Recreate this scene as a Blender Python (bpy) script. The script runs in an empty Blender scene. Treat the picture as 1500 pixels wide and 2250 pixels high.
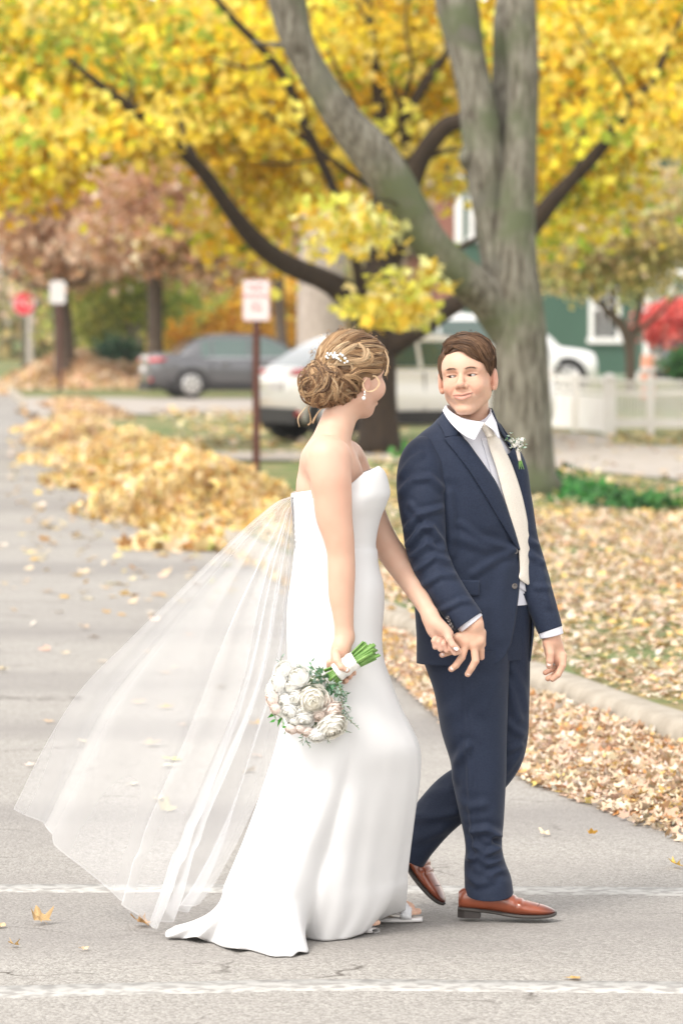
import bpy, math, random
import numpy as np
from mathutils import Vector, Matrix
rng = np.random.default_rng(7); random.seed(7)
SC = bpy.context.scene
COL = SC.collection
# ------------------------------------------------------------------ camera
F = 8437.0; CX = 750.0; HY = 715.0; HC = 1.80      # focal length in photo pixels, horizon row, eye height
cd = bpy.data.cameras.new("camera"); cam = bpy.data.objects.new("camera", cd); COL.objects.link(cam)
cd.sensor_fit = 'VERTICAL'; cd.sensor_height = 36.0; cd.sensor_width = 24.0; cd.lens = 135.0
cam.location = (0, 0, HC); cam.rotation_euler = (math.radians(90), 0, 0)
cd.shift_y = -(1125 - HY) / 2250.0
cd.clip_start = 0.5; cd.clip_end = 3000
cd.dof.use_dof = True; cd.dof.focus_distance = 11.45; cd.dof.aperture_fstop = 4.4
SC.camera = cam
# ------------------------------------------------------------------ sky and sun
SUN_EL = math.radians(52); SUN_AZ = math.radians(222)   # high soft sun behind thin cloud
w = bpy.data.worlds.new("World"); SC.world = w; w.use_nodes = True
nt = w.node_tree; bg = nt.nodes['Background']
sky = nt.nodes.new('ShaderNodeTexSky'); sky.sky_type = 'NISHITA'; sky.sun_disc = False
sky.sun_elevation = SUN_EL; sky.sun_rotation = SUN_AZ; sky.dust_density = 1.0; sky.air_density = 1.0
hs = nt.nodes.new('ShaderNodeHueSaturation'); hs.inputs['Saturation'].default_value = 0.16; hs.inputs['Value'].default_value = 1.0
nt.links.new(sky.outputs[0], hs.inputs['Color'])
wm = nt.nodes.new('ShaderNodeMix'); wm.data_type = 'RGBA'; wm.blend_type = 'MULTIPLY'; wm.inputs[0].default_value = 1
wm.inputs[7].default_value = (1.0, 0.955, 0.90, 1)
nt.links.new(hs.outputs[0], wm.inputs[6]); nt.links.new(wm.outputs[2], bg.inputs[0]); bg.inputs[1].default_value = 0.15
sd = bpy.data.lights.new("sun", 'SUN'); sun = bpy.data.objects.new("sun", sd); COL.objects.link(sun)
sd.energy = 1.0; sd.angle = math.radians(18); sd.color = (1.0, 0.95, 0.88)
SDIR = Vector((math.sin(SUN_AZ) * math.cos(SUN_EL), math.cos(SUN_AZ) * math.cos(SUN_EL), math.sin(SUN_EL)))
sun.rotation_euler = SDIR.to_track_quat('Z', 'Y').to_euler()
SC.view_settings.view_transform = 'Standard'; SC.view_settings.look = 'None'
SC.view_settings.gamma = 1.0; SC.view_settings.exposure = 1.47
try:
    SC.cycles.max_bounces = 8; SC.cycles.transparent_max_bounces = 24; SC.cycles.transmission_bounces = 4
except Exception: pass

# ------------------------------------------------------------------ helpers
def P(px, py, Y):
    return np.array([(px - CX) * Y / F, Y, HC - (py - HY) * Y / F])
def G(px, py, z=0.0):
    Y = F * (HC - z) / (py - HY)
    return np.array([(px - CX) * Y / F, Y, z])
def wloc(o):
    v = Vector((0, 0, 0))
    while o is not None: v += o.location; o = o.parent
    return v
def tag(o, label=None, cat=None, group=None, kind=None):
    if label: o['label'] = label
    if cat: o['category'] = cat
    if group: o['group'] = group
    if kind: o['kind'] = kind
    return o
def thing(name, loc, label, cat, group=None):
    o = bpy.data.objects.new(name, None); COL.objects.link(o); o.location = tuple(float(v) for v in loc)
    o.empty_display_size = .2
    return tag(o, label, cat, group)
def mesh_obj(name, verts, faces, mat=None, parent=None, smooth=True, cols=None, fmats=None, mats=None, origin=None, local=False):
    """verts in world space; faces: list or int array (M,k)."""
    verts = np.asarray(verts, dtype=np.float64)
    me = bpy.data.meshes.new(name)
    base = np.zeros(3)
    if parent is not None: base = np.array(wloc(parent))
    if local: base = np.zeros(3)
    org = np.zeros(3) if origin is None else np.asarray(origin) - (base if parent is not None else 0)
    v = verts - (0 if local else base) - org
    if isinstance(faces, np.ndarray):
        n, k = faces.shape
        me.vertices.add(len(v)); me.vertices.foreach_set('co', v.astype(np.float32).ravel())
        me.loops.add(n * k); me.loops.foreach_set('vertex_index', faces.astype(np.int32).ravel())
        me.polygons.add(n); me.polygons.foreach_set('loop_start', (np.arange(n) * k).astype(np.int32))
        me.update(calc_edges=True)
    else:
        me.from_pydata([tuple(x) for x in v], [], [tuple(int(i) for i in f) for f in faces]); me.update()
    if mats:
        for m in mats: me.materials.append(m)
        if fmats is not None: me.polygons.foreach_set('material_index', np.asarray(fmats, dtype=np.int32))
    elif mat: me.materials.append(mat)
    if smooth: me.polygons.foreach_set('use_smooth', np.ones(len(me.polygons), dtype=bool))
    if cols is not None:
        a = me.attributes.new('Col', 'FLOAT_COLOR', 'POINT')
        c = np.asarray(cols, dtype=np.float32)
        if c.shape[1] == 3: c = np.concatenate([c, np.ones((len(c), 1), np.float32)], 1)
        a.data.foreach_set('color', c.ravel())
    me.validate()
    o = bpy.data.objects.new(name, me); COL.objects.link(o)
    if parent is not None: o.parent = parent
    o.location = tuple(float(x) for x in org)
    return o
class MB:
    """collects pieces of ONE mesh"""
    def __init__(s): s.v = []; s.f = []; s.n = 0; s.c = []; s.m = []
    def add(s, v, f, col=None, mi=0):
        v = np.asarray(v, float); f = [tuple(int(i) + s.n for i in q) for q in f]
        s.v.append(v); s.f += f; s.n += len(v); s.m += [mi] * len(f)
        if col is not None: s.c.append(np.tile(np.asarray(col, float)[:3], (len(v), 1)) if np.ndim(col) == 1 else np.asarray(col, float))
        return s
    def box(s, lo, hi, mi=0, col=None, bev=0):
        lo = np.array(lo, float); hi = np.array(hi, float)
        v = np.array([[x, y, z] for x in (lo[0], hi[0]) for y in (lo[1], hi[1]) for z in (lo[2], hi[2])])
        f = [(0, 1, 3, 2), (4, 6, 7, 5), (0, 4, 5, 1), (2, 3, 7, 6), (0, 2, 6, 4), (1, 5, 7, 3)]
        return s.add(v, f, col, mi)
    def obj(s, name, mat=None, parent=None, smooth=False, mats=None, origin=None):
        return mesh_obj(name, np.concatenate(s.v), s.f, mat, parent, smooth, np.concatenate(s.c) if s.c else None, s.m if mats else None, mats, origin)
def prism(poly, vec):
    """polygon (N,3) extruded along vec, closed"""
    poly = np.asarray(poly, float); n = len(poly); v = np.concatenate([poly, poly + np.asarray(vec, float)])
    f = [tuple(range(n - 1, -1, -1)), tuple(range(n, 2 * n))] + [(i, (i + 1) % n, (i + 1) % n + n, i + n) for i in range(n)]
    return v, f
def cr(pts, n):
    """Catmull-Rom through pts (N,k) -> n samples evenly spaced in parameter"""
    p = np.asarray(pts, float); N = len(p)
    if N == 2: t = np.linspace(0, 1, n)[:, None]; return p[0] * (1 - t) + p[1] * t
    q = np.concatenate([[2 * p[0] - p[1]], p, [2 * p[-1] - p[-2]]])
    d = np.linalg.norm(np.diff(p[:, :min(3, p.shape[1])], axis=0), axis=1) + 1e-9; s = np.concatenate([[0], np.cumsum(d)])
    u = np.linspace(0, s[-1], n); i = np.clip(np.searchsorted(s, u, side='right') - 1, 0, N - 2); t = ((u - s[i]) / d[i])[:, None]
    a, b, c, e = q[i], q[i + 1], q[i + 2], q[i + 3]
    m1 = (c - a) / 2; m2 = (e - b) / 2
    # centripetal-like damping
    return (2*t**3-3*t**2+1)*b + (t**3-2*t**2+t)*m1 + (-2*t**3+3*t**2)*c + (t**3-t**2)*m2
def lerp1(x, xs, ys): return np.interp(x, xs, ys)
def grid_faces(nu, nv, wrap=False):
    """vertices indexed i*nv+j; i in nu, j in nv"""
    i = np.arange(nu - 1)[:, None]; j = np.arange(nv if wrap else nv - 1)[None, :]; j2 = (j + 1) % nv
    return np.stack([i * nv + j, i * nv + j2, (i + 1) * nv + j2, (i + 1) * nv + j], -1).reshape(-1, 4)
def frames(c):
    t = np.gradient(c, axis=0); t /= np.linalg.norm(t, axis=1)[:, None] + 1e-12
    ref = np.array([0, -1.0, 0]); out = []
    n = ref - t[0] * ref.dot(t[0])
    if np.linalg.norm(n) < .1: n = np.array([1.0, 0, 0]) - t[0] * t[0][0]
    n /= np.linalg.norm(n)
    for k in range(len(c)):
        n = n - t[k] * n.dot(t[k]); n /= np.linalg.norm(n) + 1e-12; out.append(n)
    n = np.array(out); b = np.cross(t, n); return t, n, b
def tube(pts, rad, nr=24, ns=12, disp=None, cap=True, flat=1.0):
    """pts (k,3), rad k ; returns verts, faces. n-axis = toward -Y (camera side) scaled by flat"""
    k = len(pts); P4 = np.column_stack([pts, rad]); S = cr(P4, nr); c = S[:, :3]; r = np.maximum(S[:, 3], 1e-4)
    t, n, b = frames(c); a = np.linspace(0, 2 * np.pi, ns, endpoint=False)
    R = r[:, None] * np.ones(ns)
    if disp is not None: R = R + disp(np.linspace(0, 1, nr)[:, None], a[None, :], c)
    V = c[:, None, :] + (np.cos(a)[None, :, None] * b[:, None, :] + flat * np.sin(a)[None, :, None] * n[:, None, :]) * R[..., None]
    v = V.reshape(-1, 3); f = [tuple(q) for q in grid_faces(nr, ns, True)]
    if cap:
        f.append(tuple(range(ns - 1, -1, -1))); f.append(tuple(range((nr - 1) * ns, nr * ns)))
    return v, f
# cheap smooth 3-D value noise for shaping geometry
def vnoise(p, scale=1.0, seed=0):
    p = np.asarray(p, float) * scale; i = np.floor(p).astype(np.int64); f = p - i; f = f * f * (3 - 2 * f)
    def h(x, y, z):
        n = (x * 374761393 + y * 668265263 + z * 2147483647 + seed * 974634777) & 0xffffffff
        n = ((n ^ (n >> 13)) * 1274126177) & 0xffffffff; n = (n ^ (n >> 16)) & 0xffffffff
        return n / 4294967295.0 * 2 - 1
    X, Y, Z = i[..., 0], i[..., 1], i[..., 2]; fx, fy, fz = f[..., 0], f[..., 1], f[..., 2]
    l = lambda a, b, t: a + (b - a) * t
    return l(l(l(h(X, Y, Z), h(X+1, Y, Z), fx), l(h(X, Y+1, Z), h(X+1, Y+1, Z), fx), fy),
             l(l(h(X, Y, Z+1), h(X+1, Y, Z+1), fx), l(h(X, Y+1, Z+1), h(X+1, Y+1, Z+1), fx), fy), fz)

# ------------------------------------------------------------------ materials
def mat(name, col=(.5, .5, .5), rough=.6, col2=None, nscale=5, ncontrast=(.35, .65), bump=None, attr=False, metal=0, sheen=0, sss=0, sssr=(.01, .004, .002),
        transl=0, alpha=None, coat=0, spec=.5, vscale=None, detail=5, stretch=None, attr_noise=.0, ior=None):
    m = bpy.data.materials.new(name); m.use_nodes = True; n = m.node_tree; b = n.nodes['Principled BSDF']; out = n.nodes['Material Output']
    L = n.links.new
    b.inputs['Roughness'].default_value = rough; b.inputs['Metallic'].default_value = metal
    b.inputs['Specular IOR Level'].default_value = spec
    tc = n.nodes.new('ShaderNodeTexCoord'); vec = tc.outputs['Object']
    if stretch:
        mp = n.nodes.new('ShaderNodeMapping'); mp.inputs['Scale'].default_value = stretch; L(vec, mp.inputs[0]); vec = mp.outputs[0]
    src = None
    if attr:
        at = n.nodes.new('ShaderNodeAttribute'); at.attribute_name = 'Col'; src = at.outputs['Color']
    else:
        rg = n.nodes.new('ShaderNodeRGB'); rg.outputs[0].default_value = (*col, 1); src = rg.outputs[0]
    if col2 is not None or attr_noise:
        nz = n.nodes.new('ShaderNodeTexNoise'); nz.inputs['Scale'].default_value = nscale; nz.inputs['Detail'].default_value = detail; L(vec, nz.inputs['Vector'])
        mr = n.nodes.new('ShaderNodeMapRange'); mr.inputs[1].default_value = ncontrast[0]; mr.inputs[2].default_value = ncontrast[1]; L(nz.outputs['Fac'], mr.inputs[0])
        mx = n.nodes.new('ShaderNodeMix'); mx.data_type = 'RGBA'; L(mr.outputs[0], mx.inputs[0]); L(src, mx.inputs[6])
        if attr_noise:
            mx2 = n.nodes.new('ShaderNodeMix'); mx2.data_type = 'RGBA'; mx2.blend_type = 'MULTIPLY'; mx2.inputs[0].default_value = 1; L(src, mx2.inputs[6])
            mx2.inputs[7].default_value = (1 - attr_noise,) * 3 + (1,); L(mx2.outputs[2], mx.inputs[7])
        else: mx.inputs[7].default_value = (*col2, 1)
        src = mx.outputs[2]
    L(src, b.inputs['Base Color'])
    if sheen: b.inputs['Sheen Weight'].default_value = sheen; b.inputs['Sheen Roughness'].default_value = .4
    if coat: b.inputs['Coat Weight'].default_value = coat; b.inputs['Coat Roughness'].default_value = .05
    if sss:
        b.inputs['Subsurface Weight'].default_value = sss; b.inputs['Subsurface Radius'].default_value = (1, .35, .2); b.inputs['Subsurface Scale'].default_value = sssr[0]
    if bump:
        bn = n.nodes.new('ShaderNodeTexNoise'); bn.inputs['Scale'].default_value = bump[0]; bn.inputs['Detail'].default_value = 6; L(vec, bn.inputs['Vector'])
        bp = n.nodes.new('ShaderNodeBump'); bp.inputs['Strength'].default_value = bump[1]; bp.inputs['Distance'].default_value = bump[2] if len(bump) > 2 else .01
        L(bn.outputs['Fac'], bp.inputs['Height']); L(bp.outputs[0], b.inputs['Normal'])
    last = b.outputs[0]
    if transl:
        tr = n.nodes.new('ShaderNodeBsdfTranslucent'); L(src, tr.inputs[0]); ms = n.nodes.new('ShaderNodeMixShader'); ms.inputs[0].default_value = transl
        L(b.outputs[0], ms.inputs[1]); L(tr.outputs[0], ms.inputs[2]); last = ms.outputs[0]; L(last, out.inputs[0])
    if alpha is not None:
        tp = n.nodes.new('ShaderNodeBsdfTransparent'); ms = n.nodes.new('ShaderNodeMixShader'); ms.inputs[0].default_value = alpha
        L(tp.outputs[0], ms.inputs[1]); L(last, ms.inputs[2]); L(ms.outputs[0], out.inputs[0])
    return m
# ================================================================== ground
def asphalt(name):
    m = bpy.data.materials.new(name); m.use_nodes = True; n = m.node_tree; b = n.nodes['Principled BSDF']; L = n.links.new
    tc = n.nodes.new('ShaderNodeTexCoord'); V = tc.outputs['Object']
    def noise(s, d=4, r=.6):
        x = n.nodes.new('ShaderNodeTexNoise'); x.inputs['Scale'].default_value = s; x.inputs['Detail'].default_value = d; x.inputs['Roughness'].default_value = r; L(V, x.inputs[0]); return x.outputs['Fac']
    def rng_(f, a, b_, c=0, d=1):
        x = n.nodes.new('ShaderNodeMapRange'); x.inputs[1].default_value = a; x.inputs[2].default_value = b_; x.inputs[3].default_value = c; x.inputs[4].default_value = d; L(f, x.inputs[0]); return x.outputs[0]
    def mix(f, a, b_, mode='MIX'):
        x = n.nodes.new('ShaderNodeMix'); x.data_type = 'RGBA'; x.blend_type = mode
        for s, val in ((0, f), (6, a), (7, b_)):
            if isinstance(val, (tuple, float, int)): x.inputs[s].default_value = val if s == 0 else (*val, 1)
            else: L(val, x.inputs[s])
        return x.outputs[2]
    # aggregate stones
    vo = n.nodes.new('ShaderNodeTexVoronoi'); vo.inputs['Scale'].default_value = 110; L(V, vo.inputs['Vector'])
    sep = n.nodes.new('ShaderNodeSeparateColor'); L(vo.outputs['Color'], sep.inputs[0])
    c = mix(rng_(sep.outputs[0], .0, 1.0), (.255, .240, .218), (.48, .458, .425))
    c = mix(rng_(noise(420, 2), .54, .68), c, (.10, .085, .072))
    c = mix(rng_(noise(1.1, 6), .35, .65, 0, .35), c, (.31, .288, .265))
    c = mix(rng_(noise(26, 4), .62, .74, 0, .6), c, (.13, .115, .10))
    # weathered cracks
    dn = n.nodes.new('ShaderNodeTexNoise'); dn.inputs['Scale'].default_value = 1.7; dn.inputs['Detail'].default_value = 8; L(V, dn.inputs[0])
    ad = n.nodes.new('ShaderNodeVectorMath'); ad.operation = 'MULTIPLY_ADD'; L(dn.outputs['Color'], ad.inputs[0]); ad.inputs[1].default_value = (1.1, 1.1, 0); L(V, ad.inputs[2])
    vc = n.nodes.new('ShaderNodeTexVoronoi'); vc.feature = 'DISTANCE_TO_EDGE'; vc.inputs['Scale'].default_value = 1.05; L(ad.outputs[0], vc.inputs['Vector'])
    ck = rng_(vc.outputs['Distance'], 0.0, .012, 1, 0)
    mm = n.nodes.new('ShaderNodeMath'); mm.operation = 'MULTIPLY'; L(ck, mm.inputs[0]); L(rng_(noise(2.3, 5), .5, .62), mm.inputs[1])
    c = mix(mm.outputs[0], c, (.075, .062, .05))
    # patched, darker old sheet further along the street: broad stained bands across it
    mp = n.nodes.new('ShaderNodeMapping'); mp.inputs['Scale'].default_value = (.12, .55, 1); L(V, mp.inputs[0])
    sn = n.nodes.new('ShaderNodeTexNoise'); sn.inputs['Scale'].default_value = 1.0; sn.inputs['Detail'].default_value = 4; L(mp.outputs[0], sn.inputs[0])
    c = mix(rng_(sn.outputs['Fac'], .45, .62, 0, .6), c, (.22, .205, .195))
    L(c, b.inputs['Base Color']); b.inputs['Roughness'].default_value = .85; b.inputs['Specular IOR Level'].default_value = .3
    bp = n.nodes.new('ShaderNodeBump'); bp.inputs['Strength'].default_value = .7; bp.inputs['Distance'].default_value = .004
    L(vo.outputs['Distance'], bp.inputs['Height']); bp.invert = True
    bp2 = n.nodes.new('ShaderNodeBump'); bp2.inputs['Strength'].default_value = .6; bp2.inputs['Distance'].default_value = .006; L(noise(60, 5), bp2.inputs['Height']); L(bp.outputs[0], bp2.inputs['Normal'])
    L(bp2.outputs[0], b.inputs['Normal'])
    return m
M_ASPH = asphalt('asphalt')
M_LAWN = mat('lawn', (.10, .165, .04), .9, (.27, .22, .10), 2.2, (.42, .62), bump=(60, .6, .03))
M_GROUND = mat('far_ground', (.14, .15, .06), .95, (.24, .20, .10), .6, (.4, .6))
M_CONC = mat('concrete', (.42, .38, .34), .85, (.33, .29, .25), 4, (.35, .7), bump=(80, .3, .004))
M_KERB = mat('kerb_concrete', (.42, .375, .31), .9, (.27, .235, .185), 7, (.3, .7), bump=(60, .6, .006))
def paint_mat():
    m = mat('road_paint', (.45, .44, .415), .7, (.29, .278, .26), 22, (.44, .60), bump=(150, .5, .003), detail=8)
    return m
M_PAINT = paint_mat()
KL = np.array([(40, 11.9), (9, 12.1), (4.5, 12.5), (2.7, 13.3), (1.9, 14.4), (1.48, 15.7), (1.0, 17.8), (.2, 22.5), (-1.2, 32.7), (-3.6, 53), (-9.2, 105), (-11.5, 126), (-30, 300), (-62, 600)], float)
def kerbX(y): return np.interp(y, KL[::1, 1], KL[:, 0])
ZV = .13
def H(x, y):
    x = np.asarray(x, float); y = np.asarray(y, float)
    s = np.clip((y - 62) / 16, 0, 1); s = s * s * (3 - 2 * s); t = np.clip((x + .5) / 3, 0, 1); t = t * t * (3 - 2 * t)
    return ZV + .3 * s * t + .012 * np.sin(x * 1.3 + y * .4) * np.clip((x - kerbX(y)) - .3, 0, 1)
# ground sheet to the horizon, street sheet on top
gv = np.array([[-900, -60, -.01], [900, -60, -.01], [900, 1800, -.01], [-900, 1800, -.01]], float)
o = mesh_obj('ground', gv, [(0, 1, 2, 3)], M_GROUND, smooth=False); tag(o, kind='structure')
mb = MB(); ys = np.concatenate([np.linspace(-20, 60, 60), np.linspace(64, 600, 60)]); xs = np.linspace(-1, 1, 9)
rv = []
for y in ys:
    xr = (kerbX(y) + .02) if y > 11.9 else 60
    if 11.9 < y < 12.5: xr = kerbX(y)
    xl = -60 if y < 11 else kerbX(max(y, 20)) - 9.5
    rv.append([(xl + (xr - xl) * (a + 1) / 2, y, 0.0) for a in xs])
o = mesh_obj('road', np.array(rv).reshape(-1, 3), grid_faces(len(ys), 9), M_ASPH, smooth=False); tag(o, kind='structure')
# verge / lawn right of the kerb, as raised terrain
ys = np.concatenate([np.linspace(12.3, 60, 130), np.linspace(61, 140, 60), np.linspace(150, 600, 30)])
ts = np.concatenate([np.linspace(0, 1, 30) ** 1.5 * .12, np.linspace(.14, 1, 20)])
V = []
for y in ys:
    x0 = kerbX(y) + .17
    X = x0 + ts * 160; V.append(np.stack([X, np.full_like(X, y), H(X, y)], -1))
o = mesh_obj('verge', np.array(V).reshape(-1, 3), grid_faces(len(ys), len(ts)), M_LAWN); tag(o, kind='structure')
V = []
for y in ys:
    x0 = kerbX(max(y, 20)) - 9.5
    X = x0 - ts * 160; V.append(np.stack([X, np.full_like(X, y), np.full_like(X, ZV)], -1))
o = mesh_obj('far_verge', np.array(V).reshape(-1, 3), grid_faces(len(ys), len(ts)), M_LAWN); tag(o, kind='structure')
# kerb: rounded section swept along the kerb line
kc = cr(KL[:12], 260); tn = np.gradient(kc, axis=0); tn /= np.linalg.norm(tn, axis=1)[:, None]; nm = np.stack([tn[:, 1], -tn[:, 0]], -1)  # points to verge side?
if nm[150, 0] < 0: nm = -nm
sec = [(0, -.02), (.0, .0), (.012, .10), (.03, .135), (.06, .148), (.13, .15), (.165, .148), (.18, .135), (.185, 0)]
V = np.array([[(kc[i, 0] + nm[i, 0] * a, kc[i, 1] + nm[i, 1] * a, h) for a, h in sec] for i in range(len(kc))]).reshape(-1, 3)
V[:, 2] += .004 * vnoise(V, 3.0); V[:, 0] += .006 * vnoise(V, 1.2, 3)
o = mesh_obj('kerb', V, grid_faces(len(kc), len(sec)), M_KERB); tag(o, kind='structure')
# crosswalk lines (worn thermoplastic bands across the street)
def band(name, pts, wpx, label):
    c = cr(np.array([G(x, y, .004) for x, y in pts]), 90)
    up = np.array([G(x, y - wpx / 2, .004)[1] - G(x, y + wpx / 2, .004)[1] for x, y in pts]).mean()
    e = .004 * np.array([vnoise(np.array([[c[i, 0] * 9, 0, j]]), 1.0, 5)[0] for i in range(90) for j in (0, 1)]).reshape(90, 2)
    V = np.stack([np.stack([c[:, 0], c[:, 1] + s_ * (up / 2 + g_) + e[:, k_], c[:, 2] * 0 + h_], -1) for s_, g_, h_, k_ in ((-1, .002, -.002, 0), (-1, 0, .003, 0), (1, 0, .003, 1), (1, .002, -.002, 1))], 1)
    o = mesh_obj(name, V.reshape(-1, 3), grid_faces(90, 4), M_PAINT, smooth=False); return tag(o, label=label, kind='structure')
band('crosswalk_line', [(-2600, 1946), (-400, 1949), (300, 1950), (760, 1951), (1200, 1955), (1620, 1958)], 16, 'far white crosswalk line behind the man\'s shoes')
band('crosswalk_line', [(-2600, 2240), (-400, 2190), (0, 2177), (400, 2168), (700, 2162), (1100, 2164), (1500, 2168), (2400, 2176)], 24, 'near white crosswalk line in front of the couple')
def sheet(name, pix, z, m, zfun=None):
    pts = [G(x, y, z) for x, y in pix]; o = mesh_obj(name, np.array(pts), [tuple(range(len(pts)))], m, smooth=False); return tag(o, kind='structure')
# sidewalk + drive + apron, and the drive where the sedan stands
sheet('driveway', [(1560, 1062), (1230, 1026), (1000, 1015), (640, 1010), (430, 1009), (430, 993), (640, 990), (900, 984), (1160, 950), (1215, 946), (1330, 958), (1350, 975), (1560, 983)], ZV + .022, M_CONC)
sheet('path', [(60, 906), (320, 910), (700, 905), (900, 900), (900, 874), (700, 874), (330, 874), (60, 872)], ZV + .022, M_CONC)

# ------------------------------------------------------------------ leaves
LEAF6 = np.array([[0, 0, 0], [-.42, .35, .10], [-.30, .85, .05], [0, 1.1, -.05], [.30, .85, .05], [.42, .35, .10], [0, .5, 0]])
LF6 = np.array([[0, 6, 2, 1], [6, 3, 2, 2], [0, 5, 4, 6], [6, 4, 3, 3]])
# maple-like lobed leaf: centre + 15 rim points
_rim = []
for a, r in [(-90, .12), (-60, .42), (-38, .62), (-15, .55), (8, .78), (20, 1.0), (38, .62), (60, .60), (78, .92), (90, 1.12)]:
    _rim.append((r * math.cos(math.radians(a)), r * math.sin(math.radians(a))))
_rim = _rim + [(-x, y) for x, y in _rim[-2:0:-1]]
RIM = np.array(_rim)
def leaf_cloud(pos, size, cols, seed=1, maple=False, flatness=0.0, norm=None):
    """returns verts, faces(array), cols for len(pos) leaves with random turn; flatness 1 = lying on ground"""
    r = np.random.default_rng(seed); n = len(pos)
    if maple:
        base = np.concatenate([[[0, .25, .0]], np.column_stack([RIM, -.12 * (RIM[:, 0] ** 2) * 1.4])]); k = len(RIM)
        F_ = np.array([[0, i + 1, (i + 1) % k + 1] for i in range(k)])
    else:
        base = LEAF6.copy(); base[:, 1] -= .5
        F_ = np.array([[0, 6, 2], [0, 2, 1], [6, 3, 2], [0, 5, 4], [0, 4, 6], [6, 4, 3]])
    yaw = r.uniform(0, 2 * np.pi, n); tilt = np.arccos(r.uniform(-1, 1, n)) * (1 - flatness) + flatness * r.normal(0, .35, n); roll = r.uniform(0, 2 * np.pi, n)
    cy, sy, ct, st, cr_, sr = np.cos(yaw), np.sin(yaw), np.cos(tilt), np.sin(tilt), np.cos(roll), np.sin(roll)
    Z = np.zeros(n); O = np.ones(n)
    Rz = np.stack([np.stack([cy, -sy, Z], -1), np.stack([sy, cy, Z], -1), np.stack([Z, Z, O], -1)], 1)
    Rx = np.stack([np.stack([O, Z, Z], -1), np.stack([Z, ct, -st], -1), np.stack([Z, st, ct], -1)], 1)
    R2 = np.stack([np.stack([cr_, -sr, Z], -1), np.stack([sr, cr_, Z], -1), np.stack([Z, Z, O], -1)], 1)
    R = Rz @ Rx @ R2
    curl = r.uniform(-.6, 1.2, n)
    B = np.repeat(base[None], n, 0).copy(); B[:, :, 2] += curl[:, None] * (B[:, :, 0] ** 2 + .5 * B[:, :, 1] ** 2) * .6
    V = np.einsum('nij,nkj->nki', R, B) * np.asarray(size).reshape(-1, 1, 1) + pos[:, None, :]
    k = len(base); Fc = (F_[None] + (np.arange(n) * k)[:, None, None]).reshape(-1, 3)
    C = np.repeat(np.asarray(cols)[:, None, :], k, 1)
    return V.reshape(-1, 3), Fc, C.reshape(-1, 3)
def pal(cols, n, seed=0, jit=.12):
    r = np.random.default_rng(seed * 31 + 977); c = np.array([x[:3] for x in cols]); w_ = np.array([x[3] for x in cols]); i = r.choice(len(c), n, p=w_ / w_.sum())
    return np.clip(c[i] * (1 + r.normal(0, jit, (n, 1))) * (1 + r.normal(0, .04, (n, 3))), 0.004, .95)
M_LEAF = mat('leaf', attr=True, rough=.55, transl=.5, spec=.4)
M_DRYLEAF = mat('dry_leaf', attr=True, rough=.7, transl=.12, spec=.3)
DRY = [(.60, .46, .33, 4), (.52, .39, .26, 3), (.66, .54, .41, 3), (.46, .29, .16, 1.6), (.64, .45, .16, .9), (.38, .20, .10, .8), (.68, .60, .50, 2), (.58, .28, .10, .4), (.22, .16, .10, .4)]
YEL = [(.82, .66, .32, 3), (.70, .50, .18, 4), (.70, .54, .27, 4), (.58, .35, .09, 3), (.64, .50, .30, 3), (.42, .23, .08, 1.6), (.42, .42, .14, .6), (.74, .62, .40, 1.5), (.26, .14, .05, .8)]
def poly_sample(pix, n, seed, z=0.0):
    """uniform ground samples inside a picture-space polygon projected on the ground"""
    r = np.random.default_rng(seed); q = np.array([G(x, y, z)[:2] for x, y in pix]); lo, hi = q.min(0), q.max(0); out = []
    tot = 0
    while tot < n:
        p = r.uniform(lo, hi, (n * 3, 2)); ins = np.zeros(len(p), bool); j = len(q) - 1
        for i in range(len(q)):
            a, b = q[i], q[j]; c = ((a[1] > p[:, 1]) != (b[1] > p[:, 1])) & (p[:, 0] < (b[0] - a[0]) * (p[:, 1] - a[1]) / (b[1] - a[1] + 1e-12) + a[0]); ins ^= c; j = i
        out.append(p[ins]); tot += ins.sum()
    return np.concatenate(out)[:n]
def gleaves(name, pix, n, size, palette, seed, z0=None, hmax=.05, clump=None, maple=True, flat=.8, label=None):
    p = poly_sample(pix, n, seed, .1 if z0 is None else z0); r = np.random.default_rng(seed + 5)
    if clump:
        d = vnoise(np.column_stack([p * clump, np.zeros(n)]), 1.0, seed); p = p[d > r.uniform(-1.0, .5, n)]
    if z0 is None:
        q_ = p[:, 0] - kerbX(p[:, 1]); p = p[(q_ < -.03) | (q_ > .22) | (r.uniform(0, 1, len(p)) < .06)]
    m_ = len(p); z = (H(p[:, 0], p[:, 1]) if z0 is None else np.full(m_, z0)) + .012 + r.uniform(0, 1, m_) ** 2 * hmax
    onk = p[:, 0] < kerbX(p[:, 1]) + .17
    if z0 is None: z = np.where(onk, np.where(p[:, 0] > kerbX(p[:, 1]), .155, .02) + r.uniform(0, 1, m_) ** 2 * hmax, z)
    V, Fc, C = leaf_cloud(np.column_stack([p, z]), r.uniform(.6, 1.15, m_) * size, pal(palette, m_, seed), seed, maple, flat)
    V[:, 2] = np.maximum(V[:, 2], .006)
    o = mesh_obj(name, V, Fc, M_DRYLEAF, cols=C, smooth=False); return tag(o, kind='stuff', label=label)
# parkway litter at the right, thick
gleaves('leaf_litter', [(1190, 1500), (840, 1400), (830, 1250), (1130, 1150), (1560, 1150), (1560, 1620)], 21000, .029, DRY + [(.70, .52, .22, 1.5)], 11, hmax=.03, flat=.8, clump=1.3)
gleaves('leaf_litter', [(840, 1390), (1560, 1390), (1560, 1130), (1130, 1130), (700, 1060), (560, 1180)], 8500, .040, DRY + YEL[1:2], 12, hmax=.035, flat=.8, clump=1.2)
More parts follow.
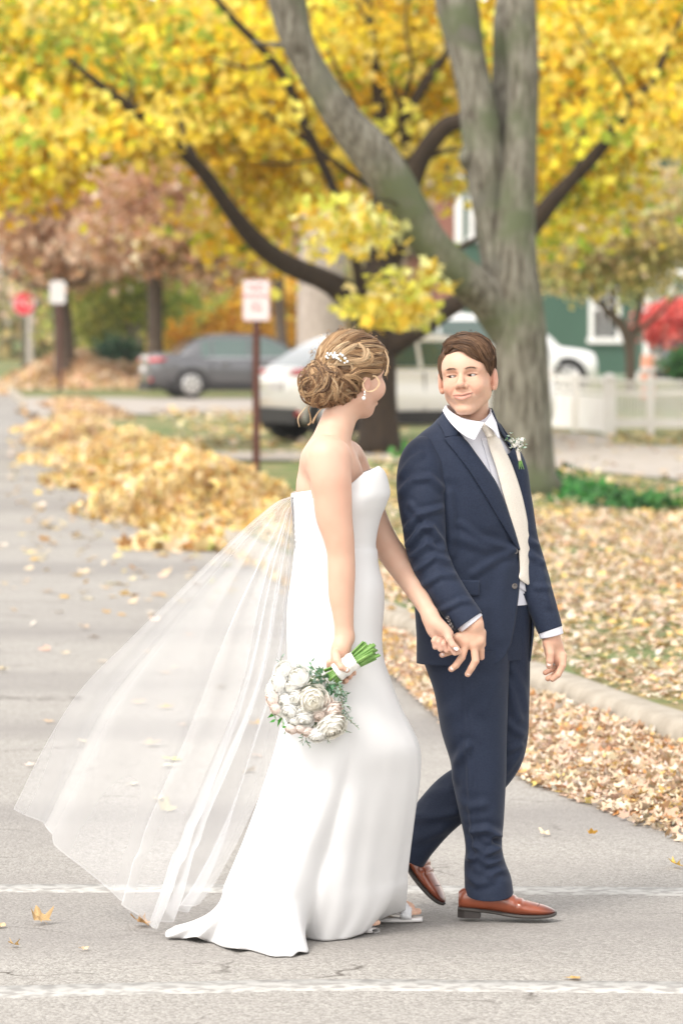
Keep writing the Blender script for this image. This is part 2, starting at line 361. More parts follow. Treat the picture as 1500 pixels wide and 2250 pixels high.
# drift of leaves on the road against the kerb, heaped toward the kerb
def drift(name, pix, n, size, palette, seed, heap, width):
    p = poly_sample(pix, n, seed, 0.0); r = np.random.default_rng(seed)
    d = kerbX(p[:, 1]) - p[:, 0]; hgt = heap * np.clip(1 - d / width, 0, 1) ** 1.2 * (1 + .5 * vnoise(np.column_stack([p, p[:, 0]]), 2.2, seed))
    keep = (d > .03) & (r.uniform(0, 1, n) < np.clip(1.25 - d / (width * 1.15), .06, 1)); p = p[keep]; hgt = np.maximum(hgt[keep], 0); m_ = len(p)
    z = .008 + hgt * r.uniform(.25, 1, m_) ** .5 + r.uniform(0, .015, m_)
    V, Fc, C = leaf_cloud(np.column_stack([p, z]), r.uniform(.6, 1.2, m_) * size, pal(palette, m_, seed), seed, True, .65)
    V[:, 2] = np.maximum(V[:, 2], .005)
    o = mesh_obj(name, V, Fc, M_DRYLEAF, cols=C, smooth=False); tag(o, kind='stuff'); return o
drift('leaf_drift', [(1120, 1500), (1215, 1500), (1560, 1700), (1560, 1885), (1340, 1790), (1150, 1720), (1000, 1620), (850, 1480), (860, 1400)], 26000, .032, DRY, 21, .075, 1.0)
drift('leaf_drift', [(560, 1170), (900, 1400), (880, 1500), (620, 1290), (500, 1220), (400, 1190)], 6000, .045, DRY + YEL, 22, .05, 1.0)
# ================================================================== heaps of raked leaves along the kerb
M_PILE = mat('pile_core', (.34, .22, .10), .95, (.55, .40, .18), 9)
def windrow(label, y0, y1, off, hw, h, n, size, palette, seed):
    r = np.random.default_rng(seed); cx = lambda y: kerbX(y) + off
    c0 = np.array([cx((y0 + y1) / 2), (y0 + y1) / 2, 0]); t = thing('leaf_pile', c0, label, 'leaf pile', 'heaps of raked leaves along the kerb')
    def hf(u, v):  # u along 0..1, v across -1..1
        e = np.clip(1 - np.abs(2 * u - 1) ** 6, 0, 1) * np.clip(1 - v * v, 0, 1) ** .8
        lump = .72 + .42 * vnoise(np.stack([u * (y1 - y0) * .5, v * 1.6, v * 0 + seed], -1), 1.0, seed) + .16 * vnoise(np.stack([u * (y1 - y0) * 2.1, v * 4, v * 0 + seed], -1), 1.0, seed)
        return h * e * lump
    nu, nv = 70, 22; u, v = np.meshgrid(np.linspace(0, 1, nu), np.linspace(-1, 1, nv), indexing='ij')
    yy = y0 + (y1 - y0) * u; ww = hw * (1 + .25 * np.sin(yy * .9)); xx = cx(yy) + v * ww; zz = hf(u, v) * .93 + .01 + .035 * vnoise(np.stack([xx * 6, yy * 3, u * 0], -1), 1.0, seed) * (hf(u, v) > .06)
    mesh_obj('heap', np.stack([xx, yy, zz], -1).reshape(-1, 3), grid_faces(nu, nv), M_PILE, t)
    u = r.uniform(0, 1, n); v = np.clip(r.normal(0, .62, n), -1.35, 1.35); yy = y0 + (y1 - y0) * u; ww = hw * (1 + .25 * np.sin(yy * .9))
    p = np.stack([cx(yy) + v * ww, yy, hf(u, np.clip(v, -1, 1)) + .015 + r.uniform(0, .10, n) ** 1.3], -1)
    V, Fc, C = leaf_cloud(p, r.uniform(.7, 1.2, n) * size, pal(palette, n, seed, .18), seed, True, .12)
    V[:, 2] = np.maximum(V[:, 2], .008)
    o = mesh_obj('leaves', V, Fc, M_DRYLEAF, t, cols=C, smooth=False); tag(o, kind='stuff')
BRN = [(.58, .38, .22, 3), (.66, .48, .30, 3), (.42, .24, .12, 2), (.72, .56, .40, 2), (.62, .42, .10, 1)]
windrow('long heap of yellow maple leaves along the kerb behind the veil', 30.5, 52, .42, .78, .40, 11500, .085, YEL, 31)
windrow('golden brown leaf heap just beyond the long yellow one', 53, 66, .25, .55, .30, 3600, .10, YEL[:1] + BRN + YEL[2:3], 32)
windrow('low brown leaf heap in front of the driveway with the parked sedan', 67, 84, .9, .7, .22, 3000, .11, BRN, 33)
windrow('high pale brown leaf heap under the tree near the stop sign', 100, 118, 2.2, 1.9, .85, 4200, .16, BRN[:2] + BRN[3:4] + BRN, 34)
# loose leaves scattered over the street
gleaves('scattered_leaves', [(20, 960), (330, 960), (560, 1250), (560, 1330), (100, 1330), (20, 1100)], 900, .062, YEL + DRY[:3], 41, z0=.0, hmax=.004, clump=1.5, flat=.93)
gleaves('scattered_leaves', [(60, 1100), (420, 1180), (640, 1300), (660, 1900), (0, 1900), (-100, 1200)], 85, .042, DRY[:3] + YEL[3:4] + DRY[6:7], 42, z0=.0, hmax=.004, flat=.93)
gleaves('lawn_leaves', [(320, 905), (900, 905), (900, 990), (430, 990)], 1500, .09, YEL + DRY, 43, hmax=.03, flat=.9, clump=.8)
gleaves('lawn_leaves', [(900, 1015), (1560, 1062), (1560, 1180), (700, 1120), (640, 1015)], 1700, .075, YEL + DRY[:4], 44, hmax=.03, flat=.9, clump=.9)
gleaves('lawn_leaves', [(1330, 955), (1560, 960), (1560, 983), (1350, 980)], 60, .10, YEL, 45, hmax=.03, flat=.9)
gleaves('drive_leaves', [(430, 990), (900, 984), (1215, 946), (1330, 958), (1560, 990), (1560, 1060), (1000, 1015), (430, 1009)], 420, .07, YEL + DRY, 46, hmax=.03, flat=.95)
# single leaves on the asphalt near the camera, each one its own thing
def one_leaf(px, py, size, col, yaw, tiltx, label, seed, curl=1.0):
    p = G(px, py, .0); r = np.random.default_rng(seed)
    rim = RIM * (1 + r.normal(0, .13, RIM.shape)); n = len(rim); mid = rim * .5 + np.array([0, .12])
    def cz(q): return curl * (.35 * np.abs(q[:, 0]) ** 1.6 + .25 * np.clip(q[:, 1] - .3, 0, 2) ** 2) * (1 + .8 * np.sin(5 * np.arctan2(q[:, 0], q[:, 1]) + seed))
    V = np.concatenate([[[0, .25, 0]], np.column_stack([mid, cz(mid) * .8]), np.column_stack([rim, cz(rim)])])
    f = [(0, i + 1, (i + 1) % n + 1) for i in range(n)] + [(i + 1, i + 1 + n, (i + 1) % n + 1 + n, (i + 1) % n + 1) for i in range(n)]
    st = len(V); V = np.concatenate([V, [[-.02, .1, .0], [.02, .1, .0], [.05, -.75, .12], [.02, -.75, .12]]]); f.append((st, st + 1, st + 2, st + 3))
    c, s = math.cos(yaw), math.sin(yaw); ct, st_ = math.cos(tiltx), math.sin(tiltx)
    V = V @ np.array([[1, 0, 0], [0, ct, st_], [0, -st_, ct]]); V = V @ np.array([[c, s, 0], [-s, c, 0], [0, 0, 1]]); V = V * size
    V[:, 2] -= V[:, 2].min() - .006; C = np.tile(np.array(col), (len(V), 1)) * (1 + .25 * np.sin(V[:, :1] * 300)); V += p
    o = mesh_obj('fallen_leaf', V, f, M_DRYLEAF, cols=C, smooth=False, origin=p); tag(o, label, 'leaf', 'single leaves lying on the street')
one_leaf(92, 2032, .044, (.50, .34, .17), .6, .5, 'large curled tan leaf between the crosswalk lines at far left', 1, 1.6)
one_leaf(34, 2082, .026, (.52, .34, .14), 2.2, .3, 'small brown leaf in front of the large curled leaf at far left', 2)
one_leaf(318, 2036, .044, (.46, .27, .12), 1.4, .3, 'brown curled leaf caught under the lower tip of the veil', 3, 1.3)
one_leaf(186, 2090, .018, (.66, .50, .32), .4, .2, 'tiny pale leaf alone between the crosswalk lines left of the train', 4)
one_leaf(660, 2064, .036, (.58, .42, .24), 2.6, .2, 'tan leaf tucked against the hem fold of the gown', 5)
one_leaf(1197, 1838, .026, (.75, .60, .42), .9, .4, 'small pale leaf on the street right of the man\'s trouser leg', 6)
one_leaf(1300, 1840, .026, (.66, .36, .06), 2.9, .7, 'small orange leaf to the right of the small pale one', 7)
one_leaf(1487, 1908, .034, (.70, .45, .10), 1.9, .4, 'golden leaf near the far crosswalk line at the right edge', 8)
one_leaf(1265, 2153, .030, (.58, .36, .12), 1.6, .02, 'flat brown leaf lying on the near crosswalk line', 9, .2)
one_leaf(1172, 1702, .055, (.66, .52, .30), 1.5, .2, 'broad pale leaf at the edge of the drift beside the man\'s knee', 10, .8)
one_leaf(2, 2040, .030, (.66, .50, .30), 1.1, .2, 'pale leaf cut off by the left edge of the photo', 11)
one_leaf(388, 1672, .050, (.66, .62, .22), 1.5, .1, 'yellow green leaf on the street seen through the veil', 12, .4)
one_leaf(362, 1760, .045, (.72, .60, .44), 1.8, .1, 'pale leaf on the street below the yellow green one behind the veil', 13, .6)

# ================================================================== trees
def bark(name, c1, c2, sc=(6, 6, 1.2), bumpd=.02, moss=None):
    m = bpy.data.materials.new(name); m.use_nodes = True; n = m.node_tree; b = n.nodes['Principled BSDF']; L = n.links.new
    tc = n.nodes.new('ShaderNodeTexCoord'); mp = n.nodes.new('ShaderNodeMapping'); mp.inputs['Scale'].default_value = sc; L(tc.outputs['Object'], mp.inputs[0])
    nz = n.nodes.new('ShaderNodeTexNoise'); nz.inputs['Scale'].default_value = 3.2; nz.inputs['Detail'].default_value = 8; nz.inputs['Roughness'].default_value = .65; L(mp.outputs[0], nz.inputs[0])
    mr = n.nodes.new('ShaderNodeMapRange'); mr.inputs[1].default_value = .38; mr.inputs[2].default_value = .62; L(nz.outputs['Fac'], mr.inputs[0])
    mx = n.nodes.new('ShaderNodeMix'); mx.data_type = 'RGBA'; mx.inputs[6].default_value = (*c1, 1); mx.inputs[7].default_value = (*c2, 1); L(mr.outputs[0], mx.inputs[0]); col = mx.outputs[2]
    for sc2, lo, hi, cc in ([(1.3, .5, .62, moss)] if moss else []) + [(2.6, .60, .70, tuple(v * .55 for v in c1))]:
        n2 = n.nodes.new('ShaderNodeTexNoise'); n2.inputs['Scale'].default_value = sc2; n2.inputs['Detail'].default_value = 5; L(tc.outputs['Object'], n2.inputs[0])
        m2 = n.nodes.new('ShaderNodeMapRange'); m2.inputs[1].default_value = lo; m2.inputs[2].default_value = hi; L(n2.outputs['Fac'], m2.inputs[0])
        x2 = n.nodes.new('ShaderNodeMix'); x2.data_type = 'RGBA'; L(m2.outputs[0], x2.inputs[0]); L(col, x2.inputs[6]); x2.inputs[7].default_value = (*cc, 1); col = x2.outputs[2]
    L(col, b.inputs['Base Color']); b.inputs['Roughness'].default_value = .9
    bp = n.nodes.new('ShaderNodeBump'); bp.inputs['Distance'].default_value = bumpd; bp.inputs['Strength'].default_value = .8; L(nz.outputs['Fac'], bp.inputs['Height']); L(bp.outputs[0], b.inputs['Normal'])
    return m
BARK_GREY = bark('bark_grey', (.24, .225, .18), (.065, .052, .036), moss=(.10, .115, .06))
BARK_DARK = bark('bark_dark', (.040, .024, .012), (.020, .012, .007))
BARK_PALE = bark('bark_pale', (.42, .36, .31), (.27, .225, .19))
BARK_MID = bark('bark_mid', (.13, .095, .068), (.075, .052, .038))
def limbs(specs, seed, nr=26, ns=14, lump=.05):
    """specs: list of [(px,py,widthpx,Y),...]; one joined mesh"""
    mb = MB()
    for k, s in enumerate(specs):
        s = np.array(s, float); pts = np.array([P(a, b, d) for a, b, c, d in s]); rad = s[:, 2] * s[:, 3] / F / 2
        dn = lambda u, a, c, r0=rad.mean(), kk=k: lump * r0 * 2 * vnoise(np.stack([np.cos(a) * 1.4 + 0 * u, np.sin(a) * 1.4 + 0 * u, u * 7 + 0 * a], -1), 1.0, seed + kk)
        v, f = tube(pts, rad, nr, ns, dn); mb.add(v, f)
    return mb
def crown(blobs, n, size, palette, seed, cl=.28, nper=26, maple=False, jit=.15, patch=1.0):
    """blobs: (px,py,Y, rx_px, rz_px, ry_m, weight). clustered leaves through the crown's volume"""
    r = np.random.default_rng(seed); w_ = np.array([b[6] for b in blobs], float); nc = n // nper; bi = r.choice(len(blobs), nc, p=w_ / w_.sum())
    d = r.normal(0, 1, (nc, 3)); d /= np.linalg.norm(d, axis=1)[:, None]; d *= r.uniform(.0, 1, (nc, 1)) ** (1 / 2.4)
    B = np.array([[*P(b[0], b[1], b[2]), b[3] * b[2] / F, b[5], b[4] * b[2] / F] for b in blobs])[bi]
    cc = B[:, :3] + d * B[:, 3:]; p = np.repeat(cc, nper, 0) + r.normal(0, cl, (nc * nper, 3)) * np.array([1.15, 1.0, .6]); m_ = len(p)
    C = pal(palette, nc, seed, jit); C = np.repeat(C, nper, 0) * (1 + r.normal(0, .12, (m_, 1)))
    g = vnoise(p, .55 * patch, seed + 3)[:, None]; C = np.clip(C * (1 + .16 * g * np.array([.8, 1.0, .8])), .003, .95)
    return leaf_cloud(p, r.uniform(.7, 1.25, m_) * size, C, seed, maple)
def tree(name, label, base, specs, barkm, cr_, group=None, cat='tree', lump=.05):
    t = thing(name, base, label, cat, group)
    limbs(specs, hash(label) % 97, lump=lump).obj('trunk', barkm, t, smooth=True)
    if cr_ is not None:
        V, Fc, C = cr_; mesh_obj('crown', V, Fc, M_LEAF, t, cols=C, smooth=False)
    return t
YL = [(.87, .64, .05, 5), (.89, .70, .13, 5), (.80, .50, .03, 3), (.90, .74, .22, 2), (.34, .44, .05, 1.3), (.66, .60, .07, 1.4)]
# --- grey barked tree on the parkway
D = 37.8
T1 = [
 [(1166, 1112, 190, D), (1156, 1070, 152, D), (1149, 1000, 140, D), (1146, 900, 130, D), (1145, 800, 120, D), (1138, 700, 116, D), (1128, 610, 106, D), (1125, 500, 98, D), (1135, 400, 84, D), (1143, 300, 72, D), (1150, 200, 66, D), (1146, 100, 72, D), (1140, 0, 74, D), (1136, -160, 70, D), (1150, -500, 40, D)],
 [(1095, 620, 60, D), (1075, 500, 62, D), (1066, 400, 80, D), (1058, 310, 88, D), (1045, 210, 78, D), (1024, 110, 80, D), (1001, 0, 92, D), (985, -120, 80, D + .3), (960, -400, 50, D + .8)],
 [(1078, 330, 60, D + .2), (1098, 240, 50, D + .25), (1103, 150, 44, D + .35), (1104, 60, 48, D + .4), (1118, -60, 44, D + .6), (1130, -260, 30, D + 1)],
 [(1135, 790, 70, D), (1112, 712, 100, D), (1064, 650, 92, D - .1), (996, 592, 84, D - .3), (934, 520, 86, D - .4), (884, 438, 92, D - .5), (822, 345, 98, D - .6), (756, 268, 84, D - .7), (712, 200, 74, D - .8), (682, 150, 72, D - .8), (652, 88, 76, D - .9), (634, 10, 88, D - .9), (610, -90, 80, D - 1), (560, -300, 50, D - 1.2)],
 [(640, 100, 20, D - .9), (600, 98, 10, D - 1), (555, 92, 6, D - 1.1)],
 [(1030, 365, 30, D), (1020, 345, 26, D - .1), (1028, 330, 20, D)],
]
BX = P(1150, 1090, D)[0]
roots = []
for a in range(5):
    pass
sprig = crown([(745, 470, 36.6, 55, 45, .5, 3), (800, 500, 36.8, 60, 50, .5, 3), (745, 545, 36.6, 30, 30, .3, 1), (860, 640, 36.6, 62, 34, .4, 3), (905, 690, 36.6, 45, 36, .4, 2), (830, 680, 36.6, 50, 22, .4, 2), (935, 615, 36.8, 22, 25, .3, 1)], 560, .080,
              [(.84, .66, .12, 4), (.88, .78, .36, 4), (.66, .66, .12, 2), (.82, .56, .06, 1.5)], 5, .11, 7, True)
t = tree('maple_tree', 'grey barked tree forking low, standing behind the man\'s head', (BX, D, ZV), T1, BARK_GREY, sprig)
# twigs that carry the low sprigs
limbs([[(900, 470, 8, 37.3), (850, 440, 5, 37), (790, 450, 4, 36.8), (740, 455, 3, 36.7)]], 9, ns=6).obj('twig', BARK_DARK, t, smooth=True)
limbs([[(960, 575, 8, 37.4), (930, 620, 5, 37), (880, 650, 4, 36.8), (820, 670, 3, 36.7)]], 9, ns=6).obj('twig', BARK_DARK, t, smooth=True)
# --- yellow maple behind it
E = 49.7
T2 = [
 [(832, 1008, 120, E), (832, 960, 96, E), (830, 880, 88, E), (828, 800, 88, E), (822, 720, 92, E), (822, 650, 84, E), (832, 560, 50, E), (836, 440, 40, E + .3), (840, 300, 36, E + .6), (820, 120, 24, E + 1), (800, -60, 16, E + 1)],
 [(835, 720, 60, E), (776, 660, 64, E - .2), (720, 618, 50, E - .6), (640, 585, 46, E - 1), (572, 540, 42, E - 1.5), (515, 475, 36, E - 2), (462, 398, 34, E - 2.4), (425, 355, 30, E - 2.7), (385, 318, 22, E - 3), (350, 288, 16, E - 3.2), (285, 235, 22, E - 3.4), (225, 190, 16, E - 3.6), (150, 130, 9, E - 3.8)],
 [(432, 360, 20, E - 2.7), (412, 310, 14, E - 2.6), (395, 265, 10, E - 2.5), (370, 200, 7, E - 2.4)],
 [(835, 640, 46, E + .2), (885, 500, 38, E + .4), (890, 390, 30, E + .6), (893, 300, 22, E + .7), (900, 245, 26, E + .8), (935, 180, 22, E + 1), (975, 120, 20, E + 1.2), (1010, 20, 14, E + 1.5)],
 [(895, 260, 18, E + .7), (872, 210, 12, E + .6), (845, 172, 8, E + .5), (800, 120, 6, E + .3)],
 [(830, 560, 60, E), (895, 420, 46, E - .2), (925, 345, 44, E - .3), (975, 280, 42, E - .4), (1015, 262, 36, E - .5), (1090, 200, 24, E - .6), (1200, 120, 14, E - .8)],
 [(930, 350, 14, E - .3), (975, 332, 11, E - .2), (1030, 325, 8, E), (1120, 300, 6, E)],
 [(850, 760, 60, E), (925, 712, 56, E - .3), (985, 676, 44, E - .6), (1040, 640, 40, E - .9), (1120, 560, 38, E - 1.2), (1190, 470, 42, E - 1.5), (1240, 412, 32, E - 1.7), (1300, 350, 30, E - 1.9), (1345, 290, 28, E - 2), (1385, 225, 26, E - 2.1), (1430, 190, 20, E - 2.2), (1465, 100, 12, E - 2.3), (1510, 20, 8, E - 2.4)],
 [(1290, 350, 12, E - 1.8), (1265, 320, 10, E - 1.6), (1320, 240, 8, E - 1.6)],
 [(815, 690, 50, E), (790, 610, 26, E - .5), (765, 500, 22, E - .9), (735, 420, 20, E - 1.2), (705, 350, 22, E - 1.5), (672, 280, 22, E - 1.8), (640, 200, 22, E - 2), (600, 135, 20, E - 2.2), (560, 90, 18, E - 2.4), (515, 45, 15, E - 2.6), (465, -15, 12, E - 2.8)],
 [(812, 410, 14, E), (760, 375, 13, E - .5), (700, 330, 11, E - .9), (640, 285, 10, E - 1.2), (585, 250, 8, E - 1.4), (540, 212, 6, E - 1.6)],
 [(1010, 545, 14, E - .9), (1055, 518, 12, E - 1), (1110, 480, 8, E - 1.1)],
 [(828, 90, 10, E), (810, 50, 8, E), (785, 10, 7, E), (775, -40, 6, E)],
 [(700, 350, 7, E - 1.5), (620, 360, 5, E - 1.4), (560, 355, 4, E - 1.3)],
 [(888, 330, 12, E + .5), (880, 240, 10, E + .3), (905, 150, 8, E), (890, 60, 6, E), (900, -40, 5, E)], [(838, 420, 14, E), (800, 330, 11, E - .5), (780, 230, 9, E - 1), (740, 150, 7, E - 1.4), (700, 60, 5, E - 1.6)], [(1385, 225, 10, E - 2.1), (1350, 150, 8, E - 2.2), (1290, 90, 6, E - 2.2), (1250, 10, 5, E - 2.2)], [(600, 135, 9, E - 2.2), (540, 150, 7, E - 2.3), (470, 130, 5, E - 2.4), (400, 140, 4, E - 2.4)], [(1250, 400, 9, E - 1.7), (1290, 300, 7, E - 1.6), (1280, 210, 5, E - 1.6)], [(285, 235, 9, E - 3.4), (290, 180, 6, E - 3.3), (250, 110, 4, E - 3.3)],
]
blobs = [(60, 60, 47, 190, 150, 3.0, 7), (40, 260, 46, 170, 120, 2.6, 5), (60, 390, 46, 100, 50, 1.6, 1.2), (230, 120, 47, 190, 150, 3, 7), (250, 265, 46.5, 120, 50, 1.6, 2), (420, 100, 48, 190, 150, 3.2, 7), (430, 260, 47, 150, 80, 2, 3),
         (600, 90, 49, 180, 150, 3.4, 7), (570, 290, 48, 150, 110, 2.4, 4), (600, 430, 48, 110, 60, 1.6, 1.6), (700, 340, 49, 110, 90, 2, 2), (560, 560, 47.5, 70, 26, .8, .45), (520, 500, 47.5, 50, 30, 1, .35),
         (780, 100, 51, 180, 150, 3.2, 6), (900, 90, 52, 180, 140, 3, 6), (960, 280, 51, 130, 90, 2, 2.2), (980, 390, 50, 80, 50, 1.5, .9), (800, 270, 51, 90, 90, 2, 1.3),
         (1130, 60, 50, 160, 160, 3, 5), (1290, 80, 48, 190, 150, 3, 7), (1440, 60, 47, 160, 130, 3, 6), (1260, 240, 48, 120, 110, 2.4, 4), (1250, 360, 47.5, 85, 75, 2, 2), (1380, 250, 47, 110, 100, 2, 2.4), (1330, 420, 47.5, 50, 60, 1, .6), (1460, 220, 46.5, 80, 100, 1.8, 1.6), (1210, 500, 47.5, 40, 30, .8, .4),
         (750, -170, 49, 1000, 90, 4, 6)]
blobs = [(x, y, Y + 4.5, a, b, c * .5, w_) for x, y, Y, a, b, c, w_ in blobs]
front = [(x, y, Y - 5.2, a * .85, b * .8, .8, w_) for x, y, Y, a, b, c, w_ in blobs if y < 330]
cA = crown(blobs, 38000, .15, YL, 3, .34, 22, False, .13); cB = crown(front, 2600, .14, YL, 4, .26, 20, False, .13)
cY = (np.concatenate([cA[0], cB[0]]), np.concatenate([cA[1], cB[1] + len(cA[0])]), np.concatenate([cA[2], cB[2]]))
tree('maple_tree', 'yellow maple with dark spreading limbs just behind the grey barked tree', P(832, 1003, E) * [1, 1, 0] + [0, 0, ZV], T2, BARK_DARK, cY)
# --- brown oaks further back along the street
BR = [(.68, .42, .26, 4), (.80, .56, .40, 3), (.54, .30, .17, 3), (.86, .66, .50, 2.4), (.36, .20, .11, 1), (.62, .46, .14, 1)]
GRN = [(.34, .34, .05, 3), (.46, .44, .08, 3), (.26, .28, .06, 2), (.56, .44, .06, 2), (.48, .26, .10, 1.5)]
A = 104.
tree('oak_tree', 'russet leaved oak with dark trunk beside the stop sign', P(142, 835, A), [
 [(146, 845, 58, A), (144, 800, 46, A), (142, 740, 42, A), (136, 680, 40, A), (135, 620, 36, A), (150, 560, 24, A), (165, 470, 18, A), (180, 360, 12, A)],
 [(135, 640, 26, A), (118, 600, 20, A), (80, 560, 12, A), (30, 500, 8, A)], [(138, 630, 20, A), (190, 612, 14, A), (260, 590, 9, A), (330, 560, 7, A)],
 [(128, 640, 12, A), (100, 636, 9, A), (60, 624, 8, A - .4), (20, 600, 7, A - .8), (-40, 570, 6, A - 1)]],
 BARK_MID, crown([(90, 430, A, 150, 70, 4, 4), (230, 400, A, 150, 80, 4, 4), (60, 510, A, 90, 40, 3, 1.8), (200, 500, A, 120, 50, 3, 2.4), (270, 540, A, 120, 36, 3, 2), (130, 575, A, 50, 26, 2, .7), (60, 300, A, 150, 110, 4, 2)], 15000, .20, BR, 6, .55, 24))
A = 98.
tree('oak_tree', 'tall brown leaved oak behind the trunk of the grey sedan', P(341, 850, A), [
 [(342, 850, 44, A), (341, 770, 36, A), (341, 690, 34, A), (342, 600, 34, A), (346, 520, 26, A), (352, 420, 18, A), (360, 300, 12, A)],
 [(345, 560, 18, A), (400, 520, 12, A), (470, 480, 8, A)], [(345, 540, 16, A), (300, 480, 11, A), (260, 420, 8, A)]],
 BARK_MID, crown([(360, 380, A, 150, 80, 4, 4), (420, 480, A, 130, 60, 4, 3), (330, 520, A, 130, 50, 3, 3), (480, 560, A, 90, 34, 3, 1.6), (520, 440, A, 90, 60, 3, 2)], 13000, .20, BR, 7, .55, 24))
A = 92.
tree('oak_tree', 'slender brown leaved tree behind the no parking sign', P(617, 850, A), [
 [(622, 855, 34, A), (620, 770, 26, A), (615, 690, 24, A), (612, 620, 24, A), (614, 560, 20, A), (622, 500, 14, A), (640, 430, 9, A)],
 [(614, 570, 14, A), (640, 520, 10, A), (668, 460, 7, A)], [(614, 560, 12, A), (590, 500, 9, A), (560, 450, 6, A)]],
 BARK_MID, crown([(620, 470, A, 110, 50, 3, 3), (700, 420, A, 80, 60, 3, 1.5), (560, 400, A, 80, 70, 3, 1.5)], 5500, .18, BR, 8, .5, 24))
t = thing('young_tree', P(292, 850, 112), 'green and yellow leaved tree between the two oaks at left', 'tree')
limbs([[(292, 850, 50, 112), (292, 760, 46, 112), (290, 690, 36, 112), (288, 640, 22, 112), (300, 590, 12, 112)]], 3).obj('trunk', BARK_PALE, t, smooth=True)
V, Fc, C = crown([(240, 640, 112, 90, 50, 3, 2), (310, 640, 112, 100, 55, 3, 3), (210, 700, 112, 50, 50, 2, 1), (250, 590, 108, 130, 34, 3, 2)], 8000, .20, [(.38, .46, .08, 4), (.52, .56, .14, 3), (.30, .36, .08, 2), (.58, .50, .10, 1)], 9, .5, 24); mesh_obj('crown', V, Fc, M_LEAF, t, cols=C, smooth=False)
# pale trunk of a big tree behind the bride's head
A = 76.
tree('pale_trunk_tree', 'massive pale grey trunk rising behind the bride\'s head', P(705, 870, A), [
 [(706, 880, 130, A), (706, 800, 112, A), (704, 700, 104, A), (706, 600, 100, A), (708, 500, 92, A), (712, 380, 80, A), (705, 200, 60, A), (700, -100, 40, A)]], BARK_PALE, None)
# orange yellow shrubbery behind the sedan
t = thing('autumn_shrub', P(490, 850, 118), 'wide orange yellow shrub behind the grey sedan', 'shrub')
limbs([[(490, 860, 14, 118), (480, 780, 10, 118), (450, 700, 6, 118)], [(520, 860, 14, 118), (540, 770, 10, 118), (580, 700, 6, 118)], [(600, 860, 12, 118), (610, 770, 8, 118), (640, 690, 5, 118)]], 4, ns=6).obj('stem', BARK_MID, t, smooth=True)
V, Fc, C = crown([(450, 690, 118, 90, 55, 2.5, 3), (560, 660, 118, 90, 50, 2.5, 3), (520, 740, 118, 130, 40, 2.5, 3), (640, 700, 118, 60, 90, 2.5, 2.4), (400, 740, 118, 50, 40, 2, 1)], 12000, .20, [(.80, .48, .04, 4), (.72, .36, .05, 3), (.86, .60, .12, 3), (.42, .36, .06, 1)], 10, .45, 24); mesh_obj('crown', V, Fc, M_LEAF, t, cols=C, smooth=False)
# green clump left, low hedge
t = thing('evergreen_shrub', P(255, 850, 108), 'dark green shrub left of the grey sedan\'s tail', 'shrub')
limbs([[(255, 850, 10, 108), (255, 790, 6, 108)]], 4, ns=6).obj('stem', BARK_MID, t, smooth=True)
V, Fc, C = crown([(258, 785, 108, 28, 34, 1, 2), (230, 810, 108, 24, 20, 1, 1)], 1500, .16, [(.05, .12, .07, 4), (.09, .18, .10, 3), (.14, .22, .10, 2)], 12, .25, 20); mesh_obj('crown', V, Fc, M_LEAF, t, cols=C, smooth=False)
# distant woods
V1 = crown([(60, 700, 190, 260, 110, 8, 4), (250, 720, 190, 200, 90, 8, 4), (450, 700, 185, 200, 100, 8, 4), (700, 640, 180, 200, 140, 8, 4), (900, 600, 180, 200, 150, 8, 4), (1150, 600, 180, 220, 170, 8, 4), (1400, 560, 180, 220, 200, 8, 4), (0, 790, 190, 300, 50, 8, 3)], 42000, .42,
           [(.55, .50, .26, 3), (.42, .42, .20, 3), (.62, .48, .20, 2), (.60, .46, .36, 2), (.40, .36, .28, 2), (.26, .32, .16, 1.5)], 14, 1.2, 24)
o = mesh_obj('far_woods', V1[0], V1[1], M_LEAF, cols=V1[2], smooth=False); tag(o, kind='stuff')
V1 = crown([(300, 420, 150, 400, 150, 8, 4), (700, 350, 150, 350, 200, 8, 5), (1000, 350, 150, 300, 200, 8, 4), (1380, 480, 150, 220, 140, 8, 3)], 16000, .34, [(.60, .44, .34, 3), (.52, .40, .30, 3), (.62, .50, .16, 2), (.42, .36, .28, 2)], 15, 1.1, 24)
o = mesh_obj('bare_woods', V1[0], V1[1], M_LEAF, cols=V1[2], smooth=False); tag(o, kind='stuff')
# small ornamental tree right, in front of the green house
A = 70.
OL = [(.66, .58, .24, 4), (.74, .64, .30, 3), (.48, .48, .20, 3), (.78, .58, .24, 2), (.66, .50, .36, 1), (.38, .40, .18, 1)]
tree('crabapple_tree', 'small olive yellow tree behind the white fence', P(1384, 860, A), [
 [(1384, 870, 24, A), (1384, 800, 22, A), (1380, 750, 26, A), (1365, 715, 24, A), (1340, 690, 18, A), (1315, 665, 13, A), (1290, 640, 10, A), (1270, 590, 7, A)],
 [(1382, 760, 22, A), (1395, 720, 16, A), (1405, 670, 12, A), (1420, 600, 8, A), (1430, 520, 6, A)], [(1390, 735, 14, A), (1430, 705, 10, A), (1465, 670, 7, A), (1500, 620, 5, A)],
 [(1350, 700, 12, A), (1345, 650, 9, A), (1360, 580, 7, A), (1350, 500, 5, A)]],
 BARK_MID, crown([(1260, 520, A, 90, 70, 2, 3), (1350, 480, A, 110, 80, 2.4, 4), (1450, 500, A, 90, 80, 2, 3), (1240, 590, A, 60, 34, 1.4, 1), (1330, 590, A, 70, 34, 1.4, 1), (1440, 420, A, 80, 50, 2, .9), (1290, 440, A, 70, 50, 2, .8), (1400, 600, A, 40, 40, 1, .5)], 15000, .12, OL, 16, .32, 22))
t = thing('burning_bush', P(1465, 800, 84), 'bright pink red bush beside the porch at the right edge', 'shrub')
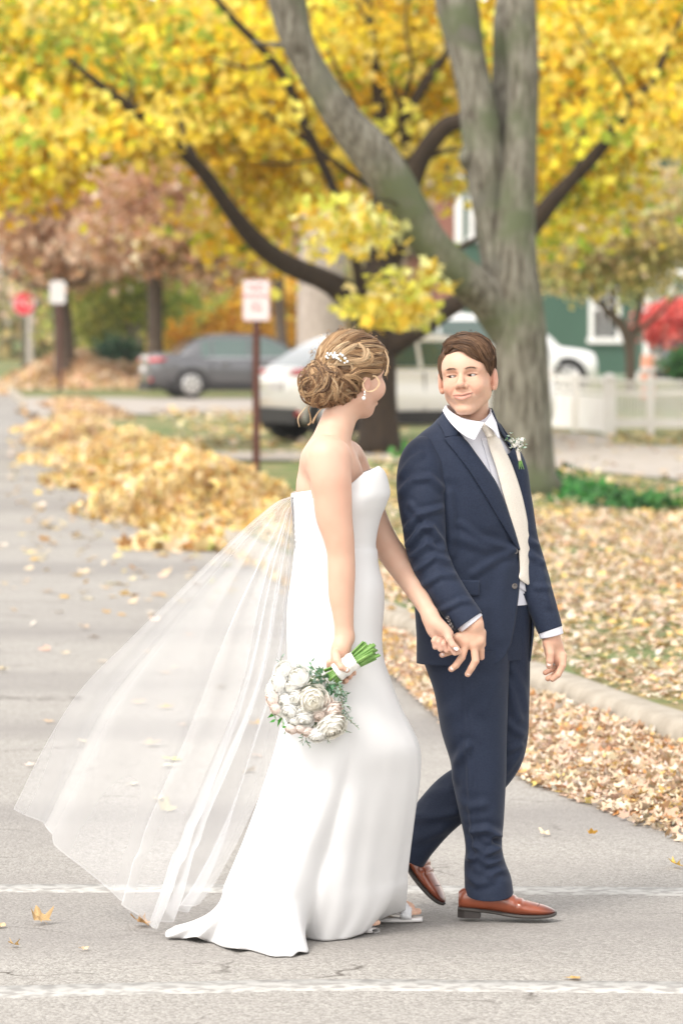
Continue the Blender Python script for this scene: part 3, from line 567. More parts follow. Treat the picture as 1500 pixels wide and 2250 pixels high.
limbs([[(1465, 830, 8, 84), (1462, 760, 6, 84), (1450, 700, 4, 84)], [(1475, 830, 8, 84), (1490, 750, 6, 84), (1500, 690, 4, 84)]], 4, ns=6).obj('stem', BARK_MID, t, smooth=True)
V, Fc, C = crown([(1450, 700, 84, 30, 26, .8, 2), (1490, 690, 84, 36, 24, .8, 2), (1470, 735, 84, 40, 18, .8, 1.6), (1425, 748, 84, 12, 9, .4, .3)], 2600, .11, [(.80, .16, .14, 4), (.86, .28, .24, 3), (.66, .08, .08, 2)], 17, .16, 20); mesh_obj('crown', V, Fc, M_LEAF, t, cols=C, smooth=False)
t = thing('boxwood_shrub', P(1500, 840, 66), 'rounded dark green shrub behind the fence at the right edge', 'shrub')
limbs([[(1500, 850, 8, 66), (1500, 800, 6, 66)]], 4, ns=6).obj('stem', BARK_MID, t, smooth=True)
V, Fc, C = crown([(1502, 800, 66, 28, 36, .5, 2)], 1300, .08, [(.04, .12, .04, 4), (.07, .18, .05, 3)], 18, .10, 20); mesh_obj('crown', V, Fc, M_LEAF, t, cols=C, smooth=False)
# ground cover round the tree foot: glossy green leaves
V, Fc, C = crown([(1240, 1090, 38.4, 60, 22, .7, 2), (1300, 1105, 36.6, 70, 26, .6, 3), (1390, 1125, 35.4, 80, 22, .5, 3), (1470, 1130, 35.0, 60, 22, .5, 2.4), (1220, 1062, 38.9, 36, 14, .4, .7), (900, 1000, 48, 34, 12, .6, .5), (1105, 1060, 38.6, 20, 12, .3, .3)], 4200, .085, [(.05, .20, .05, 4), (.09, .28, .07, 3), (.14, .34, .12, 2), (.03, .10, .03, 2), (.30, .38, .10, .6)], 19, .10, 10)
V[:, 2] = np.maximum(V[:, 2], ZV + .01)
o = mesh_obj('ground_cover', V, Fc, M_LEAF, cols=C, smooth=False); tag(o, kind='stuff', label='green leafy ground cover round the foot of the grey tree')

# more of the street's trees to either side, beyond what the photo frames
V1 = crown([(-500, 640, 190, 300, 170, 10, 4), (-1200, 620, 190, 500, 200, 10, 5), (-2200, 620, 180, 600, 210, 10, 5), (-3400, 600, 170, 700, 230, 10, 5), (2200, 600, 180, 600, 220, 10, 5), (3400, 600, 170, 700, 220, 10, 5)], 26000, .55, [(.60, .50, .22, 3), (.48, .46, .24, 3), (.66, .48, .16, 2), (.58, .44, .34, 2)], 24, 1.5, 24)
o = mesh_obj('far_woods', V1[0], V1[1], M_LEAF, cols=V1[2], smooth=False); tag(o, kind='stuff')
# ================================================================== signs
M_WHITE = mat('white_paint', (.80, .79, .77), .55)
M_SIGNW = mat('sign_white', (.64, .61, .60), .45)
M_RED = mat('sign_red', (.62, .015, .03), .45)
M_RUST = mat('rusty_steel', (.075, .025, .018), .8, (.12, .045, .03), 30)
M_GALV = mat('galvanised_steel', (.40, .38, .35), .5, metal=.3)
M_GREYP = mat('weathered_post', (.52, .47, .42), .85, (.40, .36, .31), 8)
def rrect(w, h, r, n=5):
    p = []
    for cx, cz, a0 in ((w / 2 - r, h / 2 - r, 0), (-w / 2 + r, h / 2 - r, 90), (-w / 2 + r, -h / 2 + r, 180), (w / 2 - r, -h / 2 + r, 270)):
        for k in range(n): a = math.radians(a0 + 90 * k / (n - 1)); p.append((cx + r * math.cos(a), 0, cz + r * math.sin(a)))
    return np.array(p)[::-1]
def text_obj(name, s, size, loc, m, parent, ext=.001):
    cu = bpy.data.curves.new(name, 'FONT'); cu.body = s; cu.size = size; cu.align_x = 'CENTER'; cu.align_y = 'CENTER'; cu.extrude = ext; cu.space_character = 1.05
    o = bpy.data.objects.new(name, cu); COL.objects.link(o); me = bpy.data.meshes.new_from_object(o); bpy.data.objects.remove(o); bpy.data.curves.remove(cu)
    me.materials.clear(); me.materials.append(m); o = bpy.data.objects.new(name, me); COL.objects.link(o); o.parent = parent
    o.location = tuple(np.array(loc) - np.array(wloc(parent))); o.rotation_euler = (math.radians(90), 0, 0); return o
def sign_post(t, x, y, z0, z1, m, w_=.022):
    mb = MB(); mb.box((x - w_, y + .012, z0), (x + w_, y + .012 + w_ * 1.2, z1)); mb.box((x - w_ * 1.6, y + .014 + w_, z0), (x + w_ * 1.6, y + .02 + w_ * 1.4, z1)); return mb.obj('post', m, t)
Y = 43.
c = P(563, 660, Y); b_ = np.array([c[0], Y, ZV]); t = thing('parking_sign', b_, 'white no parking sign with faded red lettering on a rusty brown post', 'sign')
sign_post(t, c[0], Y, ZV - .1, P(0, 705, Y)[2], M_RUST, .026)
pn = rrect(.305, .465, .03); v, f = prism(pn + c, (0, .006, 0)); face = mesh_obj('sign_face', v, f, M_SIGNW, t, smooth=False)
M_FADE = mat('faded_red', (.66, .10, .11), .5)
text_obj('lettering', 'NO', .105, c + [0, -.003, .14], M_FADE, face); text_obj('lettering', 'PARKING', .066, c + [0, -.003, .045], M_FADE, face)
text_obj('lettering', 'ANY', .06, c + [0, -.003, -.045], M_FADE, face); text_obj('lettering', 'TIME', .06, c + [0, -.003, -.105], M_FADE, face)
mb = MB(); ro = rrect(.285, .445, .025); ri = rrect(.273, .433, .02); n = len(ro); mb.add(np.concatenate([ro + c + [0, -.002, 0], ri + c + [0, -.002, 0]]), [(i, (i + 1) % n, (i + 1) % n + n, i + n) for i in range(n)]); mb.obj('border', M_FADE, face)
Y = 118.
c = P(53, 667, Y); t = thing('stop_sign', (c[0], Y, ZV), 'red octagonal stop sign at the far left corner', 'sign')
R8 = .385; oc = np.array([(R8 * math.cos(math.radians(22.5 + 45 * k)), 0, R8 * math.sin(math.radians(22.5 + 45 * k))) for k in range(8)])[::-1]
v, f = prism(oc + c, (0, .02, 0)); fc = mesh_obj('sign_face', v, f, M_RED, t, smooth=False)
text_obj('lettering', 'STOP', .335, c + [0, -.006, 0], M_SIGNW, fc, .002)
mb = MB(); o1 = oc + c + [0, -.004, 0]; o2 = oc * .94 + c + [0, -.004, 0]; mb.add(np.concatenate([o1, o2]), [(i, (i + 1) % 8, (i + 1) % 8 + 8, i + 8) for i in range(8)]); mb.obj('border', M_SIGNW, fc)
sign_post(t, c[0], Y, ZV - .1, c[2], mat('sign_post_brown', (.13, .12, .08), .8), .06)
Y = 97.
c = P(127, 642, Y); t = thing('street_sign', (P(131, 0, Y)[0], Y, ZV), 'small blank looking white sign on a brown post before the oak trunk', 'sign')
sign_post(t, P(131, 0, Y)[0], Y, ZV - .1, c[2], M_RUST, .03)
v, f = prism(rrect(.40, .58, .06) + c, (0, .006, 0)); mesh_obj('sign_face', v, f, M_SIGNW, t, smooth=False)
t = thing('wooden_post', P(67, 850, 121), 'pale upright post right behind the stop sign', 'post')
v, f = tube(np.array([P(67, 850, 121), P(66, 770, 121), P(65, 690, 121)]), [.14, .13, .12], 12, 12); mesh_obj('shaft', v, f, M_GREYP, t)
v, f = tube(np.array([P(65, 690, 121), P(65, 684, 121)]), [.15, .06], 4, 12); mesh_obj('post_cap', v, f, M_GREYP, t)

# ================================================================== fence
M_FENCE = mat('fence_white', (.82, .79, .77), .7, (.76, .72, .69), 3)
YF = 59.
t = thing('picket_fence', (P(1345, 0, YF)[0], YF, ZV), 'white picket fence with a solid gate section behind the grey tree', 'fence')
def fx(px, y=YF): return P(px, 0, y)[0]
def fz(py, y=YF): return P(0, py, y)[2]
def fpost(px, y, wpx, top, cap=True):
    w_ = wpx * y / F / 2; x = fx(px, y); z1 = fz(top, y); mb = MB(); mb.box((x - w_, y - w_, ZV - .05), (x + w_, y + w_, z1))
    p = mb.obj('post', M_FENCE, t); mb = MB(); mb.box((x - w_ * 1.25, y - w_ * 1.25, z1 + .002), (x + w_ * 1.25, y + w_ * 1.25, z1 + .03))
    mb.add([(x - w_, y - w_, z1 + .031), (x + w_, y - w_, z1 + .031), (x + w_, y + w_, z1 + .031), (x - w_, y + w_, z1 + .031), (x, y, z1 + .09)], [(0, 1, 4), (1, 2, 4), (2, 3, 4), (3, 0, 4)]); mb.obj('post_cap', M_FENCE, p)
fpost(1338, YF, 26, 832)
for px in (1428, 1530): fpost(px, YF, 14, 834)
fpost(1264, YF + 2, 16, 826); fpost(1206, YF + 3.6, 20, 820)
def rail(px0, y0, px1, y1, za, zb, d=.04, nm='rail'):
    a = np.array([fx(px0, y0), y0, 0]); b = np.array([fx(px1, y1), y1, 0]); pl = np.array([[a[0], a[1] - d / 2, za], [b[0], b[1] - d / 2, za], [b[0], b[1] - d / 2, zb], [a[0], a[1] - d / 2, zb]]); v, f = prism(pl, (0, d, 0)); return mesh_obj(nm, v, f, M_FENCE, t, smooth=False)
zt = fz(835); zb = fz(940)
rail(1346, YF, 1600, YF, zt - .04, zt); rail(1346, YF, 1600, YF, zt - .24, zt - .17); rail(1346, YF, 1600, YF, zb, zb + .14)
mb = MB()
for k in range(46):
    x = fx(1346) + .03 + k * .047
    mb.box((x, YF - .012, zb + .135), (x + .024, YF + .010, zt - .045))
mb.obj('picket_panel', M_FENCE, t)
# solid gate section running back at an angle
for (p0, y0, p1, y1) in ((1334, YF, 1268, YF + 2), (1262, YF + 2, 1208, YF + 3.6), (1204, YF + 3.6, 1100, YF + 4.6)):
    g = rail(p0, y0, p1, y1, ZV + .02, ZV + .58, .03, 'gate_panel'); tag(g)
    rail(p0, y0, p1, y1, ZV + .60, ZV + .66, .06); rail(p0, y0, p1, y1, ZV + .80, ZV + .86, .07)
    mb = MB()
    for k in range(9):
        u = (k + .5) / 9; a = np.array([fx(p0, y0) * (1 - u) + fx(p1, y1) * u, y0 * (1 - u) + y1 * u]); mb.box((a[0] - .012, a[1] - .012, ZV + .655), (a[0] + .012, a[1] + .012, ZV + .805))
    a0, a1 = np.array([fx(p0, y0), y0 - .006, ZV + .725]), np.array([fx(p1, y1), y1 - .006, ZV + .725]); v, f = prism([a0, a1, a1 + [0, 0, .012], a0 + [0, 0, .012]], (0, .012, 0)); mb.add(v, f); mb.obj('baluster_row', M_FENCE, t)

# ================================================================== house
def siding(name, c):
    m = bpy.data.materials.new(name); m.use_nodes = True; n = m.node_tree; b = n.nodes['Principled BSDF']; L = n.links.new
    tc = n.nodes.new('ShaderNodeTexCoord'); wv = n.nodes.new('ShaderNodeTexWave'); wv.wave_type = 'BANDS'; wv.bands_direction = 'Z'; wv.wave_profile = 'SAW'; wv.inputs['Scale'].default_value = 1.6; L(tc.outputs['Object'], wv.inputs[0])
    nz = n.nodes.new('ShaderNodeTexNoise'); nz.inputs['Scale'].default_value = 1.2; L(tc.outputs['Object'], nz.inputs[0])
    mx = n.nodes.new('ShaderNodeMix'); mx.data_type = 'RGBA'; mx.inputs[6].default_value = (*c, 1); mx.inputs[7].default_value = (*[v * 1.25 for v in c], 1); L(nz.outputs['Fac'], mx.inputs[0]); L(mx.outputs[2], b.inputs['Base Color'])
    b.inputs['Roughness'].default_value = .7; bp = n.nodes.new('ShaderNodeBump'); bp.inputs['Distance'].default_value = .03; L(wv.outputs['Fac'], bp.inputs['Height']); L(bp.outputs[0], b.inputs['Normal']); return m
M_SIDE = siding('green_siding', (.055, .115, .085)); M_SIDE2 = siding('pale_siding', (.48, .56, .48)); M_ROOF = mat('shingles', (.16, .15, .15), .9, (.10, .10, .10), 9)
M_TRIM = mat('white_trim', (.80, .79, .78), .6); M_GLASS = mat('window_glass', (.05, .06, .06), .08, spec=.8); M_BRICK = mat('brick', (.42, .20, .15), .9, (.30, .12, .09), 5)
YH = 96.
t = thing('green_house', (P(1330, 0, YH)[0], YH, ZV), 'green clapboard house with white windows and a porch behind the fence', 'house')
def hx(px, y=YH): return P(px, 0, y)[0]
def hz(py, y=YH): return P(0, py, y)[2]
x0, x1 = hx(1000), hx(1700); z0, z1 = ZV - .1, hz(330)
mb = MB(); mb.box((x0, YH, z0), (x1, YH + 9, z1)); wall = mb.obj('wall', M_SIDE, t)
mb = MB(); xm = (x0 + x1) / 2; zr = z1 + 3.2; o_ = .5
for ya, yb in ((YH - o_, YH + 9 + o_),):
    mb.add([(x0 - o_, ya, z1 - .1), (xm, ya, zr), (x1 + o_, ya, z1 - .1), (x0 - o_, yb, z1 - .1), (xm, yb, zr), (x1 + o_, yb, z1 - .1)], [(0, 1, 4, 3), (1, 2, 5, 4), (0, 3, 5, 2), (0, 2, 1), (3, 4, 5)])
rf = mb.obj('roof', M_ROOF, t)
mb = MB(); mb.box((hx(962), YH + 1, ZV), (hx(1010), YH + 2.4, hz(425))); mb.box((hx(958), YH + .9, hz(427)), (hx(1014), YH + 2.5, hz(420))); mb.obj('chimney', M_BRICK, rf)
def window(pxa, pxb, pya, pyb, y, par):
    xa, xb, za, zb2 = hx(pxa, y), hx(pxb, y), hz(pyb, y), hz(pya, y); fr = .13
    mb = MB(); mb.box((xa - fr, y - .08, zb2), (xb + fr, y - .01, zb2 + .22)); mb.box((xa - fr, y - .07, za), (xa, y - .01, zb2 - .002)); mb.box((xb, y - .07, za), (xb + fr, y - .01, zb2 - .002))
    wn = mb.obj('window', M_TRIM, t); mb = MB(); mb.box((xa - fr - .05, y - .13, za - .14), (xb + fr + .05, y - .01, za - .002)); mb.obj('sill', M_TRIM, wn)
    mb = MB(); mb.box((xa, y - .02, za), (xb, y - .012, zb2)); mb.obj('pane', M_GLASS, wn)
    mb = MB(); zm = (za + zb2) / 2; mb.box((xa, y - .05, zm - .04), (xb, y - .024, zm + .04))
    for u in (.33, .66): x_ = xa + (xb - xa) * u; mb.box((x_ - .015, y - .045, za), (x_ + .015, y - .026, zm - .042)); mb.box((x_ - .015, y - .045, zm + .042), (x_ + .015, y - .026, zb2))
    mb.obj('sash', M_TRIM, wn)
window(1304, 1352, 612, 742, YH, wall); window(1222, 1262, 440, 540, YH, wall); window(1040, 1062, 420, 520, YH, wall); window(1340, 1390, 420, 530, YH, wall)
# foundation skirt and corner boards
mb = MB(); mb.box((x0 - .04, YH - .05, ZV - .05), (x1, YH - .003, ZV + .45)); mb.obj('foundation', mat('foundation', (.30, .36, .28), .9), t)
mb = MB(); mb.box((x0 - .02, YH - .06, ZV + .455), (x0 + .18, YH - .004, z1)); mb.obj('corner_board', M_TRIM, t)
# porch at the right
YP = YH - 3.2; pa, pb = hx(1412, YP), hx(1640, YP)
mb = MB(); mb.box((pa, YP + .3, ZV), (pb, YH - .06, ZV + .5)); mb.obj('porch_deck', M_TRIM, t)
mb = MB(); mb.box((pa - .3, YP, hz(607, YP)), (pb, YH - .062, hz(592, YP))); pr = mb.obj('porch_fascia', M_TRIM, t)
mb = MB(); za = hz(591, YP); mb.add([(pa - .3, YP - .02, za), (pb, YP - .02, za), (pb, YH - .065, za + .9), (pa - .3, YH - .065, za + .9), (pa - .3, YH - .065, za)], [(0, 1, 2, 3), (0, 3, 4)]); mb.obj('porch_roof', M_ROOF, t)
mb = MB(); mb.add(prism([(hx(1392, YP), YP - .1, hz(592, YP)), (hx(1455, YP), YP - .1, hz(560, YP)), (hx(1455, YP), YP - .1, hz(553, YP)), (hx(1390, YP), YP - .1, hz(584, YP))], (0, .12, 0))[0], prism([(0, 0, 0)] * 4, (0, 1, 0))[1]); mb.obj('rake_board', M_TRIM, t)
for px in (1424, 1476, 1530): mb = MB(); x_ = hx(px, YP); mb.box((x_ - .09, YP + .32, ZV + .505), (x_ + .09, YP + .5, hz(608, YP))); mb.obj('porch_post', M_TRIM, t)
mb = MB(); mb.box((hx(1432), YH - .058, ZV + .51), (hx(1640), YH - .05, hz(607))); mb.obj('porch_wall', M_SIDE2, t)
window(1447, 1470, 615, 700, YH - .06, wall)
# house behind the trees seen in glimpses (brick) left of it
t = thing('brick_house', P(880, 850, 150), 'brick red house glimpsed behind the tree trunks in the middle', 'house')
YH2 = 150.; mb = MB(); mb.box((hx(900, YH2), YH2, ZV), (hx(1000, YH2), YH2 + 8, hz(560, YH2))); mb.obj('wall', M_BRICK, t)
mb = MB(); xa, xb, zz = hx(890, YH2), hx(1010, YH2), hz(562, YH2); mb.add([(xa, YH2 - .4, zz), ((xa + xb) / 2, YH2 - .4, zz + 1.2), (xb, YH2 - .4, zz), (xa, YH2 + 8.4, zz), ((xa + xb) / 2, YH2 + 8.4, zz + 1.2), (xb, YH2 + 8.4, zz)], [(0, 1, 4, 3), (1, 2, 5, 4), (0, 2, 1), (3, 4, 5), (0, 3, 5, 2)]); mb.obj('roof', M_ROOF, t)
mb = MB(); mb.box((hx(925, YH2), YH2 - .08, hz(690, YH2)), (hx(945, YH2), YH2 - .01, hz(620, YH2))); mb.obj('window', M_TRIM, t)
# orange barrel behind the fence
t = thing('traffic_barrel', P(1422, 850, 74), 'pale orange and white barrel behind the fence', 'barrel')
bx = P(1422, 0, 74)[0]; zb_ = float(H(bx, 74.)); m_or = mat('barrel_orange', (.80, .36, .24), .5)
v, f = tube(np.array([[bx, 74, zb_], [bx, 74, zb_ + .1], [bx, 74, zb_ + .55], [bx, 74, zb_ + .85]]), [.17, .15, .14, .12], 14, 16); mesh_obj('drum', v, f, m_or, t)
for h_ in (.25, .50): v, f = tube(np.array([[bx, 74, zb_ + h_], [bx, 74, zb_ + h_ + .11]]), [.153, .150], 3, 16); mesh_obj('stripe', v, f, M_SIGNW, t)

# ================================================================== cars
M_TYRE = mat('tyre', (.018, .017, .017), .8); M_RIM = mat('alloy', (.62, .61, .60), .3, metal=.8); M_CGLASS = mat('car_glass', (.05, .09, .075), .04, spec=1.0, coat=1)
M_BLACK = mat('black_plastic', (.02, .018, .018), .6); M_TAIL = mat('tail_light', (.55, .02, .03), .15, coat=1); M_CHROME = mat('chrome', (.7, .7, .7), .12, metal=1); M_HEAD = mat('head_light', (.75, .76, .78), .1, coat=1)
def paint(name, c, rough=.28, metal=.3): return mat(name, c, rough, metal=metal, coat=1)
def car(name, label, loc, yaw, body, L=4.7, W=1.82, hh=1.45, belt=.92, bottom=.22, hood=.86, suv=False, group='parked cars', fast=False):
    """car points along local +x (front), built in local space then turned"""
    t = thing(name, loc, label, 'car', group); t.rotation_euler = (0, 0, yaw)
    def part(nm, V, f, m, par=t, smooth=False): o = mesh_obj(nm, np.asarray(V, float), f, m, None, smooth, local=True); o.parent = par; return o
    h2 = L / 2
    if suv: st = [(-h2, .42, .98, .70), (-h2 + .10, .30, 1.06, .84), (-h2 + .5, .24, 1.08, .90), (-.9, .22, 1.05, .915), (.3, .22, 1.02, .92), (1.0, .22, 1.02, .92), (1.5, .23, .98, .90), (2.0, .26, .90, .86), (h2 - .06, .34, .78, .76), (h2, .42, .66, .62)]
    else: st = [(-h2, .42, .90, .66), (-h2 + .08, .30, 1.00, .80), (-h2 + .45, .23, 1.02, .88), (-1.0, .20, .95, .905), (.2, .19, .92, .91), (1.0, .19, .92, .91), (1.4, .20, .88, .90), (1.9, .24, .80, .85), (h2 - .08, .30, .70, .76), (h2, .38, .60, .60)]
    S = cr(np.array(st), 44); rows = []
    for x, zb, zt, hw in S:
        hw = hw * W / 1.82; zm = zb + (zt - zb) * .55
        half = [(0, zb), (hw * .75, zb), (hw * .94, zb + .06), (hw * 1.0, zm - .12), (hw * 1.0, zm + .05), (hw * .97, zt - .10), (hw * .90, zt - .02), (hw * .60, zt + .012), (0, zt + .02)]
        ring = half + [(-y, z) for y, z in half[-2:0:-1]]; rows.append([(x, y, z) for y, z in ring])
    V = np.array(rows); n = V.shape[1]; f = [tuple(q) for q in grid_faces(len(rows), n, True)] + [tuple(range(n - 1, -1, -1)), tuple(range((len(rows) - 1) * n, len(rows) * n))]
    bd = part('body', V.reshape(-1, 3), f, body, smooth=True)
    # greenhouse: roof shell + pillars
    if suv: g = dict(b0=-h2 + .12, r0=-h2 + (1.15 if fast else .62), r1=.35, b1=1.25)
    else: g = dict(b0=-h2 + .55, r0=-h2 + 1.45, r1=.15, b1=1.15)
    zb = belt - .03; wb = W / 2 * .90; wr = W / 2 * .66
    xs_ = np.linspace(g['b0'], g['b1'], 30); top = []
    for x in xs_:
        if x < g['r0']: u = (x - g['b0']) / (g['r0'] - g['b0']); z = zb + (hh - .05 - zb) * math.sin(u * math.pi / 2) ** .9
        elif x > g['r1']: u = (g['b1'] - x) / (g['b1'] - g['r1']); z = zb + (hh - .03 - zb) * math.sin(u * math.pi / 2) ** .9
        else: u = (x - g['r0']) / (g['r1'] - g['r0']); z = hh - .05 + .05 * math.sin(math.pi * (u * .8 + .1)) ** .5
        top.append(max(z, zb + .004))
    rows = []
    for x, z in zip(xs_, top):
        k = (z - zb) / (hh - zb); wt = wb + (wr - wb) * k; half = [(wb, zb - .05), (wb, zb), (wb + (wt - wb) * .9, z - .05 * k), (wt * .93, z - .01), (0, z)]
        rows.append([(x, y, q) for y, q in half + [(-y, q) for y, q in half[-2::-1]]])
    V = np.array(rows); n = V.shape[1]; cab = part('cabin', V.reshape(-1, 3), [tuple(q) for q in grid_faces(len(rows), n)], body, smooth=True)
    # side glass
    def side_pt(x, z, s, off=.012):
        k = (z - zb) / (hh - zb); wt = wb + (wr - wb) * k; return (x, s * (wt + off), z)
    zl = belt + .02; zh = hh - .13
    def tz(x): return float(np.interp(x, xs_, top)) - .10
    for s in (1, -1):
        for xa, xb in (((g['b0'] + .28, g['b0'] + .75) if suv else (g['b0'] + .62, g['b0'] + .85), (g['b0'] + .80, -.10) if suv else (g['b0'] + .90, -.10), (-.04, g['b1'] - .28))):
            xs2 = np.linspace(xa, xb, 7); lo = [side_pt(x, zl, s) for x in xs2]; hi = [side_pt(x, max(min(zh, tz(x)), zl + .01), s) for x in xs2]
            part('side_window', np.array(lo + hi), [(i, i + 1, i + 8, i + 7) for i in range(6)], M_CGLASS, cab)
        part('window_trim', np.array([side_pt(x, z, s, .018) for x in np.linspace(g['b0'] + .3, g['b1'] - .25, 8) for z in (zl - .035, zl - .012)]), [(2 * i, 2 * i + 2, 2 * i + 3, 2 * i + 1) for i in range(7)], M_CHROME, cab)
        mr = MB(); yy = s * (W / 2 + .02); a = (.78, yy - .02, belt + .02); v, f_ = tube(np.array([[.74, yy - s * .12, belt + .03], [.76, yy, belt + .05], [.77, yy + s * .13, belt + .07]]), [.03, .075, .055], 8, 10); part('mirror', v, f_, body, smooth=True)
        # door seams and handles
        for dx in (-.98, -.06, .98): mb = MB(); mb.box((dx, s * (W / 2 - .035), .35), (dx + .012, s * (W / 2 + .006), belt - .06)); o = mb.obj('door_seam', M_BLACK); o.parent = bd
        for dx in (-.75, .15): mb = MB(); mb.box((dx, s * (W / 2 - .03), belt - .16), (dx + .2, s * (W / 2 + .018), belt - .125)); o = mb.obj('door_handle', M_CHROME); o.parent = bd
        # lights
        v, f_ = tube(np.array([[-h2 + .02, s * .50, belt - .06], [-h2 + .03, s * .70, belt - .05], [-h2 + .16, s * .86, belt - .04], [-h2 + .36, s * .885, belt - .03]]), [.035, .05, .045, .02], 12, 10); part('tail_light', v, f_, M_TAIL, smooth=True)
        v, f_ = tube(np.array([[h2 - .06, s * .45, .64], [h2 - .10, s * .66, .67], [h2 - .35, s * .84, .74]]), [.05, .07, .04], 10, 10); part('head_light', v, f_, M_HEAD, smooth=True)
        mb = MB(); mb.box((-h2 - .012, min(s * .62, s * .80), .40), (-h2 + .05, max(s * .62, s * .80), .46)); o = mb.obj('reflector', M_TAIL); o.parent = t
    # windscreens
    for (xa, xb, nm) in ((g['b0'] + .02, g['r0'] - .06, 'rear_window'), (g['b1'] - .02, g['r1'] + .06, 'windscreen')):
        xs2 = np.linspace(xa, xb, 8)
        V = []
        for x in xs2:
            z = float(np.interp(x, xs_, top)); k = (z - zb) / (hh - zb); wt = (wb + (wr - wb) * k) * .86; V += [(x, -wt, z + .012), (x, 0, z + .02), (x, wt, z + .012)]
        part(nm, np.array(V), [tuple(q) for q in grid_faces(8, 3)], M_CGLASS, cab, True)
    # dark lower bumper / sills
    mb = MB(); zz = .50 if suv else .34
    mb.box((-h2 - .02, -W / 2 * .80, bottom - .02), (-h2 + .12, W / 2 * .80, zz)); o = mb.obj('rear_bumper', M_BLACK); o.parent = t
    for s in (1, -1): mb = MB(); mb.box((-h2 + .35, min(s * (W / 2 - .08), s * (W / 2 + .012)), bottom - .03), (h2 - .5, max(s * (W / 2 - .08), s * (W / 2 + .012)), bottom + (.16 if suv else .04))); o = mb.obj('sill', M_BLACK); o.parent = t
    mb = MB(); mb.box((-h2 - .03, -.26, .62 if not suv else .74), (-h2 - .005 + .03, .26, .74 if not suv else .86)); o = mb.obj('number_plate', M_SIGNW); o.parent = t
    # wheels
    wr_ = .33 if not suv else .37; a = np.linspace(0, 2 * np.pi, 32, endpoint=False)
    def disc(y0, y1, prof, m, par, nm):
        V = []
        for y, r in prof: V += [(r * math.cos(q), y, r * math.sin(q)) for q in a]
        return part(nm, np.array(V), [tuple(q) for q in grid_faces(len(prof), 32, True)], m, par, True)
    for wx in (-1.42, 1.40):
        for s in (1, -1):
            arch = MB(); y_ = s * (W / 2 + .004)
            arch.add([(wx + (wr_ + .055) * math.cos(q), y_, wr_ + (wr_ + .055) * math.sin(q)) for q in np.linspace(-.5, math.pi + .5, 24)], [tuple(range(24))]); o = arch.obj('wheel_arch', M_BLACK); o.parent = bd
            wh = bpy.data.objects.new('wheel', None); COL.objects.link(wh); wh.parent = t; wh.location = (wx, s * (W / 2 - .085), wr_)
            disc(0, 0, [(-.10, wr_ * .66), (-.11, wr_ * .94), (-.07, wr_), (.07, wr_), (.11, wr_ * .94), (.10, wr_ * .66)], M_TYRE, wh, 'tyre')
            V = [(0, s * .085, 0)]; fr = []
            V = []; rim = MB(); rim.add([(wr_ * .67 * math.cos(q), s * .10, wr_ * .67 * math.sin(q)) for q in a] + [(wr_ * .59 * math.cos(q), s * .112, wr_ * .59 * math.sin(q)) for q in a], [(i, (i + 1) % 32, (i + 1) % 32 + 32, i + 32) for i in range(32)])
            for k in range(7):
                q = 2 * math.pi * k / 7; c_, s_ = math.cos(q), math.sin(q); w1, w2 = .035, .055
                rim.add([(c_ * .03 - s_ * w1, s * .118, s_ * .03 + c_ * w1), (c_ * .03 + s_ * w1, s * .118, s_ * .03 - c_ * w1), (c_ * wr_ * .6 + s_ * w2, s * .112, s_ * wr_ * .6 - c_ * w2), (c_ * wr_ * .6 - s_ * w2, s * .112, s_ * wr_ * .6 + c_ * w2)], [(0, 1, 2, 3)])
            o = rim.obj('rim', M_RIM); o.parent = wh
            bk = MB(); bk.add([(wr_ * .66 * math.cos(q), s * .07, wr_ * .66 * math.sin(q)) for q in a], [tuple(range(32))]); o = bk.obj('brake_disc', M_BLACK); o.parent = wh
    return t
Yc = 87.; zc = ZV + .02
c = P(297 + 237, 0, Yc); car('parked_car', 'dark grey sedan parked in the far driveway behind the no parking sign', (c[0] + .05, Yc + .4, zc), math.radians(13), paint('car_paint_grey', (.105, .105, .112)), hh=1.47)
Yc = 54.5; c = P(585, 0, Yc); sv = car('parked_car', 'pearl white crossover with black lower bumper parked behind the bride\'s head', (c[0] + 1.95, Yc + .9, ZV + .0), math.radians(22), paint('car_paint_pearl', (.82, .80, .76), .3, .1), L=3.9, W=1.85, hh=1.57, belt=1.06, suv=True, fast=True, bottom=.3)
Yc = 76.; c = P(875, 0, Yc); z_ = float(H(2.5, 77.)); car('parked_car', 'bright white vehicle parked beyond the trees behind the man\'s head', (P(1072, 0, Yc)[0], Yc + 1.2, z_ - .06), math.radians(18), paint('car_paint_white', (.80, .80, .80), .3, 0), L=4.3, W=1.85, hh=1.66, belt=1.05, suv=True, bottom=.3)
Yc = 84.; car('parked_car', 'dark blue grey car cut off by the right edge beside the red bush', (P(1455, 0, Yc)[0] + 2.2, Yc + .6, float(H(8., 84.))), math.radians(10), paint('car_paint_slate', (.16, .19, .23)), hh=1.5)
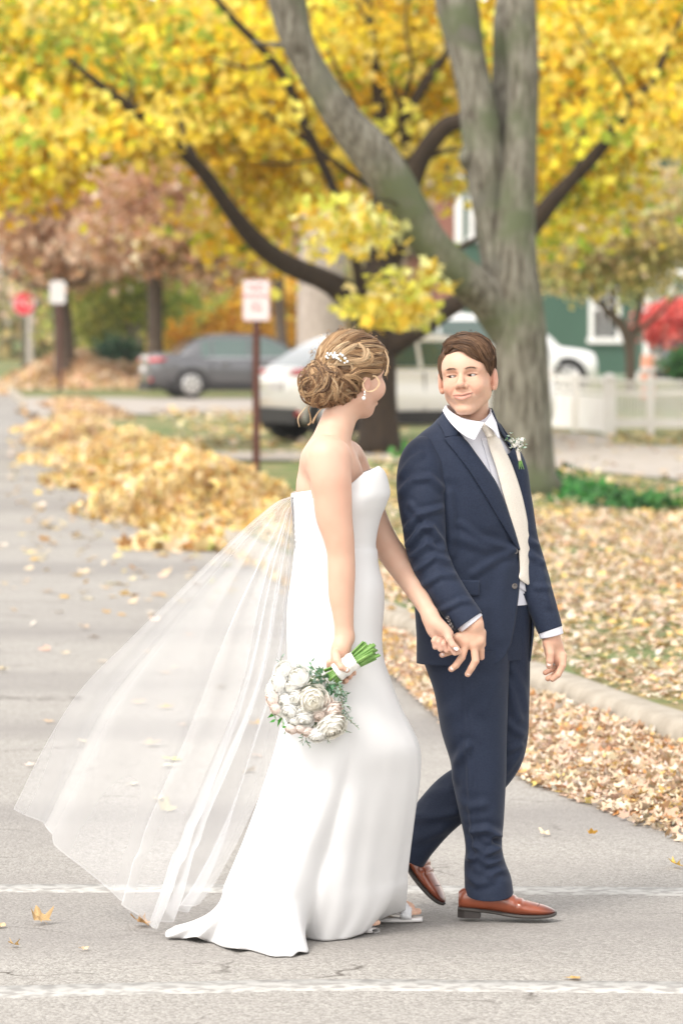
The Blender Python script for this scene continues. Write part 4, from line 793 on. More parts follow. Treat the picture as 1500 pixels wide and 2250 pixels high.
# ================================================================== implicit sculpting (distance fields -> one continuous surface)
class SDF:
    def __init__(s): s.ops = []
    def cap(s, a, b, ra, rb, k=.01, op='+'):
        a = np.array(a, float); b = np.array(b, float); ba = b - a; L2 = ba @ ba + 1e-12
        def f(p):
            h = np.clip(((p - a) @ ba) / L2, 0, 1); return np.linalg.norm(p - a - h[..., None] * ba, axis=-1) - (ra + (rb - ra) * h)
        s.ops.append((op, f, k)); return s
    def ell(s, c, r, k=.01, op='+', R=None):
        c = np.array(c, float); r = np.array(r, float)
        def f(p):
            q = p - c
            if R is not None: q = q @ R       # columns of R are the local axes in world
            k0 = np.linalg.norm(q / r, axis=-1); k1 = np.linalg.norm(q / (r * r), axis=-1) + 1e-9; return k0 * (k0 - 1) / k1
        s.ops.append((op, f, k)); return s
    def chain(s, pts, rad, k=.01, op='+'):
        n = max(2, (len(pts) - 1) * (4 if len(pts) > 2 else 1) + 1); S = cr(np.column_stack([np.array(pts, float), rad]), n); A, R = S[:, :3], S[:, 3]
        def f(p):
            d = None
            for i in range(n - 1):
                ba = A[i + 1] - A[i]; h = np.clip(((p - A[i]) @ ba) / (ba @ ba + 1e-12), 0, 1); v = np.linalg.norm(p - A[i] - h[..., None] * ba, axis=-1) - (R[i] + (R[i + 1] - R[i]) * h); d = v if d is None else np.minimum(d, v)
            return d
        s.ops.append((op, f, k)); return s
    def ev(s, p, ops=None):
        d = None
        for op, f, k in (ops or s.ops):
            v = f(p)
            if d is None: d = v; continue
            if op == '+': h = np.clip(.5 + .5 * (d - v) / k, 0, 1); d = d + (v - d) * h - k * h * (1 - h)
            else: h = np.clip(.5 - .5 * (d + v) / k, 0, 1); d = d + (-v - d) * h + k * h * (1 - h)
        return d
    def mesh(s, lo, hi, res=.002, B=14, disp=None):
        lo = np.array(lo, float); hi = np.array(hi, float); nb = np.ceil((hi - lo) / (res * B)).astype(int); n = nb * B + 1
        bc = [lo[i] + (np.arange(nb[i]) + .5) * B * res for i in range(3)]; C = np.stack(np.meshgrid(*bc, indexing='ij'), -1); rad = B * res * .87 + res
        vals = [f(C.reshape(-1, 3)).reshape(C.shape[:3]) for _, f, _ in s.ops]; D = s.ev(C)
        g = np.where(np.repeat(np.repeat(np.repeat(D, B, 0), B, 1), B, 2) > 0, 1., -1.).astype(np.float32) * .5
        g = np.pad(g, ((0, 1),) * 3, mode='edge')
        ax = np.arange(B + 1) * res; loc = np.stack(np.meshgrid(ax, ax, ax, indexing='ij'), -1)
        act = np.argwhere(np.abs(D) < rad * 1.25 + .012)
        for i, j, l in act:
            ops = [s.ops[m] for m in range(len(s.ops)) if (vals[m][i, j, l] < max(D[i, j, l], 0) + 2 * rad + s.ops[m][2] + .01)]
            if not ops or ops[0][0] == '-': ops = [s.ops[0]] + ops
            p = loc + lo + np.array([i, j, l]) * B * res; g[i*B:i*B+B+1, j*B:j*B+B+1, l*B:l*B+B+1] = s.ev(p, ops)
        return nets(g, lo, res)
def nets(g, lo, res):
    """naive surface nets"""
    ins = g < 0; c = np.zeros(tuple(v - 1 for v in g.shape), np.uint8)
    for a in (0, 1):
        for b in (0, 1):
            for d in (0, 1): c += ins[a:g.shape[0]-1+a, b:g.shape[1]-1+b, d:g.shape[2]-1+d]
    idx = np.argwhere((c > 0) & (c < 8)); key = np.ravel_multi_index(idx.T, c.shape)
    off = np.array([[a, b, d] for a in (0, 1) for b in (0, 1) for d in (0, 1)]); q = idx[:, None, :] + off; val = g[q[..., 0], q[..., 1], q[..., 2]]
    acc = np.zeros((len(idx), 3)); cnt = np.zeros(len(idx))
    for a in range(8):
        for b in range(a + 1, 8):
            if np.abs(off[a] - off[b]).sum() != 1: continue
            cr2 = (val[:, a] < 0) != (val[:, b] < 0); t = np.where(cr2, val[:, a] / (val[:, a] - val[:, b] + 1e-12), 0)
            acc += cr2[:, None] * (off[a] + (off[b] - off[a]) * t[:, None]); cnt += cr2
    V = lo + (idx + acc / cnt[:, None]) * res
    F_ = []
    for ax in range(3):
        sl0 = [slice(None)] * 3; sl1 = [slice(None)] * 3; sl0[ax] = slice(0, -1); sl1[ax] = slice(1, None)
        e = ins[tuple(sl0)] != ins[tuple(sl1)]; ed = np.argwhere(e); u, w_ = [(1, 2), (2, 0), (0, 1)][ax]
        ok = (ed[:, u] > 0) & (ed[:, w_] > 0) & (ed[:, u] < g.shape[u] - 1) & (ed[:, w_] < g.shape[w_] - 1); ed = ed[ok]
        s_in = ins[ed[:, 0], ed[:, 1], ed[:, 2]]; qs = []
        for du, dw in ((-1, -1), (0, -1), (0, 0), (-1, 0)):
            e2 = ed.copy(); e2[:, u] += du; e2[:, w_] += dw; qs.append(np.searchsorted(key, np.ravel_multi_index(e2.T, c.shape)))
        qd = np.stack(qs, -1); qd[~s_in] = qd[~s_in][:, ::-1]; F_.append(qd)
    return V, np.concatenate(F_)
def vnorm(V, Fq):
    n = np.cross(V[Fq[:, 2]] - V[Fq[:, 0]], V[Fq[:, 3]] - V[Fq[:, 1]]); out = np.zeros_like(V)
    for k in range(4): np.add.at(out, Fq[:, k], n)
    return out / (np.linalg.norm(out, axis=1)[:, None] + 1e-12)
def seg_d(p, a, b):
    a = np.array(a, float); b = np.array(b, float); ba = b - a; h = np.clip(((p - a) @ ba) / (ba @ ba), 0, 1); return np.linalg.norm(p - a - h[:, None] * ba, axis=1), h
def join(parts):
    v = []; f = []; n = 0
    for a, b in parts: v.append(a); f.append(b + n); n += len(a)
    return np.concatenate(v), np.concatenate(f)
def finger(s, pts, r0, r1, k=.004):
    """finger: chain of capsules with slight knuckle swell"""
    n = len(pts); rr = np.linspace(r0, r1, n)
    for i in range(n - 1): s.cap(pts[i], pts[i + 1], rr[i], rr[i + 1], k if i == 0 else .0025)
    return s
def strands(curves, rad, cols, ns=3, taper=True):
    """curves (N,K,3) -> one mesh of thin tubes; rad (N,), cols (N,3)"""
    N, K, _ = curves.shape; t = np.gradient(curves, axis=1); t /= np.linalg.norm(t, axis=2, keepdims=True) + 1e-12
    ref = np.array([.3, -.9, .31]); n = np.cross(t, ref); n /= np.linalg.norm(n, axis=2, keepdims=True) + 1e-9; b = np.cross(t, n)
    prof = np.sin(np.linspace(.25, np.pi - .12, K)) ** .5 if taper else np.ones(K); R = rad[:, None] * prof[None, :]
    a = np.arange(ns) * 2 * np.pi / ns
    V = curves[:, :, None, :] + R[:, :, None, None] * (np.cos(a)[None, None, :, None] * n[:, :, None, :] + np.sin(a)[None, None, :, None] * b[:, :, None, :])
    base = (np.arange(N) * K * ns)[:, None, None]; i = np.arange(K - 1)[None, :, None]; j = np.arange(ns)[None, None, :]; j2 = (j + 1) % ns
    Fq = np.stack([base + i * ns + j, base + i * ns + j2, base + (i + 1) * ns + j2, base + (i + 1) * ns + j], -1).reshape(-1, 4)
    C = np.repeat(cols[:, None, :], K * ns, 1).reshape(-1, 3)
    return V.reshape(-1, 3), Fq, C
# ================================================================== people: shared
def skin_mat(name, base=None, fre=0.0, red=.0):
    m = mat(name, attr=True, rough=.5, spec=.35, sss=.12, sssr=(.012, .005, .003), bump=(420, .15, .0008)); return m
M_SKIN = skin_mat('skin')
def hairmat(name): return mat(name, attr=True, rough=.42, spec=.35, sheen=.0)
M_HAIR = hairmat('hair')
M_NAIL = mat('nail', (.74, .56, .50), .25, coat=.6)
M_NAILW = mat('nail_polish', (.80, .77, .74), .2, coat=.8)
def fabric(name, c, rough=.8, weave=900, wd=.0006, sheen=.0, c2=None, spec=.3):
    return mat(name, c, rough, col2=c2, nscale=240, bump=(weave, .35, wd), sheen=sheen, spec=spec)
M_GOWN = fabric('gown_crepe', (.66, .655, .655), .62, 700, .0004)
M_SUIT = fabric('navy_wool', (.0105, .017, .038), .75, 900, .0006, .08, (.017, .026, .052))
M_SHIRT = fabric('shirt_cotton', (.70, .70, .76), .8, 900, .0004)
M_TIE = fabric('tie_silk', (.74, .68, .60), .45, 900, .0004, .1, (.68, .62, .54))
def arr_sheet(rows):
    """rows: (nu,nv,3) -> V,F"""
    rows = np.asarray(rows); return rows.reshape(-1, 3), grid_faces(rows.shape[0], rows.shape[1])
def add_solid(o, th, off=-1): m = o.modifiers.new('thickness', 'SOLIDIFY'); m.thickness = th; m.offset = off; return o
def add_sub(o, n=1): m = o.modifiers.new('smooth', 'SUBSURF'); m.levels = n; m.render_levels = n; return o
def poly_d_xz(V, pts):
    d = np.full(len(V), 9.)
    for a, b in zip(pts[:-1], pts[1:]):
        a = np.array([a[0], a[2]]); b = np.array([b[0], b[2]]); ba = b - a; q = V[:, [0, 2]] - a; h = np.clip(q @ ba / (ba @ ba + 1e-12), 0, 1); d = np.minimum(d, np.linalg.norm(q - h[:, None] * ba, axis=1))
    return d
WR = 1.15
def wrinkle(V, Fq, folds, Y0, side=-1):
    N = vnorm(V, Fq); out = V.copy(); facing = np.clip(N[:, 1] * side * 1.8 - .12, 0, 1)
    for pts, amp, wd in folds:
        q = [P(x, y, Y0) for x, y in pts]; d = poly_d_xz(V, q); amp = amp * WR; out += N * (amp * np.exp(-(d / wd) ** 2) * facing)[:, None]
        out -= N * (amp * .55 * np.exp(-((d - wd * 1.7) / wd) ** 2) * facing)[:, None]
    return out
def sweep(pts, rad, nr, ns, flat=1.0):
    S = cr(np.column_stack([pts, rad]), nr); c = S[:, :3]; t, n, b = frames(c); a = np.linspace(0, 2 * np.pi, ns, endpoint=False)
    V = c[:, None] + (np.cos(a)[None, :, None] * b[:, None] + flat * np.sin(a)[None, :, None] * n[:, None]) * S[:, 3][:, None, None]
    return V.reshape(-1, 3), grid_faces(nr, ns, True)
# ================================================================== BRIDE
BY = 11.38
def Bp(px, py, d=0.0): return P(px, py, BY + d)
bride = thing('person', (float(Bp(740, 0)[0]), BY, 0), 'woman in a strapless white gown with a pinned up blond bun, looking back over the bouquet side toward the man', 'person', None)
bride['label'] = 'woman in strapless white gown and pinned up blond hair turning her head toward the man'
yw = math.radians(40); HF = np.array([math.cos(yw), math.sin(yw), 0]); HR = np.array([math.sin(yw), -math.cos(yw), 0]); HU = np.array([0, 0, 1.0])
tp = math.radians(-6); HF, HU = HF * math.cos(tp) + HU * math.sin(tp), HU * math.cos(tp) - HF * math.sin(tp)
HB = np.column_stack([HF, HR, HU]); BC = Bp(772, 822, .02)
def hb(f, r, u): return BC + HF * f + HR * r + HU * u
s = SDF()
s.ell(hb(-.008, 0, .018), [.094, .076, .092], .02, R=HB)
s.ell(hb(.028, 0, -.045), [.062, .056, .074], .03, R=HB)
for r in (1, -1):
    s.ell(hb(.060, r * .042, -.036), [.032, .031, .034], .026, R=HB)            # cheek
    s.ell(hb(.070, r * .030, .018), [.018, .028, .012], .018, R=HB)             # brow
    s.cap(hb(.000, r * .046, -.070), hb(.052, r * .016, -.104), .019, .018, .022) # jaw
s.ell(hb(.066, 0, -.102), [.019, .022, .019], .02, R=HB)
s.ell(hb(.074, 0, -.073), [.018, .024, .022], .02, R=HB)
s.cap(hb(.084, 0, .004), hb(.104, 0, -.034), .008, .010, .010)
for r in (1, -1):
    s.ell(hb(.094, r * .011, -.040), [.009, .008, .008], .008, R=HB)
    s.ell(hb(.092, r * .034, -.002), [.018, .020, .011], .010, '-', R=HB)
    s.ell(hb(.070, r * .030, -.002), [.0135, .015, .0125], .004, R=HB)
s.cap(hb(.088, -.022, -.068), hb(.094, 0, -.070), .004, .005, .006); s.cap(hb(.094, 0, -.070), hb(.088, .022, -.068), .005, .004, .006)
s.cap(hb(.088, -.018, -.079), hb(.088, .018, -.079), .006, .006, .006)
s.cap(hb(.090, -.026, -.072), hb(.090, .026, -.072), .002, .002, .003, '-')
for r in (1, -1):   # ears
    s.ell(hb(-.004, r * .072, -.026), [.017, .008, .030], .006, R=HB)
    s.ell(hb(.001, r * .081, -.022), [.009, .005, .017], .004, '-', R=HB)
# neck and shoulders
s.chain([Bp(765, 868, .02), Bp(744, 922, .01), Bp(730, 962, .0), Bp(722, 1000, .01)], [.046, .051, .056, .070], .03)
s.ell(Bp(716, 1072, .03), [.088, .135, .125], .045)
s.ell(Bp(738, 1075, .03), [.083, .125, .105], .04)
s.ell(Bp(725, 1012, .035), [.064, .130, .050], .045)
s.ell(Bp(700, 1010, -.075), [.036, .04, .05], .04)                                # shoulder blade, near
s.chain([Bp(700, 1010, -.04), Bp(722, 1005, -.105)], [.045, .060], .035)
s.chain([Bp(722, 1008, -.105), Bp(725, 1045, -.12), Bp(730, 1090, -.125), Bp(734, 1135, -.13), Bp(744, 1180, -.135), Bp(749, 1220, -.135), Bp(750, 1262, -.14), Bp(750, 1308, -.145), Bp(754, 1352, -.15), Bp(757, 1402, -.155)],
        [.064, .063, .0575, .0535, .0455, .041, .0408, .038, .031, .0262], .02)
s.chain([Bp(750, 1000, .12), Bp(765, 1012, .175), Bp(800, 1092, .18), Bp(838, 1180, .16), Bp(866, 1224, .14), Bp(904, 1282, .09), Bp(944, 1350, .01)], [.050, .054, .046, .042, .0415, .034, .0235], .03)
s.cap(Bp(682, 1055, -.125), Bp(694, 1092, -.135), .004, .003, .012, '-')           # crease behind the armpit
# lower body under the gown (slimmer than the cloth)
s.chain([Bp(735, 1080, .03), Bp(738, 1190, .03), Bp(740, 1300, .03)], [.078, .082, .090], .05)
# ----- right hand round the stems
d0 = -.185
s.chain([Bp(757, 1400, -.155), Bp(752, 1420, -.17)], [.0262, .024], .015)
s.ell(Bp(748, 1425, -.175), [.026, .020, .030], .014); s.ell(Bp(740, 1445, -.178), [.018, .020, .030], .014)
finger(s, [Bp(738, 1436, -.20), Bp(741, 1452, -.222), Bp(750, 1466, -.232), Bp(762, 1472, -.230)], .0125, .0088, .006)   # thumb
for k, (ax, ay, bx_, by_, tx, ty) in enumerate([(724, 1455, 722, 1476, 747, 1492), (730, 1462, 738, 1496, 760, 1496), (742, 1460, 756, 1492, 769, 1484), (752, 1452, 771, 1480, 776, 1475)]):
    finger(s, [Bp(ax, ay, -.170), Bp(bx_, by_, -.150), Bp((bx_ + tx) / 2 + 3, (by_ + ty) / 2 + 3, -.148), Bp(tx, ty, -.185)], .0095, .0080, .004)
# ----- left hand, closed round his fingers
s.chain([Bp(944, 1350, .01), Bp(956, 1368, -.005), Bp(972, 1382, -.010), Bp(984, 1392, -.012)], [.0235, .0235, .021, .016], .014)
s.chain([Bp(940, 1362, .008), Bp(949, 1386, .0), Bp(958, 1400, .002)], [.017, .016, .012], .012)
finger(s, [Bp(980, 1388, -.018), Bp(986, 1403, -.028), Bp(994, 1417, -.033), Bp(1005, 1427, -.031)], .0125, .0082, .006)
for (a, b, c) in (((962, 1397), (953, 1408), (956, 1421)), ((970, 1399), (963, 1411), (967, 1426)), ((978, 1402), (974, 1415), (981, 1429))):
    finger(s, [Bp(*a, .000), Bp(*b, -.014), Bp(*c, -.010), Bp(c[0] + 8, c[1] - 4, .002)], .0088, .0082, .003)
finger(s, [Bp(984, 1406, .0), Bp(992, 1424, -.012), Bp(999, 1434, -.016), Bp(1008, 1432, -.012)], .0092, .0084, .003)
import time as _t; _t0 = _t.time()
lo = np.minimum.reduce([Bp(628, 1320, -.24), Bp(628, 1320, .28)]); lo[1] = BY - .27; lo[2] = Bp(0, 1510, 0)[2]
hi = Bp(1024, 715, 0); hi[1] = BY + .26
V, Fq = s.mesh(lo, hi, .0024)
# feet inside the sandals (same skin)
sf = SDF(); 
def foot(px0, py0, px1, py1, z, sdf):
    a, b = G(px0, py0, 0), G(px1, py1, 0); a[2] = b[2] = z; ax = (b - a) / np.linalg.norm(b - a); sd_ = np.array([ax[1], -ax[0], 0])
    sdf.chain([a + [0, 0, .05], a + ax * .07 + [0, 0, .045], b - ax * .03 + [0, 0, .024]], [.026, .026, .020], .02)
    for k in range(5): o_ = (k - 2) * .0135; q = b + sd_ * o_ - ax * (.004 * (k - 1) ** 2 * .5); sdf.cap(q - ax * .03 + [0, 0, .016], q + [0, 0, .013], .0085 - .0006 * k, .0085 - .0006 * k, .004)
foot(690, 2033, 817, 2051, .016, sf); foot(800, 2024, 919, 2026, .016, sf)
Vf, Ff = sf.mesh(G(690, 2090, 0) * [1, 1, 0] + [-.02, -.10, .004], G(930, 2000, 0) * [1, 1, 0] + [.05, .2, .12], .0025)
sl = SDF(); sl.chain([Bp(738, 1300, .03), Bp(785, 1640, .02), Bp(735, 1900, .06), P(700, 2010, 11.52)], [.075, .052, .038, .026], .03); sl.chain([Bp(738, 1300, .04), Bp(825, 1640, .10), Bp(820, 1880, .15), P(806, 2003, 11.62)], [.085, .058, .042, .028], .03)
lo = Bp(650, 2040, -.3); lo[2] = .035; hi = Bp(930, 1290, .35); Vl, Fl = sl.mesh(lo, hi, .007)
V, Fq = join([(V, Fq), (Vf, Ff), (Vl, Fl)])
def smooth_mask(V, Fq, m, it=10):
    e = np.concatenate([Fq[:, [0, 1]], Fq[:, [1, 2]], Fq[:, [2, 3]], Fq[:, [3, 0]]]); e = np.concatenate([e, e[:, ::-1]]); n = len(V); c = np.bincount(e[:, 0], minlength=n)[:, None] + 1e-9
    for _ in range(it):
        q = np.stack([np.bincount(e[:, 0], V[e[:, 1], k], n) for k in range(3)], -1) / c; V = V + (q - V) * m[:, None] * .6
    return V
zc_ = V[:, 2]; m_arm = np.clip((Bp(0, 935)[2] - zc_) / .03, 0, 1) * np.clip((zc_ - Bp(0, 1385)[2]) / .03, 0, 1); V = smooth_mask(V, Fq, m_arm, 26)
def bride_col(V):
    n = len(V); c = np.tile(np.array([.63, .40, .295]), (n, 1))
    k = vnoise(V, 14, 3)[:, None] * .035; c = c * (1 + k * np.array([.3, 1, 1.1])) * (1 + .05 * vnoise(V, 55, 6)[:, None] * np.array([.3, 1, 1.2]))
    fr = vnoise(V, 230, 8); arm = np.clip((Bp(0, 960)[2] - V[:, 2]) / .05, 0, 1) * (V[:, 1] < BY - .03)
    c *= (1 - .16 * np.clip(fr - .45, 0, 1) * arm)[:, None] * np.ones(3)
    def blob(p, r, tint, a): 
        nonlocal c
        w_ = (a * np.exp(-np.sum((V - p) ** 2, 1) / r ** 2))[:, None]; c = c * (1 - w_) + np.array(tint) * w_
    blob(Bp(735, 1090, -.18), .10, (.64, .33, .25), .42); w_ = (.50 * np.clip((BY - .05 - V[:, 1]) / .05, 0, 1) * np.clip((Bp(0, 985)[2] - V[:, 2]) / .12, 0, 1) * np.clip((V[:, 2] - Bp(0, 1440)[2]) / .1, .35, 1))[:, None]; c = c * (1 - w_) + np.array([.58, .335, .24]) * w_; blob(Bp(730, 1010, -.17), .06, (.68, .42, .33), .3); blob(hb(.07, .045, -.035), .035, (.68, .36, .29), .35); blob(hb(0, .08, -.026), .025, (.66, .32, .25), .45)
    blob(Bp(735, 1475, -.18), .03, (.68, .36, .30), .3); blob(Bp(970, 1412, -.02), .035, (.66, .36, .29), .35)
    for r in (-.016, -.008, 0, .008, .016): blob(hb(.097, r, -.073), .009, (.55, .20, .18), .75)
    return c
mesh_obj('body', V, Fq, M_SKIN, bride, cols=bride_col(V))
M_SOLE = mat('sandal_white', (.74, .72, .71), .35, coat=.3); M_GLIT = mat('silver_glitter', (.62, .62, .63), .25, (.9, .9, .92), 900, (.45, .55), bump=(700, 1.0, .002), metal=.4)
for (a0, a1, b0, b1) in ((680, 2032, 826, 2052), (790, 2024, 928, 2026)):
    a, b = G(a0, a1, 0), G(b0, b1, 0); L_ = np.linalg.norm(b - a); ax = (b - a) / L_; sd_ = np.array([ax[1], -ax[0], 0]); rows = []
    for u in np.linspace(0, 1, 24):
        wd = .040 * math.sin(math.pi * (.12 + .80 * u)) ** .6; zt = .014 + .05 * max(0, .35 - u) ** 1.1; c0 = a + ax * L_ * u
        rows.append([c0 + sd_ * wd * t + [0, 0, z] for t, z in ((-1, zt - .010), (-1.0, zt), (0, zt + .002), (1.0, zt), (1, zt - .010), (0, zt - .012))])
    rows = np.array(rows); sh = mesh_obj('sandal', rows.reshape(-1, 3), grid_faces(24, 6, True), M_SOLE, bride)
    rows = []
    for u in np.linspace(.66, .84, 6):
        c0 = a + ax * L_ * u; rows.append([c0 + sd_ * .043 * math.cos(q) + np.array([0, 0, .014 + .066 * math.sin(q) * (1 - .5 * (u - .66) / .18)]) for q in np.linspace(0, math.pi, 14)])
    V, Fq = arr_sheet(rows); add_solid(mesh_obj('strap', V, Fq, M_GLIT, sh), .002, 1)
# ----- gown
NT = 288; th = np.linspace(0, 2 * np.pi, NT, endpoint=False); fr_ = th / (2 * np.pi)
def ringB(py, xl, xr, b, dc=.02, pyf=None, e=1.0, sh=0.):
    pyv = np.full(NT, float(py)) if pyf is None else pyf
    cx, a = (xl + xr) / 2, (xr - xl) / 2; px = cx + a * np.cos(th); d = dc - b * np.sin(th) + sh * (px - cx) * BY / F
    Y = BY + d; return np.stack([(px - CX) * BY / F + 0 * Y, Y, HC - (pyv - HY) * BY / F], -1)
topf = np.interp(fr_, [0, .05, .085, .14, .19, .24, .30, .50, .70, .80, .90, 1], [1025, 1024, 1028, 1036, 1058, 1067, 1071, 1087, 1070, 1050, 1033, 1025])
rings = [ringB(1070, 642, 833, .132, .02, topf), ringB(1070, 642, 848, .136, .02, topf + 18)]
for py, xl, xr, b, dc in [(1092, 641, 857, .140, .02), (1112, 643, 851, .138, .02), (1140, 645, 837, .126, .02), (1175, 648, 828, .117, .02), (1203, 650, 826, .115, .02), (1208, 648, 828, .118, .02), (1240, 645, 831, .13, .02), (1290, 639, 842, .15, .02), (1330, 634, 842, .158, .02), (1400, 633, 837, .162, .01), (1450, 634, 842, .165, .0), (1500, 633, 858, .168, 0),
                         (1560, 625, 881, .168, -.01), (1635, 607, 917, .165, -.02), (1700, 587, 921, .160, -.02), (1790, 555, 911, .155, -.03), (1860, 527, 903, .150, -.04), (1930, 498, 896, .150, -.06)]:
    t_ = np.clip((1120 - py) / 30, 0, 1); pyf = None
    if py < 1150: pyf = py + (topf - 1070) * .9 * np.clip((1150 - py) / 58, 0, 1) * .35
    rings.append(ringB(py, xl, xr, b, dc, pyf, 1.0, .62 * np.clip((py - 1600) / 330, 0, 1)))
hem = np.array([(0, 890, 1998, .045), (.05, 856, 2010, .035), (.09, 818, 2024, .020), (.13, 790, 2052, .008), (.17, 750, 2063, .003), (.22, 705, 2066, .003), (.265, 664, 2062, .003), (.285, 678, 2091, .004), (.30, 655, 2086, .012), (.32, 642, 2103, .003), (.355, 605, 2101, .003), (.395, 548, 2087, .003), (.42, 520, 2084, .014), (.44, 498, 2080, .003), (.475, 448, 2069, .003), (.50, 432, 2058, .022), (.525, 402, 2062, .004), (.55, 378, 2058, .010),
                (.57, 371, 2044, .022), (.60, 392, 2036, .020), (.65, 452, 2030, .012), (.72, 540, 2010, .003), (.82, 680, 1995, .003), (.92, 820, 1988, .02), (1, 890, 1998, .045)])
hx_ = np.array([G(r[1], r[2], r[3]) for r in hem]); HEM = np.stack([np.interp(fr_, hem[:, 0], hx_[:, k]) for k in range(3)], -1)
for _ in range(2): HEM = (np.roll(HEM, 1, 0) + HEM * 2 + np.roll(HEM, -1, 0)) / 4
base = rings[-1]
for w_ in (.22, .42, .62, .80, .93):
    e_ = w_ ** 2.1; q = base * (1 - e_) + HEM * e_; q[:, 2] = base[:, 2] * (1 - w_) + HEM[:, 2] * w_; rings.append(q)
rings.append(HEM)
K = np.array([r.reshape(-1) for r in rings]); zz = np.array([r[:, 2].mean() for r in rings])
# interpolate rings
NR = 230; ii = np.concatenate([[0], np.cumsum(np.maximum(np.abs(np.diff(zz)), .004))]); uu = np.linspace(0, ii[-1], NR)
def pch(xs, Ys, u):
    d = np.diff(xs); m = np.diff(Ys, axis=0) / d[:, None]; tn_ = np.zeros_like(Ys); tn_[1:-1] = (m[:-1] + m[1:]) / 2; tn_[0] = m[0]; tn_[-1] = m[-1]
    i = np.clip(np.searchsorted(xs, u, side='right') - 1, 0, len(xs) - 2); t = ((u - xs[i]) / d[i])[:, None]; h = d[i][:, None]
    return (2*t**3-3*t**2+1)*Ys[i] + (t**3-2*t**2+t)*h*tn_[i] + (-2*t**3+3*t**2)*Ys[i+1] + (t**3-t**2)*h*tn_[i+1]
S = pch(ii, K, uu).reshape(NR, NT, 3)
cen = S.mean(1, keepdims=True); out = S - cen; out[:, :, 2] = 0; out /= np.linalg.norm(out, axis=2, keepdims=True) + 1e-9
low = np.clip((Bp(0, 1560)[2] - S[:, :, 2]) / (Bp(0, 1560)[2]), 0, 1)
fold = np.zeros((NR, NT))
for f0, wd, am, st in [(.045, .014, .008, 0), (.10, .024, .013, .1), (.165, .020, .010, .3), (.215, .018, .013, .15), (.25, .012, -.020, .0), (.285, .020, .034, .0), (.335, .022, -.012, .2), (.37, .02, .016, .3), (.425, .016, .014, .5), (.47, .02, -.012, .4), (.55, .02, .02, .3), (.62, .03, .02, .2), (.72, .03, .02, .2), (.82, .03, .02, .2), (.92, .03, .015, .2)]:
    dd = np.abs((fr_[None, :] + .03 * (low - .5) * np.sin(f0 * 40) - f0 + .5) % 1 - .5); fold += am * np.clip((low - st) / (1 - st), 0, 1) ** .9 * np.exp(-(dd / wd) ** 2)
# soft drag lines over bodice and hips
S2 = S + out * fold[..., None]
fl = S2.reshape(-1, 3); Fq = grid_faces(NR, NT, True)
fl = wrinkle(fl, Fq[:, ::-1], [([(775, 1086), (800, 1082), (822, 1076)], .0022, .006), ([(780, 1098), (812, 1096)], .0015, .006), ([(650, 1090), (676, 1080)], .002, .006), ([(655, 1236), (700, 1245)], .0015, .009), ([(790, 1225), (826, 1210)], .0016, .008), ([(860, 1520), (800, 1640), (720, 1760)], .004, .03), ([(905, 1650), (840, 1760), (790, 1880)], .006, .03), ([(885, 1800), (840, 1900), (815, 1990)], .006, .022), ([(880, 1930), (850, 1975), (812, 2012)], .008, .016), ([(700, 1830), (690, 1960), (680, 2050)], .006, .02), ([(760, 1850), (745, 1960), (740, 2050)], .005, .018)], BY)
fl += vnorm(fl, Fq[:, ::-1]) * (.0011 * vnoise(fl * [1, 1, .35], 26, 9) + .0022 * vnoise(fl * [1, 1, .3], 8, 4))[:, None]; fl[:, 2] = np.maximum(fl[:, 2], .003)
# thin waist seam
seam = np.exp(-((fl[:, 2] - Bp(0, 1206)[2]) / .0022) ** 2); fl -= (out.reshape(-1, 3)) * (.0025 * seam)[:, None]
gown = mesh_obj('gown', fl, Fq[:, ::-1], M_GOWN, bride); add_solid(gown, .0025, -1)
bu = bpy.data.meshes.new('button'); import bmesh
bm = bmesh.new(); bmesh.ops.create_uvsphere(bm, u_segments=10, v_segments=6, radius=.0042); bm.to_mesh(bu); bm.free(); bu.materials.append(M_SOLE)
for k in range(24):
    py = 1112 + k * 12.4; xl = np.interp(py, [1110, 1140, 1175, 1205, 1240, 1290, 1330, 1400], [643, 645, 648, 650, 645, 639, 634, 633]); p = Bp(xl + 1.5, py, -.012)
    o = bpy.data.objects.new('button', bu); COL.objects.link(o); o.parent = gown; o.location = tuple(p - np.array(wloc(gown)))
# ----- veil: sheer tulle from the back of the bodice, blown out behind
def tulle(name, a, dens):
    m = bpy.data.materials.new(name); m.use_nodes = True; n = m.node_tree; n.nodes.remove(n.nodes['Principled BSDF']); out_ = n.nodes['Material Output']; L = n.links.new
    df = n.nodes.new('ShaderNodeBsdfDiffuse'); df.inputs[0].default_value = (.88, .88, .89, 1); tr = n.nodes.new('ShaderNodeBsdfTranslucent'); tr.inputs[0].default_value = (.88, .88, .89, 1)
    m1 = n.nodes.new('ShaderNodeMixShader'); m1.inputs[0].default_value = .5; L(df.outputs[0], m1.inputs[1]); L(tr.outputs[0], m1.inputs[2])
    tp_ = n.nodes.new('ShaderNodeBsdfTransparent'); at = n.nodes.new('ShaderNodeAttribute'); at.attribute_name = 'Col'
    m2 = n.nodes.new('ShaderNodeMixShader'); L(at.outputs['Fac'], m2.inputs[0]); L(tp_.outputs[0], m2.inputs[1]); L(m1.outputs[0], m2.inputs[2]); L(m2.outputs[0], out_.inputs[0]); return m
M_TULLE = tulle('tulle', .2, 0)
Lf = cr(np.array([(640, 1090), (600, 1108), (520, 1176), (402, 1290), (290, 1400), (182, 1510), (104, 1630), (30, 1778)], float), 200)
Rt = cr(np.array([(652, 1092), (651, 1200), (643, 1330), (636, 1450), (618, 1560), (578, 1700), (520, 1830), (462, 1935), (425, 1985)], float), 200)
bot_u = [0, .03, .07, .10, .125, .145, .19, .26, .36, .50, .60, .70, .80, .90, 1.0]
